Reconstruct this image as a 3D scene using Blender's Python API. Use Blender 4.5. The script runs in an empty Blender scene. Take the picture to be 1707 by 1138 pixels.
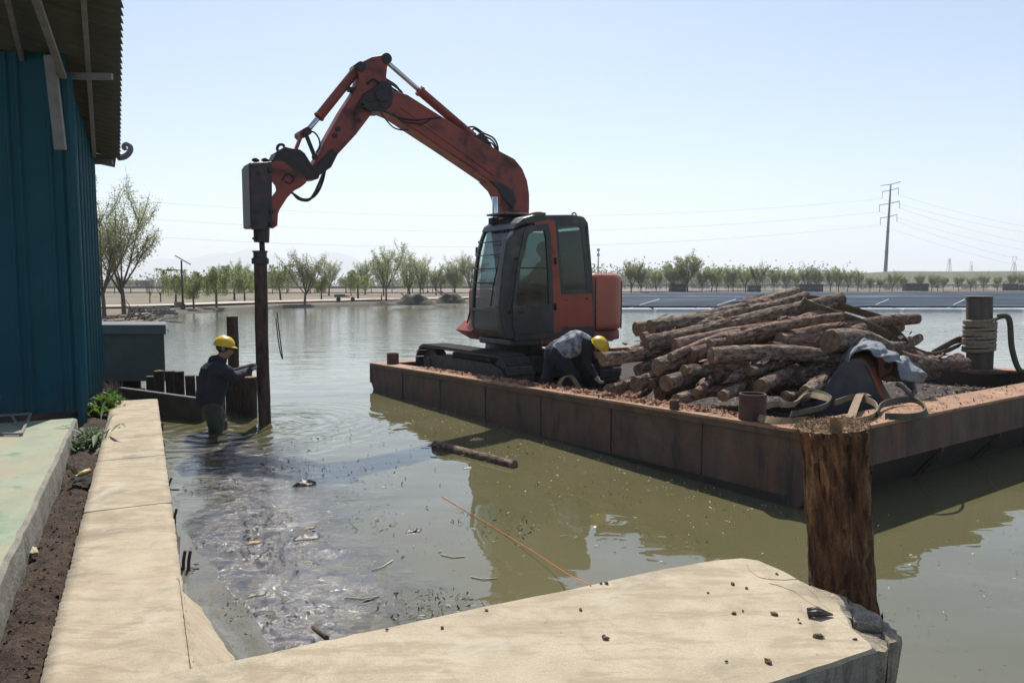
import bpy, bmesh, math, random
from mathutils import Vector, Matrix, noise
V = Vector
R = math.radians
random.seed(11)
scene = bpy.context.scene
COL = scene.collection

# ------------------------------------------------------------------ camera, sky, sun, exposure
CAM_Z = 1.9
F_PX = 1230.0                       # focal length in photo pixels (photo 1707 wide)
PITCH = math.atan(96 / F_PX)        # looking slightly down
cam = bpy.data.cameras.new('camera')
cam.sensor_width = 36.0
cam.lens = F_PX / 1707 * 36
cam.clip_start = 0.05
cam.clip_end = 20000
camo = bpy.data.objects.new('camera', cam)
COL.objects.link(camo)
camo.location = (0, 0, CAM_Z)
camo.rotation_euler = (math.pi / 2 - PITCH, 0, 0)
scene.camera = camo

SUN_EL, SUN_AZ = 52.0, -4.0         # azimuth from +Y, negative is to the left
w = bpy.data.worlds.new('World')
scene.world = w
w.use_nodes = True
nt = w.node_tree
sky = nt.nodes.new('ShaderNodeTexSky')
sky.sky_type = 'NISHITA'
sky.sun_disc = False
sky.sun_elevation = R(SUN_EL)
sky.sun_rotation = R(SUN_AZ)
sky.altitude = 300
sky.air_density = 1.0
sky.dust_density = 0.8
sky.ozone_density = 1.2
nt.nodes['Background'].inputs['Strength'].default_value = 0.104
nt.links.new(sky.outputs[0], nt.nodes['Background'].inputs['Color'])

sun = bpy.data.lights.new('sun', 'SUN')
sun.energy = 4.9
sun.angle = R(0.53)
sun.color = (1.0, 0.955, 0.88)
suno = bpy.data.objects.new('sun', sun)
COL.objects.link(suno)
sd = V((math.sin(R(SUN_AZ)) * math.cos(R(SUN_EL)), math.cos(R(SUN_AZ)) * math.cos(R(SUN_EL)), math.sin(R(SUN_EL))))
suno.rotation_euler = sd.to_track_quat('Z', 'Y').to_euler()
suno.location = sd * 60

scene.view_settings.view_transform = 'Standard'
scene.view_settings.look = 'None'
scene.view_settings.exposure = 0.38
scene.view_settings.gamma = 1.0
scene.view_settings.use_curve_mapping = False
scene.cycles.volume_bounces = 1
scene.cycles.max_bounces = 8
scene.cycles.transparent_max_bounces = 12
scene.cycles.use_denoising = True

# ------------------------------------------------------------------ measuring: photo pixel -> place
def ray(px, py):
    u = (px - 853.5) / F_PX
    v = (569 - py) / F_PX
    return V((u, math.cos(PITCH) + v * math.sin(PITCH), -math.sin(PITCH) + v * math.cos(PITCH)))
CAMP = V((0, 0, CAM_Z))
def G(px, py, z=0.0):
    d = ray(px, py)
    return CAMP + d * ((z - CAM_Z) / d.z)
def D(px, py, Y):
    d = ray(px, py)
    return CAMP + d * (Y / d.y)

# ------------------------------------------------------------------ materials
def nodes_of(m):
    m.use_nodes = True
    n = m.node_tree.nodes
    return m.node_tree, n, n['Principled BSDF']
def lk(t, a, b):
    t.links.new(a, b)
def mixc(t, fac, a, b):
    m = t.nodes.new('ShaderNodeMix')
    m.data_type = 'RGBA'
    for sock, val in ((m.inputs[0], fac), (m.inputs[6], a), (m.inputs[7], b)):
        if hasattr(val, 'is_linked'):
            t.links.new(val, sock)
        elif isinstance(val, (int, float)):
            sock.default_value = val
        else:
            sock.default_value = (*val[:3], 1)
    return m.outputs[2]
def ramp(t, src, a, b, lo=0.0, hi=1.0):
    r = t.nodes.new('ShaderNodeMapRange')
    r.interpolation_type = 'SMOOTHSTEP'
    t.links.new(src, r.inputs[0])
    r.inputs[1].default_value = a
    r.inputs[2].default_value = b
    r.inputs[3].default_value = lo
    r.inputs[4].default_value = hi
    return r.outputs[0]
def math_n(t, op, a, b=None):
    m = t.nodes.new('ShaderNodeMath')
    m.operation = op
    for i, x in enumerate((a, b)):
        if x is None:
            continue
        if hasattr(x, 'is_linked'):
            t.links.new(x, m.inputs[i])
        else:
            m.inputs[i].default_value = x
    return m.outputs[0]
def tnoise(t, vec, scale, detail=5, rough=0.55, stretch=None, dist=0.0):
    if stretch:
        mp = t.nodes.new('ShaderNodeMapping')
        mp.inputs['Scale'].default_value = stretch
        t.links.new(vec, mp.inputs[0])
        vec = mp.outputs[0]
    n = t.nodes.new('ShaderNodeTexNoise')
    n.inputs['Scale'].default_value = scale
    n.inputs['Detail'].default_value = detail
    n.inputs['Roughness'].default_value = rough
    n.inputs['Distortion'].default_value = dist
    t.links.new(vec, n.inputs['Vector'])
    return n.outputs['Fac']
MATS = {}
def pm(name, c1, c2, scale=6, rough=0.75, bump=0.3, bscale=None, bdist=0.01, metal=0.0, stretch=None,
       c3=None, s3=3.0, t3=(0.55, 0.68), rough3=None, coord='Object', spec=0.5, detail=6, streak=None, rnd=0.0, coat=0.0, grain=0.0, gscale=150):
    """procedural surface: two-tone noise, optional third patch colour (wear, rust, mud), bump"""
    m = bpy.data.materials.new(name)
    t, n, b = nodes_of(m)
    tc = n.new('ShaderNodeTexCoord')
    vec = tc.outputs[coord]
    if rnd:
        oi = n.new('ShaderNodeObjectInfo')
        va = n.new('ShaderNodeVectorMath'); va.operation = 'SCALE'
        va.inputs[0].default_value = (37, 11, 23)
        lk(t, oi.outputs['Random'], va.inputs['Scale'])
        vb = n.new('ShaderNodeVectorMath'); vb.operation = 'ADD'
        lk(t, vec, vb.inputs[0]); lk(t, va.outputs[0], vb.inputs[1])
        vec = vb.outputs[0]
    f = tnoise(t, vec, scale, detail, 0.6, stretch)
    col = mixc(t, ramp(t, f, 0.33, 0.67), c1, c2)
    rg = None
    if c3 is not None:
        g = tnoise(t, vec, s3, 7, 0.62, streak or stretch, 0.4)
        k = ramp(t, g, *t3)
        col = mixc(t, k, col, c3)
        if rough3 is not None:
            rg = math_n(t, 'ADD', math_n(t, 'MULTIPLY', k, rough3 - rough), rough)
    if rnd:
        hs = n.new('ShaderNodeHueSaturation')
        lk(t, col, hs.inputs['Color'])
        lk(t, math_n(t, 'ADD', math_n(t, 'MULTIPLY', oi.outputs['Random'], rnd), 1 - rnd / 2), hs.inputs['Value'])
        col = hs.outputs[0]
    if grain:
        gn = tnoise(t, vec, gscale, 4, 0.8)
        gh = n.new('ShaderNodeHueSaturation')
        lk(t, col, gh.inputs['Color'])
        lk(t, ramp(t, gn, 0.3, 0.7, 1 - grain, 1 + grain * 0.7), gh.inputs['Value'])
        col = gh.outputs[0]
    lk(t, col, b.inputs['Base Color'])
    b.inputs['Roughness'].default_value = rough
    if rg is not None:
        lk(t, rg, b.inputs['Roughness'])
    b.inputs['Metallic'].default_value = metal
    b.inputs['Specular IOR Level'].default_value = spec
    b.inputs['Coat Weight'].default_value = coat
    if bump:
        h = tnoise(t, vec, bscale or scale * 4, 6, 0.65, stretch)
        bp = n.new('ShaderNodeBump')
        bp.inputs['Strength'].default_value = bump
        bp.inputs['Distance'].default_value = bdist
        lk(t, h, bp.inputs['Height'])
        lk(t, bp.outputs[0], b.inputs['Normal'])
    MATS[name] = m
    return m

def glass_mat(name, tint, refl=0.12):
    m = bpy.data.materials.new(name)
    t, n, b = nodes_of(m)
    n.remove(b)
    out = n['Material Output']
    tr = n.new('ShaderNodeBsdfTransparent'); tr.inputs[0].default_value = (*tint, 1)
    gl = n.new('ShaderNodeBsdfGlossy'); gl.inputs['Roughness'].default_value = 0.03
    fr = n.new('ShaderNodeFresnel'); fr.inputs[0].default_value = 1.5
    mx = n.new('ShaderNodeMixShader')
    tc = n.new('ShaderNodeTexCoord')
    dirt = tnoise(t, tc.outputs['Object'], 5, 6, 0.6)
    df = n.new('ShaderNodeBsdfDiffuse'); df.inputs[0].default_value = (0.3, 0.3, 0.27, 1)
    mx2 = n.new('ShaderNodeMixShader')
    lk(t, ramp(t, dirt, 0.3, 0.8, 0.02, 0.16), mx2.inputs[0])
    lk(t, fr.outputs[0], mx.inputs[0]); lk(t, tr.outputs[0], mx.inputs[1]); lk(t, gl.outputs[0], mx.inputs[2])
    lk(t, mx.outputs[0], mx2.inputs[1]); lk(t, df.outputs[0], mx2.inputs[2])
    lk(t, mx2.outputs[0], out.inputs[0])
    return m

def leaf_mat(name, c1, c2, scale=0.9):
    m = bpy.data.materials.new(name)
    t, n, b = nodes_of(m)
    out = n['Material Output']
    tc = n.new('ShaderNodeTexCoord')
    oi = n.new('ShaderNodeObjectInfo')
    f = tnoise(t, tc.outputs['Object'], scale, 4)
    col = mixc(t, ramp(t, f, 0.35, 0.65), c1, c2)
    hs = n.new('ShaderNodeHueSaturation')
    lk(t, col, hs.inputs['Color'])
    lk(t, math_n(t, 'ADD', math_n(t, 'MULTIPLY', oi.outputs['Random'], 0.5), 0.75), hs.inputs['Value'])
    lk(t, math_n(t, 'ADD', math_n(t, 'MULTIPLY', oi.outputs['Random'], 0.03), 0.485), hs.inputs['Hue'])
    lk(t, hs.outputs[0], b.inputs['Base Color'])
    b.inputs['Roughness'].default_value = 0.6
    tr = n.new('ShaderNodeBsdfTranslucent')
    lk(t, hs.outputs[0], tr.inputs[0])
    mx = n.new('ShaderNodeMixShader'); mx.inputs[0].default_value = 0.5
    lk(t, b.outputs[0], mx.inputs[1]); lk(t, tr.outputs[0], mx.inputs[2])
    lk(t, mx.outputs[0], out.inputs[0])
    return m

M = {}
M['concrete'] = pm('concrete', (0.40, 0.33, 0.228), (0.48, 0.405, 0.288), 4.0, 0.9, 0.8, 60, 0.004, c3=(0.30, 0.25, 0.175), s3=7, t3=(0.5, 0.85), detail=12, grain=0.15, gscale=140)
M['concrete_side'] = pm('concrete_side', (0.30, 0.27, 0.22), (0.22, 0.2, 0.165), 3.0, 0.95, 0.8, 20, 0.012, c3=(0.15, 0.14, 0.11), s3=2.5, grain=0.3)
M['concrete_broken'] = pm('concrete_broken', (0.42, 0.35, 0.26), (0.24, 0.2, 0.15), 16, 0.95, 1.0, 40, 0.02, grain=0.4, gscale=90)
M['green_floor'] = pm('green_floor', (0.33, 0.345, 0.245), (0.25, 0.295, 0.215), 3.5, 0.85, 0.4, 40, 0.004, c3=(0.13, 0.26, 0.17), s3=2.6, t3=(0.52, 0.66), detail=10, grain=0.15)
M['soil'] = pm('soil', (0.105, 0.066, 0.043), (0.040, 0.025, 0.017), 14, 0.95, 1.0, 55, 0.03, grain=0.5, gscale=60)
M['land'] = pm('land', (0.22, 0.155, 0.115), (0.16, 0.125, 0.085), 0.06, 0.95, 0.6, 3, 0.05, c3=(0.10, 0.115, 0.045), s3=0.03, t3=(0.5, 0.62))
M['clod'] = pm('clod', (0.15, 0.105, 0.065), (0.09, 0.06, 0.038), 40, 0.95, 0.6)
M['kerb_shade_tone'] = pm('kerb_shade_tone', (0.075, 0.068, 0.055), (0.05, 0.046, 0.038), 5, 0.6, 0.5, 25, 0.006)  # dark colour paints in the shade on the cross kerb's face
M['slime'] = pm('slime', (0.020, 0.020, 0.013), (0.035, 0.030, 0.02), 9, 0.35, 0.5, 30, 0.006)
M['mud_bank'] = pm('mud_bank', (0.075, 0.06, 0.04), (0.05, 0.05, 0.03), 0.8, 0.9, 0.6, 5, 0.03)
M['pale_path'] = pm('pale_path', (0.55, 0.50, 0.42), (0.48, 0.44, 0.37), 1, 0.9, 0.1)
M['road'] = pm('road', (0.16, 0.17, 0.20), (0.20, 0.20, 0.22), 0.4, 0.85, 0.1)
M['blue_sheet'] = pm('blue_sheet', (0.002, 0.076, 0.108), (0.0015, 0.064, 0.092), 1.5, 0.5, 0.05, 8, 0.01, c3=(0.012, 0.060, 0.078), s3=2.0, streak=(6, 6, 0.6), t3=(0.55, 0.75), spec=0.18)
M['roof_sheet'] = pm('roof_sheet', (0.065, 0.066, 0.052), (0.085, 0.084, 0.068), 2, 0.8, 0.2, 18, 0.006, c3=(0.05, 0.042, 0.032), s3=1.5)
M['grey_steel'] = pm('grey_steel', (0.16, 0.15, 0.145), (0.21, 0.2, 0.195), 5, 0.55, 0.1, c3=(0.18, 0.12, 0.08), s3=4, t3=(0.6, 0.75))
M['grey_render'] = pm('grey_render', (0.105, 0.112, 0.108), (0.13, 0.136, 0.13), 3, 0.9, 0.4, 30, 0.006, c3=(0.10, 0.10, 0.085), s3=2)
M['grey_cap'] = pm('grey_cap', (0.14, 0.146, 0.148), (0.17, 0.176, 0.178), 3, 0.85, 0.3, 30, 0.005)
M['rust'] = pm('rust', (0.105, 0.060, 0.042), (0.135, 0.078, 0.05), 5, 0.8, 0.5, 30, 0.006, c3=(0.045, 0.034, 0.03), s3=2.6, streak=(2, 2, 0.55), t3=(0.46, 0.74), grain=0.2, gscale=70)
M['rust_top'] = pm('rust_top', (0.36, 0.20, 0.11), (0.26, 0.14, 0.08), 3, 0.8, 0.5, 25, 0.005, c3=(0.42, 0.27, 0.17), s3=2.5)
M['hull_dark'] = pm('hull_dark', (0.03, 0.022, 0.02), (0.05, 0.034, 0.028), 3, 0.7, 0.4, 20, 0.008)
M['orange'] = pm('orange', (0.36, 0.068, 0.033), (0.28, 0.056, 0.03), 3, 0.45, 0.1, 40, 0.003, c3=(0.15, 0.05, 0.03), s3=3.2, t3=(0.57, 0.72), rough3=0.7)
M['boom_red'] = pm('boom_red', (0.30, 0.055, 0.032), (0.22, 0.045, 0.03), 3, 0.5, 0.12, 40, 0.003, c3=(0.06, 0.026, 0.024), s3=3.0, t3=(0.48, 0.72), rough3=0.75)
M['counter_orange'] = pm('counter_orange', (0.46, 0.115, 0.062), (0.38, 0.098, 0.055), 2, 0.4, 0.06, 40, 0.003, c3=(0.35, 0.08, 0.04), s3=5, t3=(0.6, 0.75))
M['grease'] = pm('grease', (0.018, 0.014, 0.016), (0.034, 0.022, 0.022), 9, 0.55, 0.5, 30, 0.006)
M['dark_steel'] = pm('dark_steel', (0.028, 0.024, 0.030), (0.045, 0.035, 0.04), 6, 0.5, 0.3, 30, 0.005, c3=(0.10, 0.032, 0.028), s3=5, t3=(0.5, 0.66))
M['cab_grey'] = pm('cab_grey', (0.030, 0.034, 0.034), (0.042, 0.045, 0.045), 4, 0.42, 0.06, c3=(0.10, 0.09, 0.075), s3=4, t3=(0.5, 0.78), grain=0.2)
M['rubber'] = pm('rubber', (0.012, 0.012, 0.013), (0.022, 0.022, 0.022), 8, 0.6, 0.2)
M['track'] = pm('track', (0.035, 0.033, 0.034), (0.07, 0.062, 0.058), 9, 0.6, 0.4, 30, 0.006)
M['chrome'] = pm('chrome', (0.6, 0.62, 0.64), (0.5, 0.52, 0.54), 4, 0.18, 0.0, metal=1.0)
M['letter'] = pm('letter', (0.01, 0.01, 0.012), (0.015, 0.015, 0.016), 4, 0.4, 0)
M['glass'] = glass_mat('glass', (0.50, 0.60, 0.57))
M['glass_dark'] = glass_mat('glass_dark', (0.42, 0.52, 0.54))
M['bark'] = pm('bark', (0.32, 0.225, 0.155), (0.07, 0.044, 0.033), 30, 0.95, 1.0, 42, 0.03, stretch=(0.45, 1, 1), c3=(0.48, 0.37, 0.27), s3=17, t3=(0.55, 0.68), rnd=0.6, detail=9)
M['bark_red'] = pm('bark_red', (0.32, 0.195, 0.135), (0.08, 0.042, 0.033), 30, 0.95, 1.0, 42, 0.03, stretch=(0.45, 1, 1), c3=(0.40, 0.28, 0.21), s3=15, t3=(0.54, 0.68), rnd=0.6, detail=9)
M['cut_wood'] = pm('cut_wood', (0.25, 0.165, 0.10), (0.13, 0.08, 0.05), 16, 0.9, 0.5, 40, 0.008, rnd=0.5)
M['wet_wood'] = pm('wet_wood', (0.045, 0.032, 0.026), (0.075, 0.05, 0.038), 10, 0.55, 0.9, 26, 0.03, stretch=(0.25, 1, 1), rnd=0.5)
M['post_bark'] = pm('post_bark', (0.26, 0.115, 0.048), (0.050, 0.022, 0.013), 24, 0.92, 1.0, 60, 0.04, stretch=(1, 1, 0.22), c3=(0.33, 0.185, 0.085), s3=15, t3=(0.52, 0.64), detail=12, grain=0.35, gscale=120)
M['fibre'] = pm('fibre', (0.27, 0.17, 0.085), (0.16, 0.095, 0.05), 26, 0.9, 0.3)
M['chip'] = pm('chip', (0.40, 0.22, 0.13), (0.25, 0.12, 0.07), 30, 0.9, 0.2)
M['strap_worn'] = pm('strap_worn', (0.15, 0.115, 0.075), (0.10, 0.08, 0.052), 12, 0.9, 0.5, 60, 0.004)
M['strap'] = pm('strap', (0.30, 0.215, 0.125), (0.22, 0.155, 0.09), 12, 0.9, 0.5, 60, 0.004, c3=(0.12, 0.10, 0.07), s3=4, t3=(0.5, 0.7))
M['strap_dark'] = pm('strap_dark', (0.10, 0.10, 0.065), (0.07, 0.065, 0.045), 12, 0.9, 0.5, 60, 0.004)
M['rope'] = pm('rope', (0.30, 0.25, 0.17), (0.2, 0.165, 0.11), 30, 0.95, 0.6, 80, 0.006)
M['rust_dark'] = pm('rust_dark', (0.11, 0.055, 0.04), (0.06, 0.034, 0.028), 8, 0.85, 0.6, 30, 0.008)
M['weathered'] = pm('weathered', (0.12, 0.10, 0.08), (0.065, 0.054, 0.044), 7, 0.9, 0.8, 24, 0.02, stretch=(1, 1, 0.2))
M['plate'] = pm('plate', (0.04, 0.042, 0.048), (0.07, 0.068, 0.072), 5, 0.55, 0.3, 25, 0.005, c3=(0.10, 0.06, 0.05), s3=2.4)
M['bucket_red'] = pm('bucket_red', (0.34, 0.10, 0.05), (0.13, 0.06, 0.045), 4, 0.65, 0.4, 25, 0.006, c3=(0.10, 0.07, 0.06), s3=3, t3=(0.45, 0.6))
M['sack'] = pm('sack', (0.27, 0.285, 0.30), (0.16, 0.18, 0.20), 7, 0.85, 0.7, 26, 0.02, c3=(0.14, 0.145, 0.15), s3=6, t3=(0.5, 0.75))
M['navy'] = pm('navy', (0.011, 0.013, 0.022), (0.018, 0.020, 0.030), 9, 0.85, 0.4, 18, 0.012)
M['wader'] = pm('wader', (0.028, 0.034, 0.026), (0.042, 0.05, 0.038), 8, 0.55, 0.4, 18, 0.01)
M['grey_cloth'] = pm('grey_cloth', (0.32, 0.34, 0.37), (0.05, 0.055, 0.065), 11, 0.9, 0.5, 20, 0.012, stretch=(1, 0.3, 1))
M['skin'] = pm('skin', (0.30, 0.17, 0.11), (0.26, 0.145, 0.095), 12, 0.6, 0.1)
M['glove'] = pm('glove', (0.42, 0.42, 0.40), (0.3, 0.3, 0.29), 14, 0.9, 0.3)
M['hair'] = pm('hair', (0.012, 0.010, 0.009), (0.02, 0.017, 0.015), 30, 0.6, 0.3)
M['helmet'] = pm('helmet', (0.72, 0.47, 0.02), (0.66, 0.42, 0.018), 4, 0.35, 0.03, c3=(0.42, 0.28, 0.04), s3=6, t3=(0.6, 0.8))
M['rebar'] = pm('rebar', (0.05, 0.032, 0.025), (0.085, 0.05, 0.036), 20, 0.8, 0.5, 60, 0.005)
M['weed'] = leaf_mat('weed', (0.07, 0.16, 0.025), (0.13, 0.24, 0.035), 5)
M['weed_pale'] = leaf_mat('weed_pale', (0.10, 0.16, 0.07), (0.20, 0.25, 0.15), 7)
M['willow'] = leaf_mat('willow', (0.36, 0.40, 0.15), (0.27, 0.32, 0.13))
M['spring'] = leaf_mat('spring', (0.34, 0.355, 0.18), (0.26, 0.28, 0.15))
M['haze_leaf'] = leaf_mat('haze_leaf', (0.24, 0.26, 0.16), (0.18, 0.20, 0.13), 0.2)
M['twig'] = pm('twig', (0.085, 0.065, 0.05), (0.12, 0.095, 0.07), 6, 0.9, 0.5, 20, 0.02)
M['trunk_red'] = pm('trunk_red', (0.11, 0.06, 0.045), (0.075, 0.045, 0.035), 6, 0.9, 0.5, 20, 0.02)
M['pole_dark'] = pm('pole_dark', (0.03, 0.035, 0.04), (0.04, 0.045, 0.05), 6, 0.5, 0)
M['pylon'] = pm('pylon', (0.10, 0.11, 0.13), (0.13, 0.14, 0.16), 0.5, 0.6, 0)
M['wire'] = pm('wire', (0.05, 0.055, 0.065), (0.06, 0.065, 0.075), 0.5, 0.5, 0)
M['stone'] = pm('stone', (0.20, 0.195, 0.18), (0.13, 0.13, 0.115), 3, 0.9, 0.6, 12, 0.02, rnd=0.5)
M['panel'] = pm('panel', (0.03, 0.042, 0.06), (0.055, 0.07, 0.095), 0.9, 0.8, 0.3, 2, 0.02, stretch=(0.12, 1, 1), c3=(0.11, 0.135, 0.165), s3=0.9, t3=(0.5, 0.7), rnd=0.9, spec=0.05)
M['float'] = pm('float', (0.75, 0.76, 0.76), (0.6, 0.62, 0.62), 1, 0.5, 0)
M['bale'] = pm('bale', (0.02, 0.022, 0.026), (0.035, 0.036, 0.04), 1.4, 0.8, 0.6, 5, 0.05)
M['white_wall'] = pm('white_wall', (0.6, 0.6, 0.58), (0.5, 0.5, 0.48), 0.3, 0.9, 0.1)
M['grey_roof'] = pm('grey_roof', (0.16, 0.15, 0.15), (0.22, 0.2, 0.2), 0.3, 0.9, 0.1)
M['brick_far'] = pm('brick_far', (0.30, 0.17, 0.13), (0.24, 0.14, 0.11), 0.3, 0.9, 0.1)
M['window_far'] = pm('window_far', (0.03, 0.035, 0.04), (0.05, 0.055, 0.06), 1, 0.2, 0)
M['hill'] = pm('hill', (0.09, 0.10, 0.085), (0.13, 0.125, 0.10), 0.004, 0.95, 0.0)
M['embank'] = pm('embank', (0.15, 0.14, 0.10), (0.11, 0.12, 0.075), 0.05, 0.95, 0.4, 1, 0.1, c3=(0.20, 0.17, 0.14), s3=0.04)
M['bottle'] = pm('bottle', (0.62, 0.42, 0.09), (0.55, 0.36, 0.07), 5, 0.25, 0.05)
M['bottle_label'] = pm('bottle_label', (0.72, 0.62, 0.34), (0.6, 0.5, 0.24), 9, 0.5, 0.05)
M['orange_string'] = pm('orange_string', (0.75, 0.14, 0.03), (0.7, 0.12, 0.03), 9, 0.7, 0)
M['debris'] = pm('debris', (0.035, 0.026, 0.022), (0.06, 0.042, 0.034), 20, 0.4, 0.5, 40, 0.01)
M['pale_chip'] = pm('pale_chip', (0.52, 0.36, 0.2), (0.42, 0.28, 0.15), 20, 0.7, 0.2)
M['foam'] = pm('foam', (0.62, 0.60, 0.52), (0.5, 0.48, 0.42), 20, 0.7, 0.2)
M['black_cloth'] = pm('black_cloth', (0.012, 0.013, 0.018), (0.02, 0.022, 0.028), 9, 0.9, 0.4)
M['seat'] = pm('seat', (0.02, 0.02, 0.022), (0.03, 0.03, 0.032), 9, 0.8, 0.2)
M['teal_paint'] = pm('teal_paint', (0.02, 0.10, 0.085), (0.03, 0.12, 0.10), 5, 0.5, 0.1)

# ------------------------------------------------------------------ mesh builder
def stain(mname, col, scale, lo, hi, amount, stretch=None, zfade=None):
    """lay an irregular stain of its own colour over a finished material"""
    m = M[mname]; t = m.node_tree; b = t.nodes['Principled BSDF']
    src = b.inputs['Base Color'].links[0].from_socket
    tc = t.nodes.new('ShaderNodeTexCoord')
    f = tnoise(t, tc.outputs['Object'], scale, 9, 0.68, stretch, 0.6)
    k = ramp(t, f, lo, hi, 0, amount)
    if zfade:
        sx = t.nodes.new('ShaderNodeSeparateXYZ'); lk(t, tc.outputs['Object'], sx.inputs[0])
        k = math_n(t, 'MULTIPLY', k, ramp(t, sx.outputs[2], zfade[1], zfade[0]))
    t.links.new(mixc(t, k, src, col), b.inputs['Base Color'])
stain('concrete', (0.20, 0.16, 0.11), 1.7, 0.50, 0.68, 0.7)
stain('concrete', (0.30, 0.235, 0.15), 5, 0.48, 0.60, 0.6, (0.5, 2.2, 1))
stain('concrete', (0.50, 0.45, 0.36), 2.6, 0.55, 0.68, 0.6)
stain('concrete', (0.40, 0.27, 0.19), 1.1, 0.58, 0.72, 0.4)
stain('concrete', (0.13, 0.105, 0.08), 30, 0.66, 0.72, 0.8)
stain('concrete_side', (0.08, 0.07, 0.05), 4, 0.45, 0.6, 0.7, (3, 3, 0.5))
stain('green_floor', (0.36, 0.29, 0.19), 1.4, 0.5, 0.62, 0.6)
stain('green_floor', (0.20, 0.18, 0.13), 6, 0.6, 0.7, 0.6)
stain('blue_sheet', (0.10, 0.085, 0.06), 5, 0.35, 0.75, 0.8, None, (0.2, 0.75))
stain('blue_sheet', (0.02, 0.03, 0.03), 3, 0.55, 0.72, 0.6, (5, 5, 0.35))
stain('rust', (0.19, 0.085, 0.045), 2.2, 0.55, 0.68, 0.7, (1.5, 1.5, 0.6))
stain('rust', (0.15, 0.115, 0.09), 1.6, 0.52, 0.72, 0.5, (1, 1, 0.8))
stain('rust_top', (0.16, 0.085, 0.055), 7, 0.5, 0.64, 0.7)
stain('boom_red', (0.035, 0.02, 0.018), 9, 0.60, 0.72, 0.7)
stain('counter_orange', (0.20, 0.10, 0.07), 12, 0.62, 0.72, 0.6)

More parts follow.
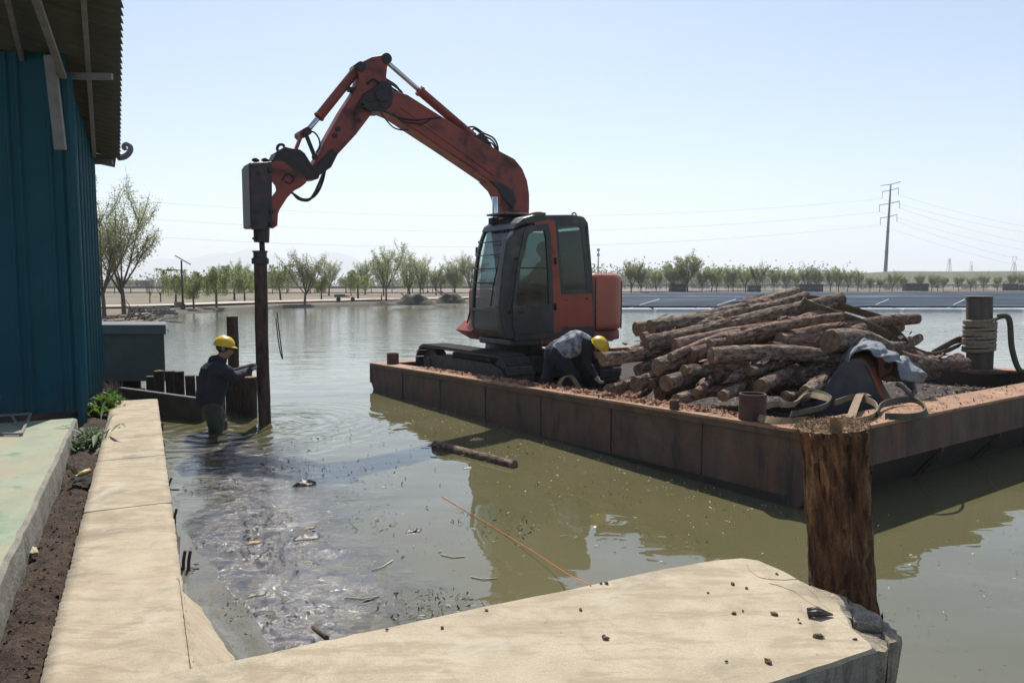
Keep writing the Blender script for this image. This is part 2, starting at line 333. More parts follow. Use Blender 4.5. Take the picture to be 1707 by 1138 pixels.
class MB:
    def __init__(s):
        s.v = []; s.f = []; s.m = []; s.sm = []
    def add(s, vs, fs, mi=0, smooth=False):
        o = len(s.v)
        s.v += [tuple(x) for x in vs]
        for f in fs:
            s.f.append(tuple(i + o for i in f)); s.m.append(mi); s.sm.append(smooth)
        return s
    def box(s, c, size, rot=None, mi=0):
        hx, hy, hz = size[0] / 2, size[1] / 2, size[2] / 2
        vs = [V((x, y, z)) for x in (-hx, hx) for y in (-hy, hy) for z in (-hz, hz)]
        if rot is not None:
            vs = [rot @ v for v in vs]
        vs = [v + V(c) for v in vs]
        return s.add(vs, [(0, 1, 3, 2), (4, 6, 7, 5), (0, 4, 5, 1), (2, 3, 7, 6), (0, 2, 6, 4), (1, 5, 7, 3)], mi)
    def beam(s, a, b, wd, ht, up=(0, 0, 1), mi=0):
        a, b = V(a), V(b)
        x = (b - a); L = x.length; x.normalize()
        y = V(up).cross(x)
        if y.length < 1e-4:
            y = V((0, 1, 0)).cross(x)
        y.normalize(); z = x.cross(y)
        rot = Matrix((x, y, z)).transposed()
        return s.box((a + b) / 2, (L, wd, ht), rot, mi)
    def tube(s, pts, r, n=8, mi=0, caps=True, smooth=True, capmi=None):
        pts = [V(p) for p in pts]
        rs = r if isinstance(r, (list, tuple)) else [r] * len(pts)
        vs = []; fs = []
        prev = None
        for i, p in enumerate(pts):
            t = pts[min(i + 1, len(pts) - 1)] - pts[max(i - 1, 0)]
            t.normalize()
            if prev is None:
                u = t.orthogonal().normalized()
            else:
                u = (prev - t * prev.dot(t))
                u = u.normalized() if u.length > 1e-6 else t.orthogonal().normalized()
            prev = u
            v = t.cross(u)
            for k in range(n):
                a = 2 * math.pi * k / n
                vs.append(p + (u * math.cos(a) + v * math.sin(a)) * rs[i])
        for i in range(len(pts) - 1):
            for k in range(n):
                k2 = (k + 1) % n
                fs.append((i * n + k, i * n + k2, (i + 1) * n + k2, (i + 1) * n + k))
        s.add(vs, fs, mi, smooth)
        if caps:
            e = (len(pts) - 1) * n
            o = len(s.v) - len(vs)
            cm = mi if capmi is None else capmi
            s.f.append(tuple(o + k for k in reversed(range(n)))); s.m.append(cm); s.sm.append(False)
            s.f.append(tuple(o + e + k for k in range(n))); s.m.append(cm); s.sm.append(False)
        return s
    def cyl(s, a, b, r0, r1=None, n=16, mi=0, capmi=None):
        return s.tube([a, b], [r0, r0 if r1 is None else r1], n, mi, True, True, capmi)
    def prism(s, pts2, fn, h0, h1, mi=0, sidemi=None):
        """outline pts2 (list of (a,b)) lifted by fn(a,b,h) and extruded h0..h1"""
        n = len(pts2)
        vs = [fn(a, b, h0) for a, b in pts2] + [fn(a, b, h1) for a, b in pts2]
        fs = [tuple(reversed(range(n))), tuple(range(n, 2 * n))]
        o = len(s.v)
        s.add(vs, fs, mi)
        sm = mi if sidemi is None else sidemi
        for i in range(n):
            j = (i + 1) % n
            s.f.append((o + i, o + j, o + n + j, o + n + i)); s.m.append(sm); s.sm.append(False)
        return s
    def lathe(s, prof, c=(0, 0, 0), axis=(0, 0, 1), n=20, mi=0, smooth=True):
        ax = V(axis).normalized(); u = ax.orthogonal().normalized(); v = ax.cross(u)
        vs = []; fs = []
        for r, h in prof:
            for k in range(n):
                a = 2 * math.pi * k / n
                vs.append(V(c) + ax * h + (u * math.cos(a) + v * math.sin(a)) * r)
        for i in range(len(prof) - 1):
            for k in range(n):
                k2 = (k + 1) % n
                fs.append((i * n + k, i * n + k2, (i + 1) * n + k2, (i + 1) * n + k))
        fs2 = [tuple(reversed(range(n))), tuple((len(prof) - 1) * n + k for k in range(n))]
        s.add(vs, fs, mi, smooth)
        o = len(s.v) - len(vs)
        for f in fs2:
            s.f.append(tuple(o + i for i in f)); s.m.append(mi); s.sm.append(False)
        return s
    def ribbon(s, pts, wv, th=0.006, mi=0):
        """flat strap along pts; wv = width vector or one per point"""
        pts = [V(p) for p in pts]
        n = len(pts)
        ws = wv if isinstance(wv, list) else [V(wv)] * n
        vs = []
        for i, p in enumerate(pts):
            t = (pts[min(i + 1, n - 1)] - pts[max(i - 1, 0)]).normalized()
            wd = V(ws[i])
            nn = t.cross(wd).normalized() * th / 2
            vs += [p - wd / 2 - nn, p + wd / 2 - nn, p + wd / 2 + nn, p - wd / 2 + nn]
        fs = []
        for i in range(n - 1):
            for k in range(4):
                k2 = (k + 1) % 4
                fs.append((i * 4 + k, i * 4 + k2, i * 4 + 4 + k2, i * 4 + 4 + k))
        fs += [(3, 2, 1, 0), tuple(4 * (n - 1) + k for k in range(4))]
        return s.add(vs, fs, mi, False)
    def grid(s, fn, nu, nv, mi=0, smooth=True):
        vs = [fn(i / nu, j / nv) for j in range(nv + 1) for i in range(nu + 1)]
        fs = [(j * (nu + 1) + i, j * (nu + 1) + i + 1, (j + 1) * (nu + 1) + i + 1, (j + 1) * (nu + 1) + i)
              for j in range(nv) for i in range(nu)]
        return s.add(vs, fs, mi, smooth)
    def mesh(s, name, mats):
        me = bpy.data.meshes.new(name)
        me.from_pydata(s.v, [], s.f)
        for m in (mats if isinstance(mats, (list, tuple)) else [mats]):
            me.materials.append(M[m] if isinstance(m, str) else m)
        me.polygons.foreach_set('material_index', s.m)
        me.polygons.foreach_set('use_smooth', s.sm)
        me.update()
        return me
    def build(s, name, mats, parent=None, bevel=0.0, seg=2, origin=None, fixn=True):
        if origin is not None:
            oo = V(origin)
            s.v = [tuple(V(v) - oo) for v in s.v]
        me = s.mesh(name, mats)
        if fixn:
            bm = bmesh.new(); bm.from_mesh(me)
            bmesh.ops.recalc_face_normals(bm, faces=bm.faces)
            bm.to_mesh(me); bm.free()
        o = bpy.data.objects.new(name, me)
        COL.objects.link(o)
        if origin is not None:
            o.location = origin
        if parent is not None:
            o.parent = parent
        if bevel:
            b = o.modifiers.new('bevel', 'BEVEL')
            b.width = bevel; b.segments = seg; b.limit_method = 'ANGLE'; b.angle_limit = R(38)
        return o

def tag(o, label=None, cat=None, group=None, kind=None):
    if label: o['label'] = label
    if cat: o['category'] = cat
    if group: o['group'] = group
    if kind: o['kind'] = kind
    return o
def empty(name, loc, label, cat, group=None, rz=0.0):
    o = bpy.data.objects.new(name, None)
    COL.objects.link(o)
    o.location = loc
    o.rotation_euler = (0, 0, rz)
    o.empty_display_size = 0.2
    return tag(o, label, cat, group)
def copy_thing(root, loc, rz=0.0, scale=1.0, label=None, group=None):
    r = root.copy(); COL.objects.link(r)
    r.location = loc; r.rotation_euler = (0, 0, rz); r.scale = (scale,) * 3 if not isinstance(scale, tuple) else scale
    if label: r['label'] = label
    if group: r['group'] = group
    for ch in list(root.children):
        c = ch.copy(); COL.objects.link(c); c.parent = r
        for g in list(ch.children):
            d = g.copy(); COL.objects.link(d); d.parent = c
    return r
def smooth_path(pts, k=6):
    """Catmull-Rom through pts"""
    P = [V(p) for p in pts]
    P = [P[0] * 2 - P[1]] + P + [P[-1] * 2 - P[-2]]
    out = []
    for i in range(1, len(P) - 2):
        for j in range(k):
            t = j / k
            a, b, c, d = P[i - 1], P[i], P[i + 1], P[i + 2]
            out.append(0.5 * (2 * b + (c - a) * t + (2 * a - 5 * b + 4 * c - d) * t * t + (3 * b - a - 3 * c + d) * t ** 3))
    out.append(P[-2])
    return out
def wob(p, f=1.0, seed=0.0):
    return noise.noise(V(p) * f + V((seed, seed * 1.7, -seed)))
# ================================================================== water
def water_material():
    m = bpy.data.materials.new('pond_water')
    t, n, b = nodes_of(m)
    tc = n.new('ShaderNodeTexCoord')
    vec = tc.outputs['Object']
    sx = n.new('ShaderNodeSeparateXYZ'); lk(t, vec, sx.inputs[0])
    X, Y = sx.outputs[0], sx.outputs[1]
    # scum belt: dark bark mud drifting along the walkway, from the pile row to the near wall
    wv = tnoise(t, vec, 0.7, 5, 0.6)
    line = math_n(t, 'ADD', math_n(t, 'MULTIPLY', Y, -0.42), 0.22)           # x of the belt centre
    dist = math_n(t, 'SUBTRACT', X, line)
    dist = math_n(t, 'ADD', dist, math_n(t, 'MULTIPLY', math_n(t, 'SUBTRACT', wv, 0.5), 2.6))
    belt = math_n(t, 'MULTIPLY', ramp(t, dist, -0.45, -0.1), ramp(t, dist, 1.25, 0.1))
    belt = math_n(t, 'MULTIPLY', belt, ramp(t, Y, 9.8, 8.2))
    sp = tnoise(t, vec, 9, 8, 0.75)
    belt_s = math_n(t, 'MULTIPLY', belt, ramp(t, sp, 0.38, 0.54))
    # thinner drifting specks over the whole near pond
    sp2 = tnoise(t, vec, 17, 6, 0.8)
    pt = tnoise(t, vec, 0.8, 3, 0.5)
    specks = math_n(t, 'MULTIPLY', ramp(t, sp2, 0.63, 0.68), ramp(t, pt, 0.42, 0.6))
    specks = math_n(t, 'MULTIPLY', specks, ramp(t, Y, 14, 7))
    mud = math_n(t, 'MAXIMUM', belt_s, math_n(t, 'MULTIPLY', specks, 0.7))
    big = tnoise(t, vec, 0.35, 3, 0.5)
    col = mixc(t, ramp(t, big, 0.35, 0.65), (0.112, 0.104, 0.050), (0.138, 0.126, 0.064))
    col = mixc(t, math_n(t, 'MULTIPLY', belt, 0.55), col, (0.10, 0.085, 0.072))
    col = mixc(t, mud, col, (0.026, 0.018, 0.019))
    lk(t, col, b.inputs['Base Color'])
    b.inputs['IOR'].default_value = 1.75
    lk(t, math_n(t, 'ADD', math_n(t, 'MULTIPLY', mud, 0.14), 0.025), b.inputs['Roughness'])
    # ripples: height in metres
    far = ramp(t, Y, 9, 26)
    n1 = tnoise(t, vec, 0.8, 1, 0.4, (1, 1.5, 1))
    n2 = tnoise(t, vec, 2.8, 2, 0.4, (1, 1.5, 1), 0.4)
    n3 = tnoise(t, vec, 13, 3, 0.6, (1, 1.4, 1), 0.8)
    n4 = tnoise(t, vec, 1.7, 4, 0.6, (0.5, 1.6, 1), 0.6)
    chop = math_n(t, 'MAXIMUM', belt, math_n(t, 'MULTIPLY', ramp(t, math_n(t, 'ADD', X, math_n(t, 'MULTIPLY', Y, 0.46)), 1.9, -0.2), ramp(t, Y, 5.2, 7.6)))
    h = math_n(t, 'MULTIPLY', math_n(t, 'MULTIPLY', n1, ramp(t, Y, 9, 26, 1.0, 0.55)), 0.022)
    h = math_n(t, 'ADD', h, math_n(t, 'MULTIPLY', n2, 0.0032))
    h = math_n(t, 'ADD', h, math_n(t, 'MULTIPLY', math_n(t, 'MULTIPLY', n3, chop), 0.0065))
    h = math_n(t, 'ADD', h, math_n(t, 'MULTIPLY', math_n(t, 'MULTIPLY', n2, chop), 0.019))
    h = math_n(t, 'ADD', h, math_n(t, 'MULTIPLY', math_n(t, 'MULTIPLY', n4, far), 0.024))
    h = math_n(t, 'ADD', h, math_n(t, 'MULTIPLY', mud, 0.0018))
    for cx, cy, k_, amp in ((-3.78, 9.40, 24.0, 0.006), (-3.38, 10.05, 30.0, 0.003)):       # rings round the worker and the pile
        dn_ = n.new('ShaderNodeVectorMath'); dn_.operation = 'DISTANCE'
        lk(t, vec, dn_.inputs[0]); dn_.inputs[1].default_value = (cx, cy, 0)
        dd = math_n(t, 'ADD', dn_.outputs['Value'], math_n(t, 'MULTIPLY', n2, 0.25))
        ringw = math_n(t, 'MULTIPLY', math_n(t, 'SINE', math_n(t, 'MULTIPLY', dd, k_)), ramp(t, dn_.outputs['Value'], 2.6, 0.2, 0, amp))
        h = math_n(t, 'ADD', h, ringw)
    bp = n.new('ShaderNodeBump'); bp.inputs['Strength'].default_value = 1.0; bp.inputs['Distance'].default_value = 1.0
    lk(t, h, bp.inputs['Height'])
    lk(t, bp.outputs[0], b.inputs['Normal'])
    return m
mb = MB()
mb.add([(-90, -80, 0), (230, -80, 0), (230, 200, 0), (-90, 200, 0)], [(0, 1, 2, 3)])
water = mb.build('water', [water_material()])
tag(water, kind='structure')

# ================================================================== land round the pond, out to the horizon
LC = V((40, 60, 0))
shore = [(-7.6, 12.7), (-11, 21), (-14, 28.0), (-15.6, 31), (-18.6, 38), (-20.9, 44.5), (-20.4, 49), (-19.6, 53), (-17.2, 59), (-11.8, 67.0),
         (-4.0, 73.5), (3, 84), (10, 99), (17.5, 114), (38.7, 138), (70, 152), (110, 158), (150, 160), (175, 120), (180, 60), (175, -20), (120, -70), (60, -75),
         (5, -30), (0.9, -3), (1.05, 1.2), (1.25, 2.5), (1.0, 3.1), (-0.9, 2.35), (-1.6, 3.3), (-4.45, 9.2), (-5.6, 11.2)]
near_i = {24, 25, 26, 27, 28, 29, 30, 31, 0}
def dense(pts, step=3.0):
    out = []
    n = len(pts)
    for i in range(n):
        a, b = V((*pts[i], 0)), V((*pts[(i + 1) % n], 0))
        k = max(1, int((b - a).length / step)) if i not in near_i else 1
        for j in range(k):
            p = a.lerp(b, j / k)
            if 0 < j:
                p += V((wob(p, 0.25, 1), wob(p, 0.25, 7), 0)) * 0.7
            out.append((p, i in near_i and j == 0))
    return out
sp_ = dense(shore)
rings = []
for k, (off, z) in enumerate(((-0.3, -0.25), (0.0, 0.02), (0.7, 0.24), (6, 0.30), (25, 0.34), (80, 0.55), (250, 0.8), (6000, 1.2))):
    ring = []
    for p, nr in sp_:
        d = (p - LC); L = d.length; d.normalize()
        zz = min(z, 0.12) if (nr and off < 3) else z
        q = LC + d * (L + off)
        q.z = zz + (wob(q, 0.3, 3) * 0.08 if 0.5 < off < 100 and not nr else 0)
        ring.append(q)
    rings.append(ring)
mb = MB()
n_ = len(sp_)
vs = [q for r in rings for q in r]
fs = []; mi = []
for k in range(len(rings) - 1):
    for i in range(n_):
        j = (i + 1) % n_
        fs.append((k * n_ + i, k * n_ + j, (k + 1) * n_ + j, (k + 1) * n_ + i)); mi.append(1 if k < 2 else 0)
mb.add(vs, fs, 0, True)
mb.m = mi
land = tag(mb.build('land', ['land', 'mud_bank']), kind='structure')

# pale footpath along the far left bank, road behind it
def strip(name, pts, wd, z, mat):
    mb = MB()
    P = [V((x, y, 0)) for x, y in pts]
    vs = []
    for i, p in enumerate(P):
        tt = (P[min(i + 1, len(P) - 1)] - P[max(i - 1, 0)]).normalized()
        nn = V((-tt.y, tt.x, 0)) * wd / 2
        vs += [V((p.x, p.y, z)) - nn, V((p.x, p.y, z)) + nn]
    mb.add(vs, [(2 * i, 2 * i + 1, 2 * i + 3, 2 * i + 2) for i in range(len(P) - 1)])
    return tag(mb.build(name, [mat]), kind='structure')
strip('footpath', [(-40, 47), (-29, 48), (-24.5, 51), (-21.5, 60), (-14, 71), (-5, 80), (3, 92), (12, 110)], 3.0, 0.46, 'pale_path')
strip('road', [(-160, 118), (-60, 119), (0, 126), (60, 172), (200, 188), (400, 195)], 9.0, 0.83, 'road')

# ================================================================== haze, hills, embankment
mb = MB()
mb.box((0, 3400, 149.5), (12400, 7200, 301.0))
haze = mb.build('haze', [])
tag(haze, kind='stuff')
hm = bpy.data.materials.new('air')
t, n, b = nodes_of(hm)
n.remove(b)
pv = n.new('ShaderNodeVolumePrincipled')
pv.inputs['Color'].default_value = (0.90, 0.95, 1.0, 1)
pv.inputs['Density'].default_value = 0.00042
pv.inputs['Anisotropy'].default_value = 0.2
lk(t, pv.outputs[0], n['Material Output'].inputs['Volume'])
haze.data.materials.append(hm)

def hills(name, x0, x1, y0, y1, hfun, nx=70, ny=8):
    mb = MB()
    def fn(u, v):
        x = x0 + (x1 - x0) * u; y = y0 + (y1 - y0) * v
        return V((x, y, -0.5 + hfun(x) * math.sin(math.pi * min(1, v * 1.02)) ** 0.8 * (1 + 0.25 * wob((x, y, 0), 0.0016))))
    mb.grid(fn, nx, ny)
    return tag(mb.build(name, ['hill']), kind='structure')
def hf(x):
    px = 853 + x / 5600 * 1230
    a = 232 * math.exp(-((px - 430) / 120) ** 2) + 175 * math.exp(-((px - 575) / 45) ** 2) + 120 * math.exp(-((px - 250) / 90) ** 2)
    a += 60 * math.exp(-((px - 60) / 200) ** 2)
    return a * (1 + 0.16 * wob((x, 0, 0), 0.006)) + 6
hills('hills', -5200, 1800, 4900, 6300, hf, 160, 10)
def emb(x0, x1, y, h, name):
    mb = MB()
    N = 60
    vs = []
    for i in range(N + 1):
        x = x0 + (x1 - x0) * i / N
        hh = h * (min(1, i / 9) ** 0.7) * (1 + 0.04 * wob((x, 0, 0), 0.03))
        vs += [V((x, y, 0.5)), V((x, y + hh * 2.2, hh)), V((x, y + hh * 2.2 + 6, hh)), V((x, y + hh * 4.4 + 6, 0.5))]
    fs = [(4 * i + k, 4 * i + 4 + k, 4 * i + 5 + k, 4 * i + 1 + k) for i in range(N) for k in range(3)]
    mb.add(vs, fs, 0, True)
    return tag(mb.build(name, ['embank']), kind='structure')
emb(70, 480, 240, 6.2, 'embankment')

# ================================================================== concrete walkway along the water
PD = V((-0.4472, 0.8944, 0)); PN = V((0.8944, 0.4472, 0))     # along / towards the water
PR = V((-1.345, 2.99, 0))                                     # a point on the walkway's water edge
def path_pt(a, c, z):       # a metres along, c metres inland from the water edge
    p = PR + PD * a - PN * c
    return V((p.x, p.y, z))
walk = empty('walkway', path_pt(3.5, 0.27, 0.0), 'narrow pale concrete walkway running between the soil strip and the water', 'walkway')
def edge_slab(a0, a1, c0, c1, z0, z1, seed, rough=0.012):
    """one cast length with ragged arrises"""
    mb = MB()
    na = max(4, int((a1 - a0) / 0.016)); ncr = 10
    top = []
    for i in range(na + 1):
        a = a0 + (a1 - a0) * i / na
        row = []
        for j in range(ncr + 1):
            c = c0 + (c1 - c0) * j / ncr
            p = path_pt(a, c, z1)
            e = 0
            if j in (0, ncr):
                e = 0.5 * wob(p, 3.1, seed) * rough + (0.45 * wob(p, 17, seed) * (0.5 + wob(p, 2.3, seed + 5)) + 0.5 * wob(p, 70, seed)) * rough
            q = path_pt(a, c + e, z1 + wob(p, 0.9, seed) * 0.0015 + (-0.005 + wob(p, 30, seed) * 0.006 if j in (0, ncr) else 0))
            row.append(q)
        top.append(row)
    vs = [q for r in top for q in r]
    W_ = ncr + 1
    fs = [(i * W_ + j, i * W_ + j + 1, (i + 1) * W_ + j + 1, (i + 1) * W_ + j) for i in range(na) for j in range(ncr)]
    mb.add(vs, fs, 0, True)
    border = [i * W_ for i in range(na + 1)] + [na * W_ + j for j in range(1, W_)] + [i * W_ + ncr for i in reversed(range(na))] + [j for j in reversed(range(1, ncr))]
    bot = [V((vs[i].x, vs[i].y, z0)) for i in border]
    o = len(mb.v)
    mb.v += [tuple(x) for x in bot]
    nb = len(border)
    for i in range(nb):
        j = (i + 1) % nb
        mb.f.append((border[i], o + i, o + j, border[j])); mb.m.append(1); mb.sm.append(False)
    return mb
joints = [-2.3, 0.55, 2.42, 3.33, 5.0, 7.85]
joints = [-2.3, 2.42, 4.05, 7.75]
for i in range(len(joints) - 1):
    mb = edge_slab(joints[i] + 0.007, joints[i + 1] - 0.007, 0.0, 0.545, -0.4, 0.35, i * 3.1)
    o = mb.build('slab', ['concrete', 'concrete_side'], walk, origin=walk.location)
    o.location = (0, 0, 0)
# raised cross kerb at the far end of the walkway
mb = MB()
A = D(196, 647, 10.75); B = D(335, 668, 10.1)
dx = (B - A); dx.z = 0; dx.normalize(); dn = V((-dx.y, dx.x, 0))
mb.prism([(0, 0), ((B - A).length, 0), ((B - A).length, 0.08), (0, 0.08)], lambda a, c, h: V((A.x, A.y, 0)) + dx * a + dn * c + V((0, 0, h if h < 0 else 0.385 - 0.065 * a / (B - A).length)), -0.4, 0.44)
tag(mb.build('cross_kerb', ['kerb_shade_tone'], bevel=0.012), 'thin raised concrete kerb across the far end of the walkway', 'kerb')

# apron of spilled concrete sloping from the walkway into the water
mb = MB()
ap = [G(288, 965, 0.345), G(300, 985, 0.32), G(335, 1012, 0.26), G(362, 1055, 0.2), G(392, 1098, 0.14), G(420, 1300, 0.14), G(297, 1150, 0.346), G(297, 1060, 0.347)]
outer = [G(296, 880, -0.02), G(340, 930, -0.02), G(400, 1000, -0.02), G(440, 1060, -0.02), G(455, 1090, -0.02), G(470, 1300, -0.03)]
top = [ap[0], ap[1], ap[2], ap[3], ap[4], ap[5]]
rows = []
for k in range(6):
    a = top[k]; bq = outer[k]
    inn = path_pt((V((a.x, a.y, 0)) - PR).dot(PD), 0.012, 0.354)
    rows.append((inn, a, bq))
vs = []; fs = []; mi = []
SUB = 8
lines = []
for k in range(5):
    for q in range(SUB):
        f = q / SUB
        lines.append([rows[k][c].lerp(rows[k + 1][c], f) for c in range(3)])
lines.append(list(rows[5]))
for L in lines:
    inn, a, bq = L
    for q in range(7):
        p = inn.lerp(a, q / 6)
        vs.append(p + V((0, 0, wob(p, 9, 2) * 0.006)) + PN * (wob(p, 16, 5) * 0.012 if q == 6 else 0))
    a2 = vs[-1]
    bq = bq + PN * (wob(bq, 2.2, 3) * 0.09 + wob(bq, 7, 3) * 0.04)
    for q in range(1, 8):
        f = q / 7
        p = a2.lerp(V((bq.x, bq.y, bq.z)), f)
        p.z = 0.010 + (a2.z - 0.010) * (1 - f) ** 6 - 0.013 * f ** 5
        vs.append(p + V((0, 0, wob(p, 5, 2) * 0.0015)))
for i in range(len(lines) - 1):
    for q in range(13):
        fs.append((i * 14 + q, i * 14 + q + 1, i * 14 + 15 + q, i * 14 + 14 + q)); mi.append(0 if q < 6 else 1)
mb.add(vs, fs, 0, True); mb.m = mi
M['wet_concrete'] = pm('wet_concrete', (0.155, 0.14, 0.10), (0.12, 0.11, 0.08), 4, 0.22, 0.25, 14, 0.006, c3=(0.07, 0.055, 0.045), s3=6, t3=(0.55, 0.7), grain=0.3, gscale=60)
apr = mb.build('concrete_apron', ['concrete', 'wet_concrete'])
tag(apr, 'wedge of rough concrete sloping from the near end of the walkway into the water', 'apron')

# ================================================================== near wall cap (foreground block)
BA = V((-1.40, 2.37, 0.6))          # back-left, hidden behind the walkway
BD = V((0.910, 0.414, 0)); BN = V((0.414, -0.910, 0))   # along / towards the camera
b_l = G(392, 1096, 0.6); b_r = G(1240, 928, 0.6); b_e1 = G(1350, 972, 0.6); b_f = G(1462, 1080, 0.6); b_f2 = G(1285, 1138, 0.6)
bd = (b_f - b_f2).normalized()
front_far = b_f2 - bd * 3.2
bdir = (b_r - b_l).normalized()
back_far = b_l - bdir * 0.95
outline_ctrl = [back_far, b_l, G(505, 1070, 0.6), G(745, 1021, 0.6), G(985, 973, 0.6), G(1110, 946, 0.6), G(1195, 932, 0.6), b_r, G(1268, 932, 0.6), G(1310, 950, 0.6), b_e1,
                G(1400, 1000, 0.6), G(1418, 1030, 0.6), G(1440, 1058, 0.6), b_f, b_f2, front_far]
pts = []
for i in range(len(outline_ctrl)):
    a, c = outline_ctrl[i], outline_ctrl[(i + 1) % len(outline_ctrl)]
    k = max(1, int((c - a).length / 0.035))
    for j in range(k):
        p = a.lerp(c, j / k)
        if j:
            amp = 0.022 if (10 <= i <= 13) else 0.005
            nn = (c - a).normalized().cross(V((0, 0, 1)))
            p = p + nn * (wob(p, 9, 4) + 0.5 * wob(p, 30, 4)) * amp
        pts.append(p)
def poly_block(mb, pts, z0, inset=0.02, mi_top=0, mi_side=1, relief=0.004):
    """top face from an outline via a triangulated grid, a worn arris, then the sides"""
    bm = bmesh.new()
    c = sum(pts, V((0, 0, 0))) / len(pts)
    inn = []
    n = len(pts)
    for i, p in enumerate(pts):
        d = (pts[(i + 1) % n] - pts[i - 1]).normalized()
        q = p + V((d.y, -d.x, 0)) * -inset if False else p.lerp(c, inset / max(0.05, (p - c).length))
        inn.append(q)
    vi = [bm.verts.new(q) for q in inn]
    f = bm.faces.new(vi)
    bmesh.ops.triangulate(bm, faces=[f])
    bmesh.ops.subdivide_edges(bm, edges=[e for e in bm.edges if e.calc_length() > 0.18], cuts=2, use_grid_fill=True)
    for it in range(2):
        bmesh.ops.subdivide_edges(bm, edges=[e for e in bm.edges if e.calc_length() > 0.14], cuts=1)
    bmesh.ops.triangulate(bm, faces=bm.faces[:])
    bm.verts.index_update()
    vs = [v.co.copy() for v in bm.verts]
    for v in vs:
        v.z += wob(v, 1.1, 9) * relief * 0.9
    mb.add(vs, [tuple(v.index for v in f.verts) for f in bm.faces], mi_top, True)
    bm.free()
    vs2 = [V((q.x, q.y, q.z + wob(q, 1.1, 9) * relief * 0.9)) for q in inn]
    r1 = [V((p.x, p.y, p.z - 0.012 + wob(p, 15, 8) * 0.006)) for p in pts]
    r2 = [V((p.x + wob(p, 5, 1) * 0.01, p.y + wob(p, 5, 6) * 0.01, p.z - 0.2)) for p in pts]
    r3 = [V((p.x, p.y, z0)) for p in pts]
    allr = [vs2, r1, r2, r3]
    vv = [q for r in allr for q in r]
    ff = [(k * n + i, k * n + (i + 1) % n, (k + 1) * n + (i + 1) % n, (k + 1) * n + i) for k in range(3) for i in range(n)]
    o = len(mb.f)
    mb.add(vv, ff, mi_side, True)
    for i in range(n):
        mb.m[o + i] = mi_top
near = empty('concrete_wall', (0.2, 2.6, 0.0), 'pale concrete wall cap with a broken corner across the foreground', 'wall')
mb = MB()
poly_block(mb, pts, -0.4)
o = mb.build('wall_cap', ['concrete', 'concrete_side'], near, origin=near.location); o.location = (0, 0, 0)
# broken corner pieces still lying in place, at the foot of the log post
def chunk(poly, z, th, seed):
    mb = MB()
    c = sum(poly, V((0, 0, 0))) / len(poly)
    pp = []
    for i in range(len(poly)):
        a, b_ = poly[i], poly[(i + 1) % len(poly)]
        for j in range(7):
            p = a.lerp(b_, j / 7)
            if j: p = p + (p - c).normalized() * (wob(p, 14, seed) * 0.022 + wob(p, 45, seed) * 0.012)
            pp.append(p)
    n = len(pp)
    top = [V((p.x, p.y, z + wob(p, 9, seed) * 0.012 + wob(p, 40, seed) * 0.006)) for p in pp]
    mid = [V((p.x + (p.x - c.x) * 0.05, p.y + (p.y - c.y) * 0.05, z - 0.02)) for p in pp]
    bot = [V((p.x * 0.85 + c.x * 0.15 + wob(p, 8, seed) * 0.03, p.y * 0.85 + c.y * 0.15 + wob(p, 8, seed + 3) * 0.03, z - th)) for p in pp]
    vs = top + mid + bot + [V((c.x, c.y, z + 0.004))]
    fs = [(i, (i + 1) % n, 3 * n) for i in range(n)]
    fs += [(k * n + i, k * n + n + i, k * n + n + (i + 1) % n, k * n + (i + 1) % n) for k in (0, 1) for i in range(n)]
    fs.append(tuple(2 * n + i for i in range(n)))
    mb.add(vs, fs, 0, False)
    return mb
zc = 0.585
fr = [
    ([G(1352, 975, zc), G(1412, 994, zc), G(1420, 1030, zc), G(1378, 1012, zc)], zc - 0.004, 0.12),
    ([G(1414, 995, zc), G(1462, 1016, zc), G(1470, 1040, zc), G(1424, 1031, zc)], zc - 0.012, 0.16),
    ([G(1465, 1018, zc), G(1503, 1050, zc), G(1482, 1062, zc), G(1472, 1041, zc)], zc - 0.02, 0.2),
    ([G(1422, 1034, zc), G(1469, 1043, zc), G(1480, 1064, zc), G(1452, 1074, zc)], zc - 0.03, 0.22),
]
for i, (pl, z, th) in enumerate(fr):
    o = chunk(pl, z, th, i * 2.3).build('broken_piece', ['concrete_broken'], near, origin=near.location); o.location = (0, 0, 0)
# ragged broken body under the corner
mb = MB()
cpl = [G(1400, 1004, 0.5), G(1450, 1018, 0.5), G(1488, 1050, 0.5), G(1478, 1085, 0.5), G(1455, 1090, 0.5), G(1405, 1050, 0.5)]
c = sum(cpl, V((0, 0, 0))) / 6
for k, z in enumerate((0.48, 0.30, 0.1, -0.3)):
    pass
vs = []; NB = 24
for k, z in enumerate((0.47, 0.36, 0.24, 0.1, -0.05, -0.3)):
    for i in range(NB):
        f = i / NB * 6
        p = cpl[int(f)].lerp(cpl[(int(f) + 1) % 6], f % 1)
        s_ = (1.0, 1.0, 0.9, 0.82, 0.8, 0.8)[k]
        q = c + (p - c) * s_
        vs.append(V((q.x + wob((q.x, q.y, z), 9, 1) * 0.03, q.y + wob((q.x, q.y, z), 9, 5) * 0.03, z)))
fs = [(k * NB + i, k * NB + (i + 1) % NB, k * NB + NB + (i + 1) % NB, k * NB + NB + i) for k in range(5) for i in range(NB)]
fs.append(tuple(range(NB)))
mb.add(vs, fs, 0, False)
o = mb.build('broken_core', ['concrete_broken'], near, origin=near.location); o.location = (0, 0, 0)

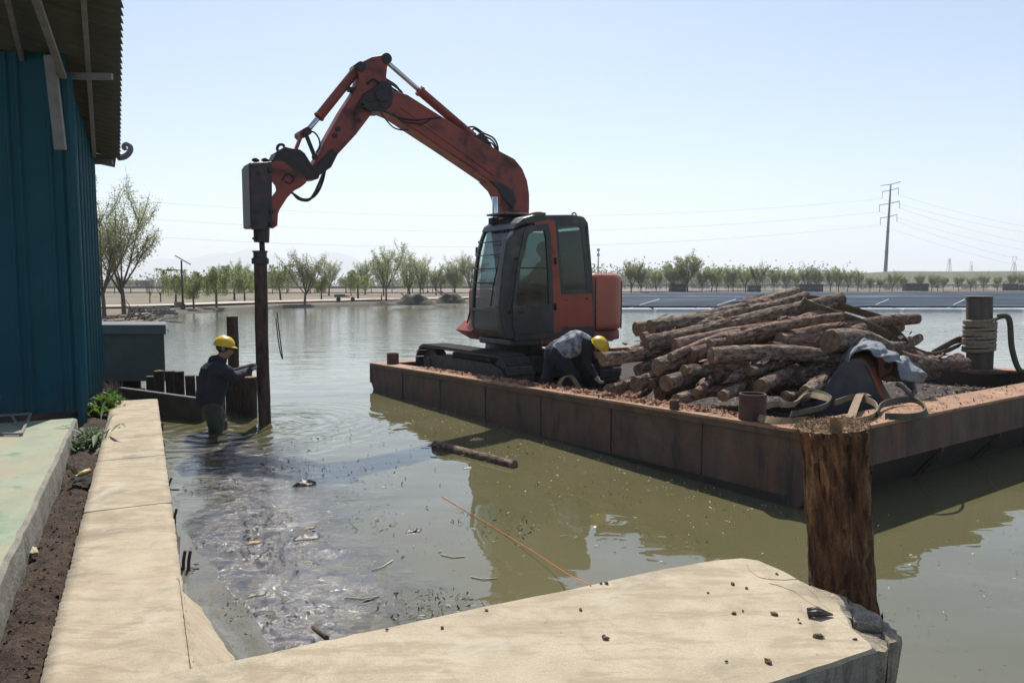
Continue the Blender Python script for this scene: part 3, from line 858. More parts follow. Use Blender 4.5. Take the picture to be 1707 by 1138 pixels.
# cracks running in from the broken corner, and a dark splinter lying there
for cr_ in ([(1244, 939), (1252, 952), (1268, 962), (1300, 966), (1330, 965), (1356, 973)], [(1284, 972), (1306, 978), (1330, 990), (1352, 1006), (1366, 1012)], [(1330, 965), (1352, 985), (1376, 1012), (1402, 1034), (1436, 1056)]):
    P = smooth_path([G(x, y, 0.6015) for x, y in cr_], 6)
    mb = MB()
    mb.ribbon([p + V((wob(p, 18, 2) * 0.006, wob(p, 18, 7) * 0.006, 0)) for p in P], [V((0.001, 1, 0)) * (0.0045 + 0.003 * wob(p, 9, 4)) for p in P], 0.001)
    o = mb.build('crack', ['mud_bank'], near, origin=near.location); o.location = (0, 0, 0)
mb = MB()
for q in (0.0, 0.02):
    P = [G(1346, 1017 + q * 300, 0.612), G(1362, 1016 + q * 250, 0.622), G(1388, 1024, 0.61)]
    mb.tube(P, [0.012, 0.014, 0.004], 6)
tag(mb.build('splinter', ['debris'], origin=G(1362, 1020, 0.61)), 'dark wet splinter of wood lying on the broken corner by the log post', 'splinter')

# ground the photographer stands on, behind the wall
mb = MB()
gp = [V((-9, -6, 0)), V((0.7, -6, 0)), V((0.75, 2.2, 0)), V((-1.5, 1.2, 0)), V((-9, 1.2, 0))]
mb.prism([(p.x, p.y) for p in gp], lambda a, b_, h: V((a, b_, h)), -0.3, 0.2)
tag(mb.build('ground', ['soil']), kind='structure')

# mud clods and pebbles on the wall cap
proto = None
clods = [(345, 705), (372, 712), (170, 745), (225, 762), (230, 800), (210, 852), (335, 865), (400, 857), (430, 885), (437, 900), (155, 845), (175, 862), (510, 955), (480, 940), (310, 1053), (145, 1052), (222, 1108), (655, 965), (72, 780), (80, 808)]
clods = [(1150 + x / 2.38, 660 + y / 2.38) for x, y in clods] + [(783, 1012), (811, 1017), (926, 1018), (968, 1016), (737, 1046), (856, 1033), (1006, 1060), (1010, 1064), (922, 1104), (1011, 972), (1002, 972), (953, 1136), (645, 1049)]
clods = [c_ for k_, c_ in enumerate(clods) if k_ % 3 != 1]
for i, (px, py) in enumerate(clods):
    p = G(px, py, 0.602)
    sz = random.uniform(0.0035, 0.0085) * (1.5 if i in (4, 8, 9, 22, 23) else 1)
    bm = bmesh.new()
    bmesh.ops.create_icosphere(bm, subdivisions=2, radius=1)
    for v in bm.verts:
        k = 1 + wob(v.co, 1.4, i) * 0.5
        v.co = V((v.co.x * k * 1.5, v.co.y * k, v.co.z * k * 0.7)) * sz
    me = bpy.data.meshes.new('mud_clod'); bm.to_mesh(me); bm.free()
    me.materials.append(M['clod'])
    o = bpy.data.objects.new('mud_clod', me); COL.objects.link(o)
    o.location = p + V((0, 0, sz * 0.4)); o.rotation_euler = (0, 0, random.uniform(0, 3))
    tag(o, 'small dry mud clod lying on the foreground concrete', 'clod', 'mud clods scattered on the wall cap')

# ================================================================== painted slab, soil strip
SA = V((-2.7, 3.9, 0.45)); SD = V((-0.449, 0.8935, 0)); SN = V((-0.8935, -0.449, 0))
slab = empty('painted_slab', (-5, 6, 0), 'raised concrete floor with worn green paint in front of the blue shed', 'floor')
mb = MB()
def slab_edge(a, c, z):
    p = SA + SD * a + SN * c
    return V((p.x, p.y, z))
na = 60
vs = []
a0, a1 = -5.0, 4.5
for i in range(na + 1):
    a = a0 + (a1 - a0) * i / na
    p = slab_edge(a, 0, 0.45)
    e = wob(p, 5, 1) * 0.01 + wob(p, 17, 1) * 0.006
    vs += [slab_edge(a, 6.5, 0.45), slab_edge(a, 0.03 + e, 0.45), slab_edge(a, 0.0 + e, 0.437), slab_edge(a, -0.01 + e * 1.5, 0.3), slab_edge(a, -0.01, -0.2)]
fs = []; mi = []
for i in range(na):
    for k in range(4):
        fs.append((5 * i + k, 5 * i + k + 1, 5 * i + 6 + k, 5 * i + 5 + k)); mi.append(0 if k == 0 else 1)
fs.append((5 * na, 5 * na + 1, 5 * na + 2, 5 * na + 3, 5 * na + 4)); mi.append(1)
mb.add(vs, fs, 0, False); mb.m = mi
M['slab_side'] = pm('slab_side', (0.27, 0.245, 0.205), (0.18, 0.165, 0.135), 6, 0.9, 0.9, 30, 0.012, grain=0.3)
o = mb.build('floor_top', ['green_floor', 'slab_side'], slab, origin=slab.location); o.location = (0, 0, 0)

mb = MB()
def soil_fn(u, v):
    a = -4.0 + 16.5 * v
    inner = path_pt(a - 0.9, 0.50, 0)
    out = slab_edge(a - 1.0, 0.06, 0) if a < 5.4 else slab_edge(4.4, 0.06, 0).lerp(V((-9.5, 16.0, 0)), (a - 5.4) / 8.0)
    p = inner.lerp(out, u)
    z = 0.235 + wob(p, 1.1, 3) * 0.03 + wob(p, 5, 8) * 0.022 + wob(p, 16, 2) * 0.016 + wob(p, 40, 2) * 0.006
    z += 0.05 * (1 - abs(2 * u - 1)) - 0.03 * (1 if v < 0.5 else 0)
    return V((p.x, p.y, z))
mb.grid(soil_fn, 40, 420)
tag(mb.build('soil_strip', ['soil']), kind='structure')
# loose lumps over the soil
random.seed(55)
mb = MB()
for i in range(2600):
    u, v = random.random(), random.random() ** 1.6
    p = soil_fn(u, v)
    sz = random.uniform(0.004, 0.016) * (1.6 if random.random() < 0.06 else 1)
    q = [p + V((random.gauss(0, 1), random.gauss(0, 1), random.gauss(0, .8))).normalized() * sz for _ in range(5)]
    mb.add(q, [(0, 1, 2), (0, 2, 3), (0, 3, 1), (4, 2, 1), (4, 3, 2), (4, 1, 3)])
tag(mb.build('soil_lumps', ['soil']), 'loose dry lumps of soil in the strip beside the walkway', 'soil', kind='stuff')
# stone flake on the soil by the slab
mb = chunk([G(40, 912, 0.27), G(62, 916, 0.27), G(64, 926, 0.27), G(48, 924, 0.27)], 0.29, 0.03, 3)
tag(mb.build('stone_flake', ['concrete'], origin=G(52, 920, 0.27)), 'flat pale stone flake lying on the brown soil beside the green floor', 'stone')

# ================================================================== blue shed
K = V((-5.05, 8.55, 0)); WD = V((-0.423, 0.906, 0)); WN = V((0.906, 0.423, 0)); FD = V((-0.998, -0.06, 0)); FN = V((0.06, -0.998, 0))
WLEN = 3.25
shed = empty('blue_shed', K, 'blue corrugated metal shed with a grey scalloped roof at the left edge', 'shed')
def rib_profile(L, start=0.0):
    """points (along, out) of a trapezoid sheet: pairs of ribs on a flat pan"""
    pts = [(0.0, 0.0)]
    per = 0.45
    k = 0
    while k * per < L:
        for off in (0.06, 0.18):
            x = k * per + off
            for dx, h in ((0, 0), (0.016, 0.024), (0.036, 0.024), (0.052, 0)):
                if x + dx < L - 0.004:
                    pts.append((x + dx, h))
        k += 1
    pts.append((L, pts[-1][1] * 0))
    return pts
def sheet(org, d, nrm, L, z0, ztop):
    mb = MB()
    pr = rib_profile(L)
    vs = []
    for s_, h in pr:
        p = org + d * s_ + nrm * h
        zt = ztop(p)
        vs += [V((p.x, p.y, z0)), V((p.x, p.y, zt))]
    mb.add(vs, [(2 * i, 2 * i + 1, 2 * i + 3, 2 * i + 2) for i in range(len(pr) - 1)], 0, False)
    return mb
def wall_top(p):
    s_ = (V((p.x, p.y, 0)) - K).dot(WD)
    return 4.28 - 0.142 * s_
EV0 = V((-3.78, 7.33, 4.72)); EV2 = V((-6.06, 11.5, 3.84)); ED = (EV2 - EV0).normalized()
EH = V((ED.x, ED.y, 0)).normalized(); EN = V((EH.y * -1, EH.x, 0))   # inward (to the left)
if EN.x > 0: EN = -EN
SLOPE = 0.16
pan = 0.90
x = 0.0; i = 0
while x < WLEN - 0.01:
    L = min(pan, WLEN - x)
    o = sheet(K + WD * x + WN * (0.003 * (i % 2)), WD, WN, L, 0.17, wall_top).build('wall_sheet', ['blue_sheet'], shed, origin=K, fixn=False); o.location = (0, 0, 0)
    x += L; i += 1
for i in range(5):
    o = sheet(K + FD * (i * 0.9) + FN * (0.003 * (i % 2)) - FN * 0.02, FD, FN, 0.9, 0.40, lambda p: 4.5).build('wall_sheet', ['blue_sheet'], shed, origin=K, fixn=False); o.location = (0, 0, 0)
# back wall and far side close the volume; dark opening strip under the roof stays open
mb = MB()
KB = K + WD * WLEN
mb.add([KB + V((0, 0, 0.17)), KB + V((0, 0, 3.75)), KB + FD * 4.5 + V((0, 0, 3.75)), KB + FD * 4.5 + V((0, 0, 0.17))], [(0, 1, 2, 3)])
o = mb.build('back_wall', ['blue_sheet'], shed, origin=K); o.location = (0, 0, 0)
# corner trim
mb = MB()
mb.box(K + WN * 0.02 + FN * 0.0 + V((0, 0, 2.2)), (0.07, 0.07, 4.1), Matrix.Rotation(R(-25), 3, 'Z'))
o = mb.build('corner_trim', ['blue_sheet'], shed, bevel=0.006, origin=K); o.location = (0, 0, 0)
# roof of scalloped sheets
def roof_pt(s_, c, h=0.0):
    p = EV0 + ED * s_ + EN * c
    return V((p.x, p.y, p.z + SLOPE * c + h))
pitch = 0.155
s0 = -5.2; s1 = (EV2 - EV0).length + 0.06
ns = 5
for q in range(ns):
    a0 = s0 + (s1 - s0) * q / ns; a1 = s0 + (s1 - s0) * (q + 1) / ns
    mb = MB()
    n = int((a1 - a0) / pitch * 8)
    vs = []
    for i in range(n + 1):
        s_ = a0 + (a1 - a0) * i / n
        ph = (s_ / pitch) % 1.0
        h = 0.055 * (abs(math.sin(math.pi * ph)) - 0.4)
        for c in (0.0, 0.5, 1.2, 2.2, 4.2):
            lip = (0.075 * ph - 0.02) if c == 0 else 0.0       # scalloped lip of every wave
            vs.append(roof_pt(s_, c - lip, h + 0.003 * (q % 2) - lip * 0.4))
    fs = [(5 * i + k, 5 * i + k + 1, 5 * i + 6 + k, 5 * i + 5 + k) for i in range(n) for k in range(4)]
    mb.add(vs, fs, 0, True)
    o = mb.build('roof_sheet', ['roof_sheet'], shed, origin=K, fixn=False)
    o.location = (0, 0, 0)
    sl = o.modifiers.new('thick', 'SOLIDIFY'); sl.thickness = 0.012
def rel(o): o.location = (0, 0, 0); return o
for c, wd, ht in ((0.30, 0.05, 0.07), (0.95, 0.05, 0.08), (1.9, 0.05, 0.08), (2.9, 0.05, 0.08)):
    mb = MB()
    mb.beam(roof_pt(s0, c, -0.08), roof_pt(s1 - 0.12, c, -0.08), wd, ht)
    rel(mb.build('purlin', ['grey_steel'], shed, bevel=0.004, origin=K))
def eave_s_at(Yv): return (Yv - EV0.y) / ED.y
for Yv in (11.35, 8.75, 6.3):
    s_ = eave_s_at(Yv)
    a = roof_pt(s_, 0.06, -0.15)
    mb = MB()
    mb.beam(a, a + FD * 3.6 + V((0, 0, 0.0 if Yv > 8 else 0.3)), 0.05, 0.07)
    rel(mb.build('rafter', ['grey_steel'], shed, bevel=0.004, origin=K))
# eave end board
mb = MB()
a = roof_pt(s1 - 0.04, 0.02, -0.085); c2 = roof_pt(s1 - 0.04, 1.2, -0.085)
mb.beam(a, c2, 0.03, 0.15)
rel(mb.build('end_board', ['grey_render'], shed, origin=K))
# brace plate and slanting tie on the front
mb = MB()
fa = D(83, 92, 8.30); fb = D(101, 250, 8.36)
mb.beam(fa, fb, 0.12, 0.05, up=FN)
rel(mb.build('brace', ['grey_steel'], shed, bevel=0.008, origin=K))
mb = MB()
mb.beam(D(50, -30, 6.6), D(105, 128, 8.4), 0.07, 0.05)
rel(mb.build('tie_bar', ['grey_steel'], shed, bevel=0.005, origin=K))
# curled ornament at the eave end
mb = MB()
oo = roof_pt(s1, -0.02, 0.06)
cu = [V((0, 0, -0.06)), V((0.10, 0, -0.05)), V((0.19, 0, 0.0)), V((0.25, 0, 0.09)), V((0.235, 0, 0.17)), V((0.17, 0, 0.20)), V((0.115, 0, 0.165)), V((0.125, 0, 0.11)), V((0.17, 0, 0.115))]
cu = [p * 0.78 for p in cu]
cc = smooth_path(cu, 5)
nn_ = len(cc)
mb.tube([oo + V((p.x, p.y, p.z)) for p in cc], [0.05 - 0.026 * i / nn_ for i in range(nn_)], 10)
rel(mb.build('curled_ornament', ['grey_steel'], shed, origin=K))

# metal frame lying on the green floor
fr_ = empty('metal_frame', G(20, 715, 0.46), 'thin grey metal frame lying on the green floor by the shed front', 'frame')
mb = MB()
q = [G(-40, 695, 0.47), G(51, 689, 0.50), G(36, 723, 0.47), G(-40, 723, 0.47)]
for i in range(4):
    mb.beam(q[i], q[(i + 1) % 4], 0.022, 0.022)
mb.beam(G(20, 692, 0.5), G(28, 706, 0.47), 0.02, 0.02)
o = mb.build('frame_bar', ['grey_steel'], fr_, origin=fr_.location); o.location = (0, 0, 0)

# ================================================================== grey rendered tank behind the walkway
gb0 = D(166, 640, 12.3)
tank = empty('concrete_tank', (-6.4, 12.3, 0.2), 'dark grey rendered box with an overhanging cap beside the shed', 'tank')
xl, xr = D(150, 590, 12.2).x, D(277, 590, 12.2).x
zt = D(220, 541, 12.2).z; zc_ = D(220, 557, 12.2).z; zb = D(220, 636, 12.2).z
def skew_box(x0, x1, y0, dep, z0, z1, name, mat, bev):
    """box whose depth runs along the shed, so that only its front shows from the walkway"""
    mb = MB()
    d_ = WD * dep
    fr4 = [V((x0, y0, 0)), V((x1, y0, 0)), V((x1, y0, 0)) + d_, V((x0, y0, 0)) + d_]
    mb.prism([(p.x, p.y) for p in fr4], lambda a, b, h: V((a, b, h)), z0, z1)
    return rel(mb.build(name, [mat], tank, bevel=bev, origin=tank.location))
skew_box(xl, xr - 0.05, 12.25, 1.1, zb, zc_ - 0.003, 'body', 'grey_render', 0.012)
skew_box(xl, xr + 0.01, 12.2, 1.2, zc_, zt, 'cap', 'grey_cap', 0.012)
skew_box(xl + 0.2, xl + 0.5, 12.7, 0.4, -0.3, zb - 0.003, 'footing', 'grey_render', 0)
skew_box(xr - 1.0, xr - 0.7, 12.7, 0.4, -0.3, zb - 0.003, 'footing', 'grey_render', 0)
ORD = ['first', 'second', 'third', 'fourth', 'fifth', 'sixth', 'seventh', 'eighth', 'ninth', 'tenth', 'eleventh', 'twelfth', 'thirteenth', 'fourteenth', 'fifteenth', 'sixteenth', 'seventeenth', 'eighteenth']
# ================================================================== timber piles
def log_mesh(name, L, r, mats=('bark', 'cut_wood'), nseg=14, rings=None, seed=0.0, taper=0.0, rough=0.05, bend=0.0, pointed=0.0, axis='X', flare=0.0):
    """log along its axis from 0 to L: uneven bark surface, sawn ends of their own colour"""
    rings = rings or max(6, int(L / 0.12))
    mb = MB()
    vs = []; fs = []; mi = []; sm = []
    for i in range(rings + 1):
        f = i / rings
        rr = r * (1 - taper * f)
        if pointed and f * L > L - pointed:
            rr *= max(0.12, (L - f * L) / pointed)
        for k in range(nseg):
            a = 2 * math.pi * k / nseg
            q = V((math.cos(a) * r, math.sin(a) * r, f * L))
            rad = rr * (1 + rough * 1.3 * wob((q.x * 6, q.y * 6, q.z * 1.6), 1, seed) + rough * 0.9 * wob((q.x * 22, q.y * 22, q.z * 5), 1, seed + 4) + rough * 0.7 * wob((q.x * 45, q.y * 45, q.z * 14), 1, seed + 8))
            if flare: rad *= 1 + flare * max(0, f - 0.9) * 10
            off = bend * math.sin(math.pi * f)
            vs.append((math.cos(a) * rad + off + 0.12 * r * wob((0, 0, f * L), 0.9, seed + 2), math.sin(a) * rad, f * L))
    for i in range(rings):
        for k in range(nseg):
            k2 = (k + 1) % nseg
            fs.append((i * nseg + k, i * nseg + k2, (i + 1) * nseg + k2, (i + 1) * nseg + k))
    mb.add(vs, fs, 0, True)
    for e, flip in ((0, True), (rings, False)):
        cx = sum(vs[e * nseg + k][0] for k in range(nseg)) / nseg
        cz = vs[e * nseg][2]
        o = len(mb.v)
        ring = [V(vs[e * nseg + k]) for k in range(nseg)]
        inner = [V((cx + (p.x - cx) * 0.5, p.y * 0.5, cz + (-1 if flip else 1) * 0.01 * (0.5 + wob(p, 20, seed)))) for p in ring]
        mb.v += [tuple(p) for p in ring + inner]
        for k in range(nseg):
            k2 = (k + 1) % nseg
            q = (o + k, o + k2, o + nseg + k2, o + nseg + k)
            mb.f.append(tuple(reversed(q)) if flip else q); mb.m.append(1); mb.sm.append(False)
        q = tuple(o + nseg + k for k in range(nseg))
        mb.f.append(tuple(reversed(q)) if flip else q); mb.m.append(1); mb.sm.append(False)
    if axis == 'X':
        mb.v = [(z, y, -x) for x, y, z in mb.v]
    return mb.mesh(name, list(mats))
def put_log(name, a, b, r, label, cat, group=None, mats=('bark', 'cut_wood'), seed=0.0, **kw):
    a, b = V(a), V(b)
    d = b - a
    me = log_mesh(name, d.length, r, mats, seed=seed, **kw)
    o = bpy.data.objects.new(name, me); COL.objects.link(o)
    o.location = a
    o.rotation_euler = d.to_track_quat('X', 'Z').to_euler()
    return tag(o, label, cat, group)
M['bark_v'] = pm('bark_v', (0.075, 0.045, 0.033), (0.026, 0.016, 0.014), 18, 0.8, 1.0, 30, 0.03, stretch=(1, 1, 0.25), c3=(0.10, 0.06, 0.042), s3=9, t3=(0.55, 0.7), rnd=0.5)
def pile(name, x, y, ztop, r, seed, label, cat, group=None, lean=(0, 0)):
    zb = -0.6
    me = log_mesh(name, ztop - zb, r, ('bark_v', 'cut_wood'), seed=seed, axis='Z', taper=-0.04, rough=0.06)
    o = bpy.data.objects.new(name, me); COL.objects.link(o)
    o.location = (x, y, zb); o.rotation_euler = (lean[1], lean[0], seed)
    return tag(o, label, cat, group)
random.seed(5)
# left run: from under the tank to the worker
pl0 = V((-6.75, 11.75, 0)); pl1 = V((-4.35, 11.25, 0)); pl2 = V((-3.66, 10.35, 0))
i = 0
x = 0.0; nrow = 0; nund = 0
Lr = (pl1 - pl0).length
while x < Lr:
    f = x / Lr
    p = pl0.lerp(pl1, f)
    r = random.uniform(0.066, 0.078)
    under = p.x < -5.72
    zt_ = (0.24 + random.uniform(-0.02, 0.02)) if under else 0.50 + random.uniform(-0.05, 0.05)
    pile('timber_pile', p.x, p.y + random.uniform(-0.03, 0.03), zt_, r, i * 1.9,
         f'{ORD[nund]} short dark pile from the left under the grey tank' if under else f'{ORD[nrow]} dark pile from the grey tank in the finished row', 'pile',
         'piles standing under the tank' if under else 'piles of the finished row')
    nund += under; nrow += not under
    x += 2 * r + random.choice((0.025, 0.035, 0.02, 0.045)); i += 1
# right run, close to the worker
for k in range(6):
    f = (k + 0.5) / 6
    p = pl1.lerp(pl2, f * 0.98)
    pile('timber_pile', p.x, p.y, 0.60 + random.uniform(-0.06, 0.05), 0.085, 40 + k * 1.3, f'{ORD[k]} pile of the short run right of the worker, counted from him', 'pile', 'piles right of the worker')
p = D(388, 560, 11.6)
pile('timber_pile', p.x, p.y, D(388, 527, 11.6).z, 0.082, 77, 'tall lone timber pile standing up behind the worker in the helmet', 'pile')
# the pile under the hammer
PILE = G(441, 705, 0.0)
PILE_Y = PILE.y
zt_pile = D(443, 440, PILE_Y).z
pile('driven_pile', PILE.x, PILE.y, zt_pile, 0.082, 91, 'tall dark timber pile being driven under the hammer of the excavator', 'pile')

# ================================================================== foreground log post
fp_base = G(1405, 985, 0.6)
FPY = 3.36
fa_ = D(1407, 985, FPY); fb_ = D(1385, 706, FPY)
top_z = fb_.z
lean_ = math.atan2(fb_.x - fa_.x, fb_.z - fa_.z)
fp = V((fa_.x - math.tan(lean_) * (fa_.z + 0.6), FPY, 0))
me = log_mesh('log_post', top_z + 0.6, 0.137, ('post_bark', 'fibre'), nseg=110, rings=150, seed=13.0, axis='Z', taper=-0.08, rough=0.07)
# deep vertical furrows and a split near the head
for v in me.vertices:
    c = v.co
    a = math.atan2(c.y, c.x); z = c.z
    k = 1 - 0.055 * max(0, math.sin(a * 7 + 1.2 * math.sin(z * 2.3) + wob(c, 2, 3) * 2)) ** 3
    k -= 0.075 * max(0, 1 - abs(wob((math.cos(a) * 3.2, math.sin(a) * 3.2, z * 1.5), 1.5, 21)) / 0.11) + 0.05 * max(0, 1 - abs(wob((math.cos(a) * 7, math.sin(a) * 7, z * 4.5), 1.5, 31)) / 0.12)
    k += 0.03 * wob((c.x * 8, c.y * 8, c.z * 2), 1.6, 8) - 0.035 * abs(wob((math.cos(a) * 5, math.sin(a) * 5, z * 2.2), 1.6, 5)) ** 0.6 + 0.02
    zz = top_z + 0.6 - z
    if zz < 0.42 and zz > 0.05:
        d_ = abs((a - (-1.45) + math.pi) % (2 * math.pi) - math.pi)
        k -= 0.22 * max(0, 1 - d_ / (0.24 * (0.4 + zz * 1.3))) * (1 if zz < 0.36 else 0.4)
    if zz < 0.06:
        k *= 1.04 + 0.03 * wob(c, 14, 3)
    c.x *= k; c.y *= k
post = empty('log_post', (fp.x, fp.y, -0.6), 'thick brown log post with a frayed fibrous head at the foreground corner', 'post')
post.rotation_euler = (0, lean_, 0)
o = bpy.data.objects.new('trunk', me); COL.objects.link(o); o.parent = post
# frayed fibres on the crushed head
random.seed(3)
mb = MB()
H = top_z + 0.6
for i in range(1500):
    a = random.uniform(0, 2 * math.pi); rr = 0.152 * math.sqrt(random.uniform(0, 1)) * 1.06
    b = V((math.cos(a) * rr, math.sin(a) * rr, H - random.uniform(-0.012, 0.012)))
    out = V((math.cos(a), math.sin(a), 0))
    t_ = V((random.uniform(-1, 1), random.uniform(-1, 1), random.uniform(-0.1, 0.4))).normalized()
    if rr > 0.118:
        t_ = (out * random.uniform(-0.3, 0.35) + V((-out.y, out.x, 0)) * random.uniform(-.7, .7) + V((0, 0, random.uniform(-0.9, 0.2)))).normalized()
    L = random.uniform(0.015, 0.05)
    sgn = t_.orthogonal().normalized() * random.uniform(0.0012, 0.0035)
    mid = b + t_ * L * 0.6 + V((0, 0, 0.006)); e = b + t_ * L + V((0, 0, -0.006 if rr > 0.125 else 0.006))
    mb.add([b - sgn, b + sgn, mid + sgn * 0.7, mid - sgn * 0.7, e], [(0, 1, 2, 3), (3, 2, 4)])
for (a, h, L, wd) in ((-1.9, H - 0.02, 0.085, 0.02), (-1.75, H - 0.01, 0.06, 0.013), (2.6, H - 0.01, 0.05, 0.014)):
    b = V((math.cos(a) * 0.135, math.sin(a) * 0.135, h))
    s_ = V((-math.sin(a), math.cos(a), 0)) * wd
    mb.add([b - s_, b + s_, b + s_ * 0.5 + V((0.012, 0, L)), b - s_ * 0.5 + V((0, 0, L * 1.05))], [(0, 1, 2, 3)])
o = mb.build('frayed_fibre', ['fibre'], post, fixn=False); tag(o, kind='stuff')
# loose bark flakes on the post
mb = MB()
for i in range(26):
    a = random.uniform(-math.pi, 0.2); z = random.uniform(0.75, H - 0.1)
    rr = 0.147
    b = V((math.cos(a) * rr, math.sin(a) * rr, z)); s_ = V((-math.sin(a), math.cos(a), 0)) * random.uniform(0.008, 0.02)
    L = random.uniform(0.05, 0.14); o_ = V((math.cos(a), math.sin(a), 0))
    mb.add([b - s_, b + s_, b + s_ * 0.8 + V((0, 0, L)) + o_ * 0.008, b - s_ * 0.6 + V((0, 0, L * 0.9)) + o_ * 0.012, b - o_ * 0.02 + V((0, 0, L * .5))], [(0, 1, 2, 3), (0, 3, 4), (1, 4, 2)])
o = mb.build('bark_flake', ['post_bark'], post, fixn=False); tag(o, kind='stuff')

# ================================================================== people
def dist_seg(p, a, b):
    ab = b - a
    t = max(0, min(1, (p - a).dot(ab) / max(1e-9, ab.length_squared)))
    return (p - (a + ab * t)).length, t
def body_mesh(name, caps, mats, vox=0.012, smooth=4, wrinkle=0.009, seed=0):
    """caps: (a, b, ra, rb, material index). One continuous remeshed surface."""
    mb = MB()
    for a, b, ra, rb, mi in caps:
        a, b = V(a), V(b)
        d = b - a
        L = d.length
        if L < 1e-4:
            d = V((0, 0, 1)); L = 0
        d = d.normalized()
        prof = []
        for k in range(5):
            t = k / 4 * math.pi / 2
            prof.append((ra * math.sin(t) + 1e-4, -ra * math.cos(t)))
        for k in range(5):
            t = k / 4 * math.pi / 2
            prof.append((rb * math.cos(t) + 1e-4, L + rb * math.sin(t)))
        mb.lathe(prof, a, d, 14)
    me = mb.mesh(name, [])
    ob = bpy.data.objects.new(name, me); COL.objects.link(ob)
    rm = ob.modifiers.new('r', 'REMESH'); rm.mode = 'VOXEL'; rm.voxel_size = vox
    smo = ob.modifiers.new('s', 'SMOOTH'); smo.iterations = smooth; smo.factor = 0.5
    dg = bpy.context.evaluated_depsgraph_get(); dg.update()
    out = bpy.data.meshes.new_from_object(ob.evaluated_get(dg))
    bpy.data.objects.remove(ob)
    for m in mats: out.materials.append(M[m])
    cp = [(V(a), V(b), ra, rb, mi) for a, b, ra, rb, mi in caps]
    mis = []
    for p in out.polygons:
        c = p.center; best = 1e9; bm_ = 0
        for a, b, ra, rb, mi in cp:
            dd, t = dist_seg(c, a, b)
            dd -= ra + (rb - ra) * t
            if dd < best: best = dd; bm_ = mi
        mis.append(bm_)
    out.polygons.foreach_set('material_index', mis)
    out.polygons.foreach_set('use_smooth', [True] * len(mis))
    if wrinkle:
        for v, nrm in zip(out.vertices, [x.normal.copy() for x in out.vertices]):
            k = wob((v.co.x * 9, v.co.y * 9, v.co.z * 14), 1, seed) + 0.5 * wob(v.co, 28, seed) - 1.3 * abs(wob((v.co.x * 7, v.co.y * 7, v.co.z * 13 + v.co.x * 6), 1, seed + 3)) + 0.3
            v.co += nrm * k * wrinkle
    out.name = name
    return out
def hand_caps(wrist, tip_dir, palm_n, mi, curl=0.5, s=1.0):
    """palm, four unequal fingers with a bend, thumb from the side"""
    f = V(tip_dir).normalized(); n = V(palm_n).normalized(); sd_ = f.cross(n).normalized()
    w_ = V(wrist)
    caps = [(w_, w_ + f * 0.05 * s, 0.026 * s, 0.034 * s, mi), (w_ + f * 0.05 * s - sd_ * 0.02 * s, w_ + f * 0.085 * s - sd_ * 0.026 * s, 0.02 * s, 0.018 * s, mi), (w_ + f * 0.05 * s + sd_ * 0.02 * s, w_ + f * 0.085 * s + sd_ * 0.026 * s, 0.02 * s, 0.018 * s, mi)]
    for q, L in ((-0.032, 0.06), (-0.011, 0.075), (0.011, 0.07), (0.032, 0.055)):
        k = w_ + f * 0.088 * s + sd_ * q * s
        m1 = k + (f * (1 - curl * 0.5) + n * curl).normalized() * L * 0.55 * s
        e = m1 + (f * (0.4 - curl) + n).normalized() * L * 0.5 * s
        caps += [(k, m1, 0.0105 * s, 0.0095 * s, mi), (m1, e, 0.0095 * s, 0.008 * s, mi)]
    t0 = w_ + f * 0.025 * s - sd_ * 0.032 * s
    t1 = t0 + (f * 0.6 - sd_ * 0.7 + n * 0.5).normalized() * 0.045 * s
    t2 = t1 + (f * 0.7 + n * 0.7).normalized() * 0.035 * s
    caps += [(t0, t1, 0.014 * s, 0.012 * s, mi), (t1, t2, 0.012 * s, 0.01 * s, mi)]
    return caps
def head_caps(c, fwd, up, mi_skin, mi_hair):
    c = V(c); f = V(fwd).normalized(); u = V(up).normalized(); sd_ = f.cross(u).normalized()
    return [
        (c + u * 0.025 - f * 0.012, c + u * 0.02 + f * 0.01, 0.093, 0.088, mi_hair),
        (c - u * 0.03 + f * 0.035, c - u * 0.06 + f * 0.045, 0.07, 0.052, mi_skin),
        (c - u * 0.088 + f * 0.07, c - u * 0.095 + f * 0.06, 0.026, 0.03, mi_skin),           # chin
        (c + u * 0.005 + f * 0.096, c - u * 0.03 + f * 0.112, 0.010, 0.015, mi_skin),         # nose
        (c - u * 0.058 + f * 0.097 - sd_ * 0.015, c - u * 0.058 + f * 0.097 + sd_ * 0.015, 0.009, 0.009, mi_skin),   # mouth
        (c + u * 0.022 + f * 0.088 - sd_ * 0.035, c + u * 0.024 + f * 0.088 - sd_ * 0.02, 0.011, 0.011, mi_skin),
        (c + u * 0.022 + f * 0.088 + sd_ * 0.035, c + u * 0.024 + f * 0.088 + sd_ * 0.02, 0.011, 0.011, mi_skin),
        (c - u * 0.012 - sd_ * 0.086, c + u * 0.022 - sd_ * 0.09 - f * 0.01, 0.014, 0.018, mi_skin),
        (c - u * 0.012 + sd_ * 0.086, c + u * 0.022 + sd_ * 0.09 - f * 0.01, 0.014, 0.018, mi_skin),
    ]
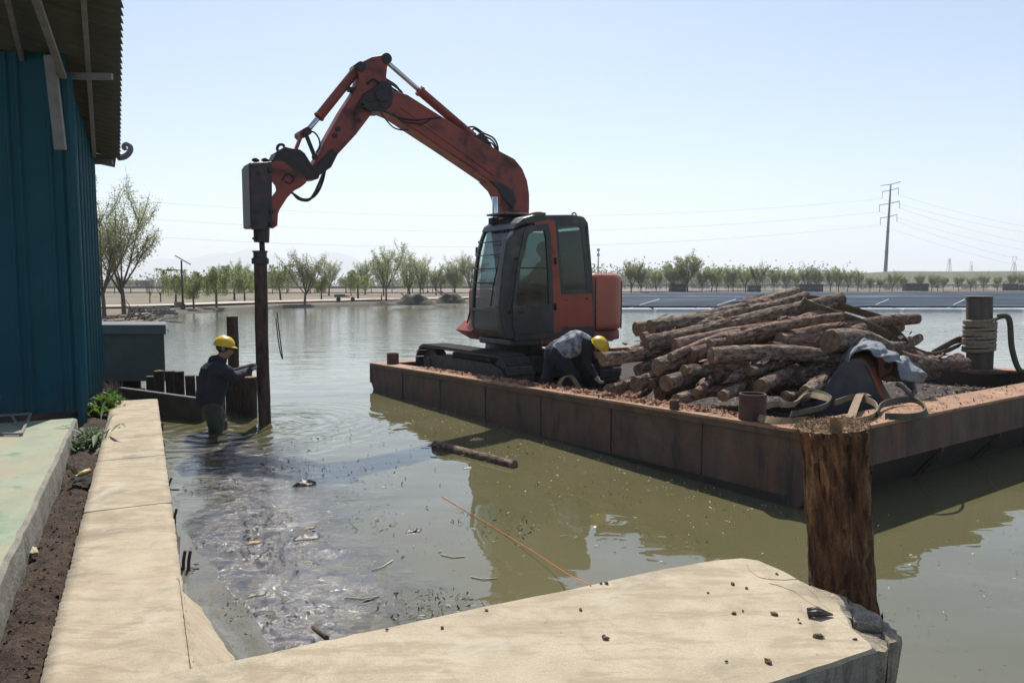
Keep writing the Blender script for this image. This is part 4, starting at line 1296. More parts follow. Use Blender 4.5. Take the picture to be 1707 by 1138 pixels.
def helmet(parent, c, fwd, up, origin):
    f = V(fwd).normalized(); u = V(up).normalized(); u = (u - f * u.dot(f)).normalized(); sd_ = f.cross(u)
    rot = Matrix((f, -sd_, u)).transposed()
    mb = MB()
    def sh(a, b):
        th = a * 2 * math.pi; ph = b * math.pi / 2
        q = V((0.130 * math.cos(th) * math.sin(ph) * 1.02, 0.112 * math.sin(th) * math.sin(ph), 0.122 * math.cos(ph)))
        if abs(math.sin(th)) < 0.22 and ph < 1.2: q.z += 0.008
        return V(c) + u * 0.035 + rot @ q
    mb.grid(sh, 28, 10)
    # rolled rim and peak
    vs = []; fs = []
    for k in range(28):
        th = 2 * math.pi * k / 28
        ext = 0.008 + 0.035 * max(0, math.cos(th)) ** 2
        for e, z in ((0.0, 0.004), (1.0, -0.010), (1.0, -0.016), (0.0, -0.004)):
            q = V(((0.131 + ext * e) * math.cos(th), (0.114 + ext * e * 0.7) * math.sin(th), z))
            vs.append(V(c) + u * 0.035 + rot @ q)
    for k in range(28):
        k2 = (k + 1) % 28
        for j in range(4):
            j2 = (j + 1) % 4
            fs.append((k * 4 + j, k2 * 4 + j, k2 * 4 + j2, k * 4 + j2))
    mb.add(vs, fs, 0, True)
    o = mb.build('hard_hat', ['helmet'], parent, origin=origin); o.location = (0, 0, 0)
    return o
def person(label, loc, caps, mats, hel=None, group=None, seed=0, vox=0.012):
    loc = V(loc)
    root = empty('person', loc, label, 'person', group)
    me = body_mesh('body', [(V(a) - loc, V(b) - loc, ra, rb, mi) for a, b, ra, rb, mi in caps], mats, vox=vox, seed=seed)
    o = bpy.data.objects.new('body', me); COL.objects.link(o); o.parent = root
    if hel:
        helmet(root, hel[0], hel[1], hel[2], loc)
    return root
# worker standing in the water, back half turned to us, steadying the pile
Y1 = 9.46
def w1(px, py, dy=0.0): return D(px, py, Y1 + dy)
f1 = V((0.90, 0.40, 0)); s1_ = V((0.40, -0.90, 0))          # forward, his right side (towards us)
hip = w1(352, 668); chest = w1(361, 622); neck = w1(367, 600); head = w1(373, 580)
caps = []
for sgn, kx in ((1, 0.0), (-1, 0.05)):
    h_ = hip + s1_ * 0.09 * sgn + V((0, 0, -0.02)); kn = V((h_.x + f1.x * (0.05 + kx), h_.y + f1.y * (0.05 + kx), 0.06)); ft = V((kn.x - 0.03, kn.y, -0.42))
    caps += [(h_, kn, 0.125, 0.098, 1), (kn, ft, 0.098, 0.075, 1), (ft, ft + f1 * 0.16 + V((0, 0, -0.02)), 0.06, 0.045, 1)]
caps += [(hip, hip + V((0, 0, 0.12)), 0.165, 0.175, 1), (hip + s1_ * 0.05 + V((0, 0, 0.03)), chest + s1_ * 0.07, 0.165, 0.165, 0), (hip - s1_ * 0.05 + V((0, 0, 0.03)), chest - s1_ * 0.07, 0.165, 0.165, 0),
         (hip - f1 * 0.03 + V((0, 0, 0.02)), chest - f1 * 0.05, 0.165, 0.16, 0),
         (chest + s1_ * 0.12 + V((0, 0, 0.05)), chest - s1_ * 0.12 + V((0, 0, 0.05)), 0.135, 0.135, 0),
         (chest + V((0, 0, 0.1)), neck, 0.12, 0.085, 0), (neck - f1 * 0.07 + V((0, 0, 0.0)), neck - f1 * 0.1 - V((0, 0, 0.07)), 0.075, 0.06, 0),
         (neck + V((0, 0, -0.02)), head - V((0, 0, 0.06)), 0.062, 0.06, 2)]
sh_r = chest + s1_ * 0.19 + V((0, 0, 0.07)); el_r = w1(390, 628, -0.12); wr_r = w1(415, 618, 0.2)
sh_l = chest - s1_ * 0.19 + V((0, 0, 0.07)); el_l = w1(388, 622, 0.3); wr_l = w1(420, 612, 0.45)
for sh, el, wr in ((sh_r, el_r, wr_r), (sh_l, el_l, wr_l)):
    d_ = (wr - el).normalized()
    caps += [(sh, el, 0.088, 0.068, 0), (el, wr, 0.066, 0.05, 0), (wr - d_ * 0.02, wr + d_ * 0.01, 0.046, 0.04, 3)]
    caps += hand_caps(wr, d_, V((0.3, 0.8, 0)), 3, 0.5)
caps += head_caps(head, V((0.93, 0.33, -0.25)), V((0.2, 0.1, 1)), 2, 4)
person('worker in dark navy jacket and yellow hard hat standing knee deep in the water', (hip.x, hip.y, -0.45), caps, ['navy', 'wader', 'skin', 'glove', 'hair'],
       (head, V((0.93, 0.33, -0.18)), V((0.12, 0.1, 1))), seed=2)

# ================================================================== barge
BC = V((2.55, 5.92, 0)); BSD = V((-0.568, 0.823, 0)); BWD = V((0.823, 0.568, 0))
BANG = math.atan2(BSD.y, BSD.x)
BL, BWID, TILT = 9.0, 6.75, 0.0240
barge = empty('barge', BC, 'rusty flat steel barge carrying the excavator and a heap of logs', 'barge', rz=BANG)
def bl(s, w_, z): return V((s, -w_, z - TILT * s))
def bwld(s, w_, z):
    p = BC + BSD * s + BWD * w_
    return V((p.x, p.y, z - TILT * s))
def bsw(p):
    q = V((p[0], p[1], 0)) - BC
    return q.dot(BSD), q.dot(BWD)
def deck_z(s): return 0.42 - 0.0065 * s - TILT * s
def gun_z(s): return 0.69 - TILT * s
def bbox(mb, s0, s1, w0, w1_, z0, z1, mi=0):
    vs = [bl(s, w_, z) for s in (s0, s1) for w_ in (w0, w1_) for z in (z0, z1)]
    mb.add(vs, [(0, 1, 3, 2), (4, 6, 7, 5), (0, 4, 5, 1), (2, 3, 7, 6), (0, 2, 6, 4), (1, 5, 7, 3)], mi)
GT = 0.69
# side plating, plate by plate
def side_profile(s0, s1):
    def bot(s): 
        if s < 0.62: return max(-0.5, 0.33 - s * 1.33)
        if s > BL - 0.62: return max(-0.5, 0.33 - (BL - s) * 1.33)
        return -0.5
    ss = [s0]
    for q in (0.62, BL - 0.62):
        if s0 < q < s1: ss.append(q)
    ss.append(s1)
    ss.sort()
    return ss, bot
for w_, nm in ((0.0, 'near'), (BWID, 'far')):
    for k in range(7):
        s0 = BL * k / 7 + 0.004; s1 = BL * (k + 1) / 7 - 0.004
        ss, bot = side_profile(s0, s1)
        mb = MB()
        th = 0.05 if w_ == 0 else -0.05
        outl = [(s, GT - 0.035) for s in ss] + [(s, bot(s)) for s in reversed(ss)]
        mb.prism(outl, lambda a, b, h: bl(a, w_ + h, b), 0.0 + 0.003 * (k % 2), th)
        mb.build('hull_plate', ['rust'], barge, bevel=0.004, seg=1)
# rub rail just under the edge, a lower chine strip
mb = MB()
bbox(mb, 0.05, BL - 0.02, -0.02, 0.0, 0.60, 0.655)
mb.build('rub_rail', ['rust'], barge, bevel=0.006)
# end plates
mb = MB(); bbox(mb, -0.02, 0.03, -0.02, BWID + 0.02, 0.33, GT - 0.035); mb.build('end_plate', ['rust'], barge, bevel=0.006)
mb = MB(); bbox(mb, BL - 0.03, BL + 0.02, -0.02, BWID + 0.02, 0.33, GT - 0.035); mb.build('end_plate', ['rust'], barge, bevel=0.006)
for e, nm in ((0, 'a'), (1, 'b')):
    mb = MB()
    def f_(s): return s if e == 0 else BL - s
    vs = [bl(f_(0.02), 0.06, 0.34), bl(f_(0.02), BWID - 0.06, 0.34), bl(f_(0.64), BWID - 0.06, -0.49), bl(f_(0.64), 0.06, -0.49)]
    mb.add(vs, [(0, 1, 2, 3)])
    mb.build('rake_plate', ['hull_dark'], barge)
for k in range(5):
    w_ = 0.7 + k * 1.25
    mb = MB()
    mb.prism([(0.0, 0.335), (0.0, 0.28), (0.36, -0.1), (0.3, -0.1)], lambda a, b, h: bl(a + 0.0, w_ + h, b), 0, 0.03)
    mb.build('gusset', ['rust'], barge)
# slimy band along the waterline and welded doubling plates
mb = MB(); bbox(mb, 0.35, BL - 0.35, -0.006, 0.004, -0.2, 0.10); mb.build('waterline_band', ['slime'], barge)
for k in range(1, 7):
    mb = MB(); q = BL * k / 7
    mb.tube([bl(q, -0.004, -0.3), bl(q, -0.004, 0.59)], 0.007, 5); mb.build('weld_bead', ['rust_dark'], barge)
# top plates of the gunwale, inner faces, deck
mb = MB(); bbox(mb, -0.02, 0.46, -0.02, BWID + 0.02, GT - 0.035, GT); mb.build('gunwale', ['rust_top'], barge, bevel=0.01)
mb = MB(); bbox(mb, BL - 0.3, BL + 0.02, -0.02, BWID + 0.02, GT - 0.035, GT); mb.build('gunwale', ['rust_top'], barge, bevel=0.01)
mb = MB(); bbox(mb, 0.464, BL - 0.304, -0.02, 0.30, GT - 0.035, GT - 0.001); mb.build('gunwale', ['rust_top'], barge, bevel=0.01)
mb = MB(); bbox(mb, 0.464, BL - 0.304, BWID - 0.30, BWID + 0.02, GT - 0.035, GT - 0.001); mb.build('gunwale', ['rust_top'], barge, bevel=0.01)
mb = MB()
bbox(mb, 0.40, 0.45, 0.25, BWID - 0.25, 0.2, GT - 0.036)
bbox(mb, BL - 0.29, BL - 0.25, 0.25, BWID - 0.25, 0.1, GT - 0.036)
bbox(mb, 0.455, BL - 0.295, 0.25, 0.29, 0.1, GT - 0.036)
bbox(mb, 0.455, BL - 0.295, BWID - 0.29, BWID - 0.25, 0.1, GT - 0.036)
mb.build('coaming', ['hull_dark'], barge)
mb = MB()
def dk(u, v):
    s = 0.45 + (BL - 0.75) * u; w_ = 0.28 + (BWID - 0.56) * v
    return V((s, -w_, deck_z(s)))
mb.grid(dk, 10, 8, smooth=False)
M['deck'] = pm('deck', (0.022, 0.018, 0.017), (0.042, 0.03, 0.026), 4, 0.95, 0.8, 25, 0.02, c3=(0.075, 0.045, 0.034), s3=5, t3=(0.55, 0.7))
mb.build('deck', ['deck'], barge)
# stub pipes and cleat on the near edge
def pipe(px, py_top, py_bot, rpx, label_mat='rust'):
    p = None
    # where the ray meets the gunwale top
    for it in range(8):
        z = GT if p is None else gun_z(bsw(p)[0])
        p = G(px, py_bot, z)
    s, w_ = bsw(p)
    r = rpx / F_PX * p.y
    h = (py_bot - py_top) / F_PX * p.y
    q = bl(s, max(w_, r + 0.0), GT)
    mb = MB()
    mb.lathe([(r, 0), (r, h), (r - 0.018, h), (r - 0.018, 0.02)], (q.x, q.y, q.z - 0.003), (0, 0, 1), 24, smooth=False)
    return mb
pipe(655, 588, 606, 10).build('mooring_pipe', ['rust'], barge, bevel=0.003)
pipe(1225, 658, 703, 23).build('mooring_pipe', ['rust_dark'], barge, bevel=0.003)
pipe(1104, 668, 684, 8).build('cleat', ['rust'], barge, bevel=0.003)
# big mooring post with rope turns
bp_ = G(1632, 618, 0.65)
s, w_ = bsw(bp_)
post_b = bwld(s, w_, GT)
hB = D(1625, 496, bp_.y).z
bol = empty('mooring_post', (bp_.x, bp_.y, 0.65), 'tall weathered mooring post on the far edge of the barge', 'post')
mb = MB()
mb.tube([(0, 0, 0.03), (0, 0, 0.3), (-0.03, 0, 0.7), (-0.05, 0, hB - 0.65)], [0.172, 0.17, 0.165, 0.168], 24)
mb.build('shaft', ['weathered'], bol, bevel=0.006)
mb = MB(); mb.cyl((-0.05, 0, hB - 0.648), (-0.05, 0, hB - 0.625), 0.178, n=24); mb.build('cap', ['grey_steel'], bol, bevel=0.004)
mb = MB(); mb.box((0, 0, 0.01), (0.5, 0.5, 0.05)); mb.build('base_plate', ['rust'], bol, bevel=0.01)
mb = MB()
pts = []
for i in range(11 * 16 + 1):
    a = 2 * math.pi * i / 16
    pts.append((math.cos(a) * 0.195 - 0.02, math.sin(a) * 0.195, 0.28 + 0.042 * i / 16 + 0.012 * math.sin(a * 1.3)))
mb.tube(pts, 0.025, 7)
tag(mb.build('rope', ['rope'], origin=None), 'pale rope wound in many turns round the mooring post', 'rope')
bpy.data.objects['rope'].location = bol.location
mb = MB()
tl = smooth_path([V((0.12, -0.16, 0.78)), V((0.2, -0.2, 0.8)), V((0.27, -0.2, 0.72)), V((0.32, -0.2, 0.35)), V((0.42, -0.22, 0.05)), V((0.5, -0.3, 0.03))], 6)
mb.tube(tl, 0.038, 8)
o = mb.build('rope_tail', ['strap_dark']); o.location = bol.location
tag(o, 'thick dark rope end hanging down the right side of the mooring post', 'rope')

# ================================================================== logs heaped on the barge
LOGG = 'rough barked logs heaped on the barge'
logs = [
    (1003, 598, 8.6, 1150, 556, 9.2, .085, 'pale smooth log whose sawn end points at the crouching worker', 0),
    (1060, 549, 9.7, 1330, 487, 10.7, .09, 'log at the far upper edge of the heap, nearest the excavator counterweight', 0),
    (1085, 547, 9.2, 1345, 496, 10.1, .105, 'upper log second from the far top of the heap', 0),
    (1075, 575, 8.9, 1402, 497, 9.8, .115, 'thick log along the crest of the heap, under the webbing sling', 0),
    (1150, 592, 8.5, 1380, 520, 9.4, .10, 'reddish log lying below the crest log across the middle of the heap', 1),
    (1125, 577, 8.7, 1372, 540, 9.3, .09, 'reddish log directly under the middle reddish one', 1),
    (1185, 593, 8.15, 1440, 603, 8.5, .092, 'long log lying nearly level across the front of the heap', 0),
    (1383, 569, 8.2, 1475, 584, 9.1, .125, 'stout log showing its round sawn end above the grey sack', 0),
    (1320, 561, 8.8, 1528, 531, 9.9, .085, 'reddish log reaching out to the right against the water', 1),
    (1300, 567, 8.5, 1440, 548, 9.2, .085, 'reddish log butting out above the round sawn end', 1),
    (1285, 580, 8.4, 1425, 572, 9.0, .085, 'shorter reddish log tucked above the level front log', 1),
    (1495, 594, 8.9, 1608, 607, 9.7, .09, 'reddish log lying between the sack and the mooring post', 1),
    (1470, 575, 9.1, 1532, 563, 9.7, .07, 'short dark log end poking out left of the sling', 0),
    (1204, 660, 7.75, 1266, 608, 8.5, .062, 'thin log leaning up steeply behind the open mooring pipe', 0),
    (1300, 606, 8.6, 1204, 639, 7.9, .065, 'log with a hewn pale point in the lower front of the heap', 0),
    (1268, 644, 7.8, 1330, 615, 8.6, .08, 'log at the front lying just right of the leaning thin one', 0),
    (1343, 655, 7.75, 1402, 616, 8.7, .08, 'log with its sawn end facing out just left of the dark bucket', 0),
    (1128, 668, 7.9, 1220, 648, 8.5, .075, 'low front log lying behind the small cleat on the barge edge', 0),
    (1110, 640, 8.1, 1215, 608, 8.9, .09, 'log at the left front of the heap, above the low front one', 0),
    (1095, 612, 8.4, 1230, 590, 9.2, .095, 'log at the left side below the long smooth one', 0),
    (1190, 622, 8.3, 1330, 602, 8.9, .095, 'log beneath the long level one in the front of the heap', 0),
    (1060, 640, 8.5, 1160, 625, 9.2, .09, 'lowest left log lying on the deck near the bending worker', 0),
    (1330, 628, 8.4, 1420, 612, 8.9, .085, 'log wedged left of the bucket under the level log', 0),
    (1250, 640, 8.2, 1380, 640, 8.8, .09, 'log lying flat on the deck behind the open pipe', 0),
    (1160, 560, 9.3, 1330, 545, 9.9, .10, 'reddish log in the upper back of the heap', 1),
    (1200, 545, 9.6, 1390, 525, 10.2, .10, 'brown log in the upper back right under the sling', 0),
    (1230, 600, 9.0, 1450, 585, 9.7, .11, 'inner brown log behind the round sawn end', 0),
    (1130, 600, 9.0, 1290, 575, 9.8, .11, 'inner log behind the reddish ones at the left', 0),
    (1240, 560, 9.2, 1450, 560, 10.0, .11, 'inner log below the reddish ones at the right', 0),
    (1100, 655, 9.0, 1350, 650, 9.8, .13, 'bottom log on the deck in the back, left half', 0),
    (1130, 630, 9.2, 1420, 625, 9.8, .13, 'bottom log on the deck in the back, right half', 0),
    (1290, 530, 9.6, 1402, 512, 10.0, .095, 'short reddish log right under the crest of the heap', 1),
    (1420, 612, 9.0, 1560, 622, 10.0, .10, 'log lying on the deck behind the bucket', 0),
    (1012, 650, 9.0, 1112, 622, 9.7, .065, 'thin log lying left of the heap beside the crouching worker', 0),
    (1018, 668, 8.5, 1084, 648, 8.9, .055, 'short flat log on the bark at the left front corner of the heap', 1),
    (1064, 618, 8.8, 1185, 585, 9.6, .085, 'brown log under the pale smooth log at the left', 0),
    (1048, 588, 9.3, 1205, 545, 10.0, .07, 'thin log running up behind the pale smooth log', 0),
    (1150, 552, 9.3, 1305, 506, 10.0, .07, 'thin log on the upper slope just below the far upper log', 0),
    (1400, 566, 9.3, 1502, 545, 9.8, .06, 'thin log lying right of the round sawn end under the sling', 1),
    (1182, 574, 8.45, 1352, 530, 9.2, .055, 'thin pale log lying on top of the middle of the heap', 0),
    (1118, 596, 8.4, 1292, 548, 9.2, .055, 'thin log lying across the left half of the heap', 0),
    (1216, 566, 8.35, 1402, 528, 9.0, .058, 'thin reddish log lying on the right half of the heap', 1),
    (1300, 535, 9.1, 1420, 556, 9.4, .06, 'thin log slanting down to the right from the crest', 0),
    (1250, 618, 7.95, 1300, 590, 8.5, .055, 'thin log end sticking out under the level front log', 0),
    (1160, 655, 7.85, 1190, 622, 8.4, .05, 'short thin log leaning on the left front of the heap', 1),
    (1085, 640, 8.5, 1130, 600, 9.2, .06, 'short steep log at the left end of the heap', 0),
    (1310, 660, 7.8, 1372, 632, 8.5, .055, 'thin log on the deck left of the bucket foot', 0),
    (1445, 575, 9.2, 1560, 600, 9.7, .065, 'reddish thin log sloping down toward the mooring post', 1),
    (1510, 612, 8.8, 1600, 596, 9.8, .06, 'thin log crossing under the reddish one by the mooring post', 0),
    (1140, 618, 8.2, 1250, 598, 8.6, .07, 'log in the left front just under the level front log', 0),
    (1072, 562, 9.5, 1180, 528, 10.2, .065, 'thin log at the upper left edge of the heap', 1),
]
for i, (x1, y1, d1, x2, y2, d2, r, lab, red) in enumerate(logs):
    put_log('log', D(x1, y1, d1), D(x2, y2, d2), r, lab or ('rough reddish log in the heap on the barge' if red else 'rough brown log in the heap on the barge'), 'log', LOGG,
            ('bark_red' if red else 'bark', 'cut_wood'), seed=i * 2.7, nseg=26, rings=54, taper=random.uniform(0.02, 0.24), rough=0.115, bend=random.uniform(-0.08, 0.08),
            pointed=0.28 if 'hewn' in (lab or '') else 0.0)

# torn strips of bark still hanging on the logs
random.seed(63)
mb = MB()
for q in range(420):
    x1, y1, d1, x2, y2, d2, r, lab, red = random.choice(logs)
    a, b = D(x1, y1, d1), D(x2, y2, d2)
    ax_ = (b - a).normalized(); sd_ = ax_.cross(V((0, 0, 1))).normalized(); up_ = sd_.cross(ax_)
    th = random.uniform(-1.4, 1.0)
    nr = up_ * math.cos(th) - sd_ * math.sin(th) if sd_.y > 0 else up_ * math.cos(th) + sd_ * math.sin(th)
    f = random.uniform(0.08, 0.85); L = random.uniform(0.06, 0.22); wd = random.uniform(0.008, 0.03)
    p = a.lerp(b, f) + nr * r * 1.0; tg = ax_.cross(nr).normalized() * wd
    lift = random.uniform(0.01, 0.045)
    d_ = ax_ * random.choice((-1, 1))
    mb.add([p - tg, p + tg, p + d_ * L * .5 + tg + nr * 0.012, p + d_ * L * .5 - tg + nr * 0.016, p + d_ * L + tg * .5 + nr * lift, p + d_ * L - tg * .3 + nr * lift], [(0, 1, 2, 3), (3, 2, 4, 5)])
tag(mb.build('bark_strips', ['bark_red'], fixn=False), 'torn strips of bark hanging loose on the heaped logs', 'bark', kind='stuff')

# bark chips: heaped at the near corner and strewn along the edge
random.seed(21)
def chips(name, n, fn, s0, s1, mat, label, cat):
    mb = MB()
    for i in range(n):
        p = fn()
        L = random.uniform(s0, s1); wd = L * random.uniform(0.15, 0.45)
        d = V((random.gauss(0, 1), random.gauss(0, 1), random.gauss(0, 0.35))).normalized()
        s_ = d.cross(V((random.gauss(0, .4), random.gauss(0, .4), 1))).normalized()
        up = V((0, 0, random.uniform(0.002, 0.012)))
        mb.add([p - d * L / 2 - s_ * wd / 2 + up, p + d * L / 2 - s_ * wd / 3 + up * 1.5, p + d * L / 2 + s_ * wd / 2 + up, p - d * L / 2 + s_ * wd / 3 + up * 0.6], [(0, 1, 2, 3)])
    o = mb.build(name, mat, fixn=False)
    return tag(o, label, cat, kind='stuff')
heap_pts = [(0.45, 1.0, 0.14), (1.0, 0.7, 0.2), (1.8, 0.5, 0.22), (2.6, 0.5, 0.2), (3.4, 0.45, 0.12)]
def heap_h(s, w_):
    h = 0.0
    if 0.4 < s < 6.0 and w_ > 0.2:
        h = 0.27 * max(0, 1 - max(0, w_ - 0.35) / 0.75) * (0.75 + 0.5 * wob((s, w_, 0), 1.2, 4)) * max(0, min(1, (6.0 - s) / 1.8))
    return h
mb = MB()
def hp(u, v):
    s = 0.42 + 5.4 * u; w_ = 0.27 + 1.5 * v
    p = bwld(s, w_, 0)
    z = deck_z(s) + heap_h(s, w_) + wob((s * 9, w_ * 9, 0), 1, 2) * 0.015 - 0.02
    return V((p.x, p.y, z))
mb.grid(hp, 120, 34)
M['chip_bed'] = pm('chip_bed', (0.23, 0.13, 0.085), (0.12, 0.065, 0.045), 25, 0.95, 1.0, 60, 0.02)
tag(mb.build('bark_heap', ['chip_bed']), 'low heap of bark scraps along the near edge of the deck', 'bark', kind='stuff')
def chip_edge():
    s = random.uniform(0.3, 7.5) if random.random() < 0.35 else random.triangular(0.6, 6.0, 2.6)
    w_ = random.triangular(0.02, 1.3, 0.25)
    p = bwld(s, w_, 0)
    z = gun_z(s) + 0.004 if w_ < 0.3 else max(deck_z(s), deck_z(s) + heap_h(s, w_))
    return V((p.x, p.y, z))
chips('bark_chips', 9000, chip_edge, 0.02, 0.09, ['chip'], 'reddish bark chips strewn along the near edge of the barge', 'bark chips')
def chip_deck():
    s = random.uniform(0.5, 5.5); w_ = random.uniform(0.9, BWID - 0.35)
    p = bwld(s, w_, 0); return V((p.x, p.y, deck_z(s) + 0.004))
chips('deck_scraps', 2600, chip_deck, 0.02, 0.11, ['bark'], 'bark scraps and splinters littering the sunken deck round the logs', 'bark chips')
def chip_end():
    s = random.uniform(0.0, 0.44); w_ = random.triangular(0.05, 5.5, 0.5)
    p = bwld(s, w_, 0); return V((p.x, p.y, gun_z(s) + 0.003))
chips('bark_crumbs', 500, chip_end, 0.01, 0.04, ['chip'], 'small bark crumbs on the end gunwale of the barge', 'bark chips')
# worker bending over the logs on the deck
Y2 = 9.55
def w2(px, py, dy=0.0): return D(px, py, Y2 + dy)
hip = w2(926, 588, 0.1); chest = w2(962, 570); neck = w2(981, 570, -0.05); head = w2(996, 580, -0.12)
tdir = (chest - hip).normalized()
s2 = V((0.25, -0.97, 0))
caps = []
fz = deck_z(3.9)
for sgn, fx in ((1, 0.02), (-1, -0.22)):
    h_ = hip + s2 * 0.1 * sgn; kn = V((h_.x + 0.16 + fx, h_.y - 0.06, fz + 0.42)); ft = V((h_.x - 0.0 + fx, h_.y - 0.02, fz + 0.07))
    caps += [(h_, kn, 0.12, 0.085, 1), (kn, ft, 0.082, 0.058, 1), (ft, ft + V((0.16, -0.05, -0.03)), 0.06, 0.045, 1)]
caps += [(hip, hip + tdir * 0.1, 0.15, 0.15, 1), (hip + tdir * 0.08 + s2 * 0.05, chest + s2 * 0.08, 0.145, 0.15, 0), (hip + tdir * 0.08 - s2 * 0.05, chest - s2 * 0.08, 0.145, 0.15, 0),
         (chest + V((0, 0, 0.03)), neck, 0.13, 0.08, 0), (neck, head + V((-0.02, 0, 0.0)), 0.06, 0.06, 2)]
for sgn, q in ((1, 0.0), (-1, 0.28)):
    sh = chest + s2 * 0.19 * sgn + V((0.05, 0, 0.0)); el = w2(978, 606, -0.14 + q * 1.0); wr = w2(992, 626, -0.2 + q)
    d_ = (wr - el).normalized()
    caps += [(sh, el, 0.078, 0.062, 1), (el, wr, 0.06, 0.042, 1)]
    caps += hand_caps(wr, d_, V((0.8, 0.1, 0.2)), 3, 0.6)
caps += head_caps(head, V((0.78, -0.30, -0.55)), V((0.62, -0.1, 0.75)), 2, 4)
person('worker in a streaked grey jacket and yellow hard hat bending over on the barge', (hip.x, hip.y, fz), caps, ['grey_cloth', 'navy', 'skin', 'glove', 'hair'],
       (head, V((0.70, -0.28, -0.62)), V((0.70, -0.25, 0.62))), seed=6)

# ================================================================== slings, bucket, sack
def strap_thing(name, pts, width, label, mat='strap', k=6, th=0.012, group=None):
    P = smooth_path(pts, k)
    ws = []
    for i, p in enumerate(P):
        t = (P[min(i + 1, len(P) - 1)] - P[max(i - 1, 0)]).normalized()
        a = width(i / (len(P) - 1)) if callable(width) else width
        ws.append(a if isinstance(a, V) else V((0, 0, 1)) * a)
    mb = MB(); mb.ribbon(P, ws, th)
    o = mb.build(name, [mat])
    return tag(o, label, 'sling', group)
strap_thing('sling', [D(1338, 508, 9.6), D(1337, 500, 9.5), D(1345, 506, 9.4), D(1380, 519, 9.3), D(1432, 536, 9.3), D(1475, 556, 9.4), D(1515, 580, 9.6), D(1550, 592, 10.0), D(1580, 584, 10.4), D(1602, 574, 10.7)],
            lambda f: V((0.03, -0.05, 0.085)), 'long flat webbing sling from the crest of the logs to the mooring post', 'strap_worn')
strap_thing('sling', [D(1340, 502, 9.9), D(1352, 497, 9.8), D(1385, 505, 9.7), D(1430, 519, 9.7), D(1466, 530, 9.7), D(1483, 542, 9.6), D(1500, 560, 9.5), D(1512, 574, 9.4)],
            lambda f: V((0.02, -0.07, 0.08)), 'second webbing sling lying above the long one over the log crest', 'strap_worn')
strap_thing('sling', [D(1552, 590, 10.1), D(1575, 577, 10.4), D(1598, 566, 10.75), D(1612, 570, 10.8)], lambda f: V((0.0, -0.03, 0.10)), 'short webbing loop tied round the mooring post', 'strap_worn')
zg = GT + 0.01
def gp_(px, py, h=0.0):
    p = G(px, py, GT - 0.01)
    return V((p.x, p.y, p.z + 0.035 + h))
strap_thing('sling', [gp_(1342, 706), gp_(1300, 708), gp_(1268, 703), gp_(1263, 690), gp_(1290, 681, 0.01), gp_(1322, 683, 0.02), gp_(1345, 670, 0.04), gp_(1385, 676, 0.03)], lambda f: V((0.02 + 0.03 * math.sin(9 * f), 0.03, 0.05)),
            'pale flat sling looped on the corner of the barge beside the open pipe', 'strap')
strap_thing('sling', [gp_(1330, 676, 0.02), gp_(1350, 668, 0.06), gp_(1382, 674, 0.04), gp_(1375, 686, 0.02), gp_(1340, 694, 0.01), gp_(1318, 696)], lambda f: V((0.03, 0.035, 0.05)),
            'crumpled dark green sling between the two loops on the corner', 'strap_dark')
strap_thing('sling', [gp_(1392, 680, 0.02), gp_(1425, 672, 0.03), gp_(1455, 680, 0.02), gp_(1462, 690), gp_(1450, 702), gp_(1418, 709), gp_(1388, 708)], lambda f: V((0.01, 0.02 + 0.02 * math.sin(7 * f), 0.055)),
            'pale round sling loop directly behind the frayed post head', 'strap')
strap_thing('sling', [gp_(1418, 705, 0.01), gp_(1424, 692, 0.04), gp_(1434, 674, 0.07), gp_(1446, 674, 0.05)], lambda f: V((0.09, 0.02, 0.0)),
            'folded end of pale webbing standing inside the round loop', 'strap')
strap_thing('sling', [gp_(1462, 697), gp_(1470, 684, 0.02), gp_(1495, 676, 0.02), gp_(1525, 676, 0.02), gp_(1543, 686), gp_(1538, 697), gp_(1510, 701), gp_(1475, 700)], lambda f: V((0.01 * math.sin(8 * f), 0.02, 0.055)),
            'dark green sling coil lying on the lit end gunwale', 'strap_dark')
strap_thing('sling', [D(930, 650, 9.3), D(935, 634, 9.3), D(947, 626, 9.3), D(956, 632, 9.3), D(968, 650, 9.2)], lambda f: V((0.05, -0.05, 0.02)), 'pale strap arching over the bark below the bending worker', 'strap')

# steel digging bucket lying on the deck
bk = empty('digging_bucket', bwld(1.05, 2.1, deck_z(1.05)), 'dark steel bucket with worn red back lying among the logs under a grey sack', 'bucket')
bo = bk.location
def bl_(px, py, Y): return D(px, py, Y) - bo
f_out = [(1358, 675), (1372, 650), (1403, 606), (1410, 602), (1432, 601), (1440, 605), (1452, 628), (1470, 668), (1490, 695), (1385, 705)]
th_b = 0.035
mb = MB()
front = [bl_(x, y, 8.0) for x, y in f_out]
n_ = len(front)
mb.add(front + [p + V((0.0, 0.03, 0)) for p in front], [tuple(range(n_)), tuple(reversed(range(n_, 2 * n_)))] + [(i, (i + 1) % n_, n_ + (i + 1) % n_, n_ + i) for i in range(n_)])
mb.build('side_plate', ['plate'], bk, bevel=0.006)
mb = MB()
off = V((0.30, 0.62, 0.02))
back = [p + off for p in front]
mb.add(back + [p + V((0.0, 0.03, 0)) for p in back], [tuple(range(n_)), tuple(reversed(range(n_, 2 * n_)))] + [(i, (i + 1) % n_, n_ + (i + 1) % n_, n_ + i) for i in range(n_)])
mb.build('side_plate', ['plate'], bk, bevel=0.006)
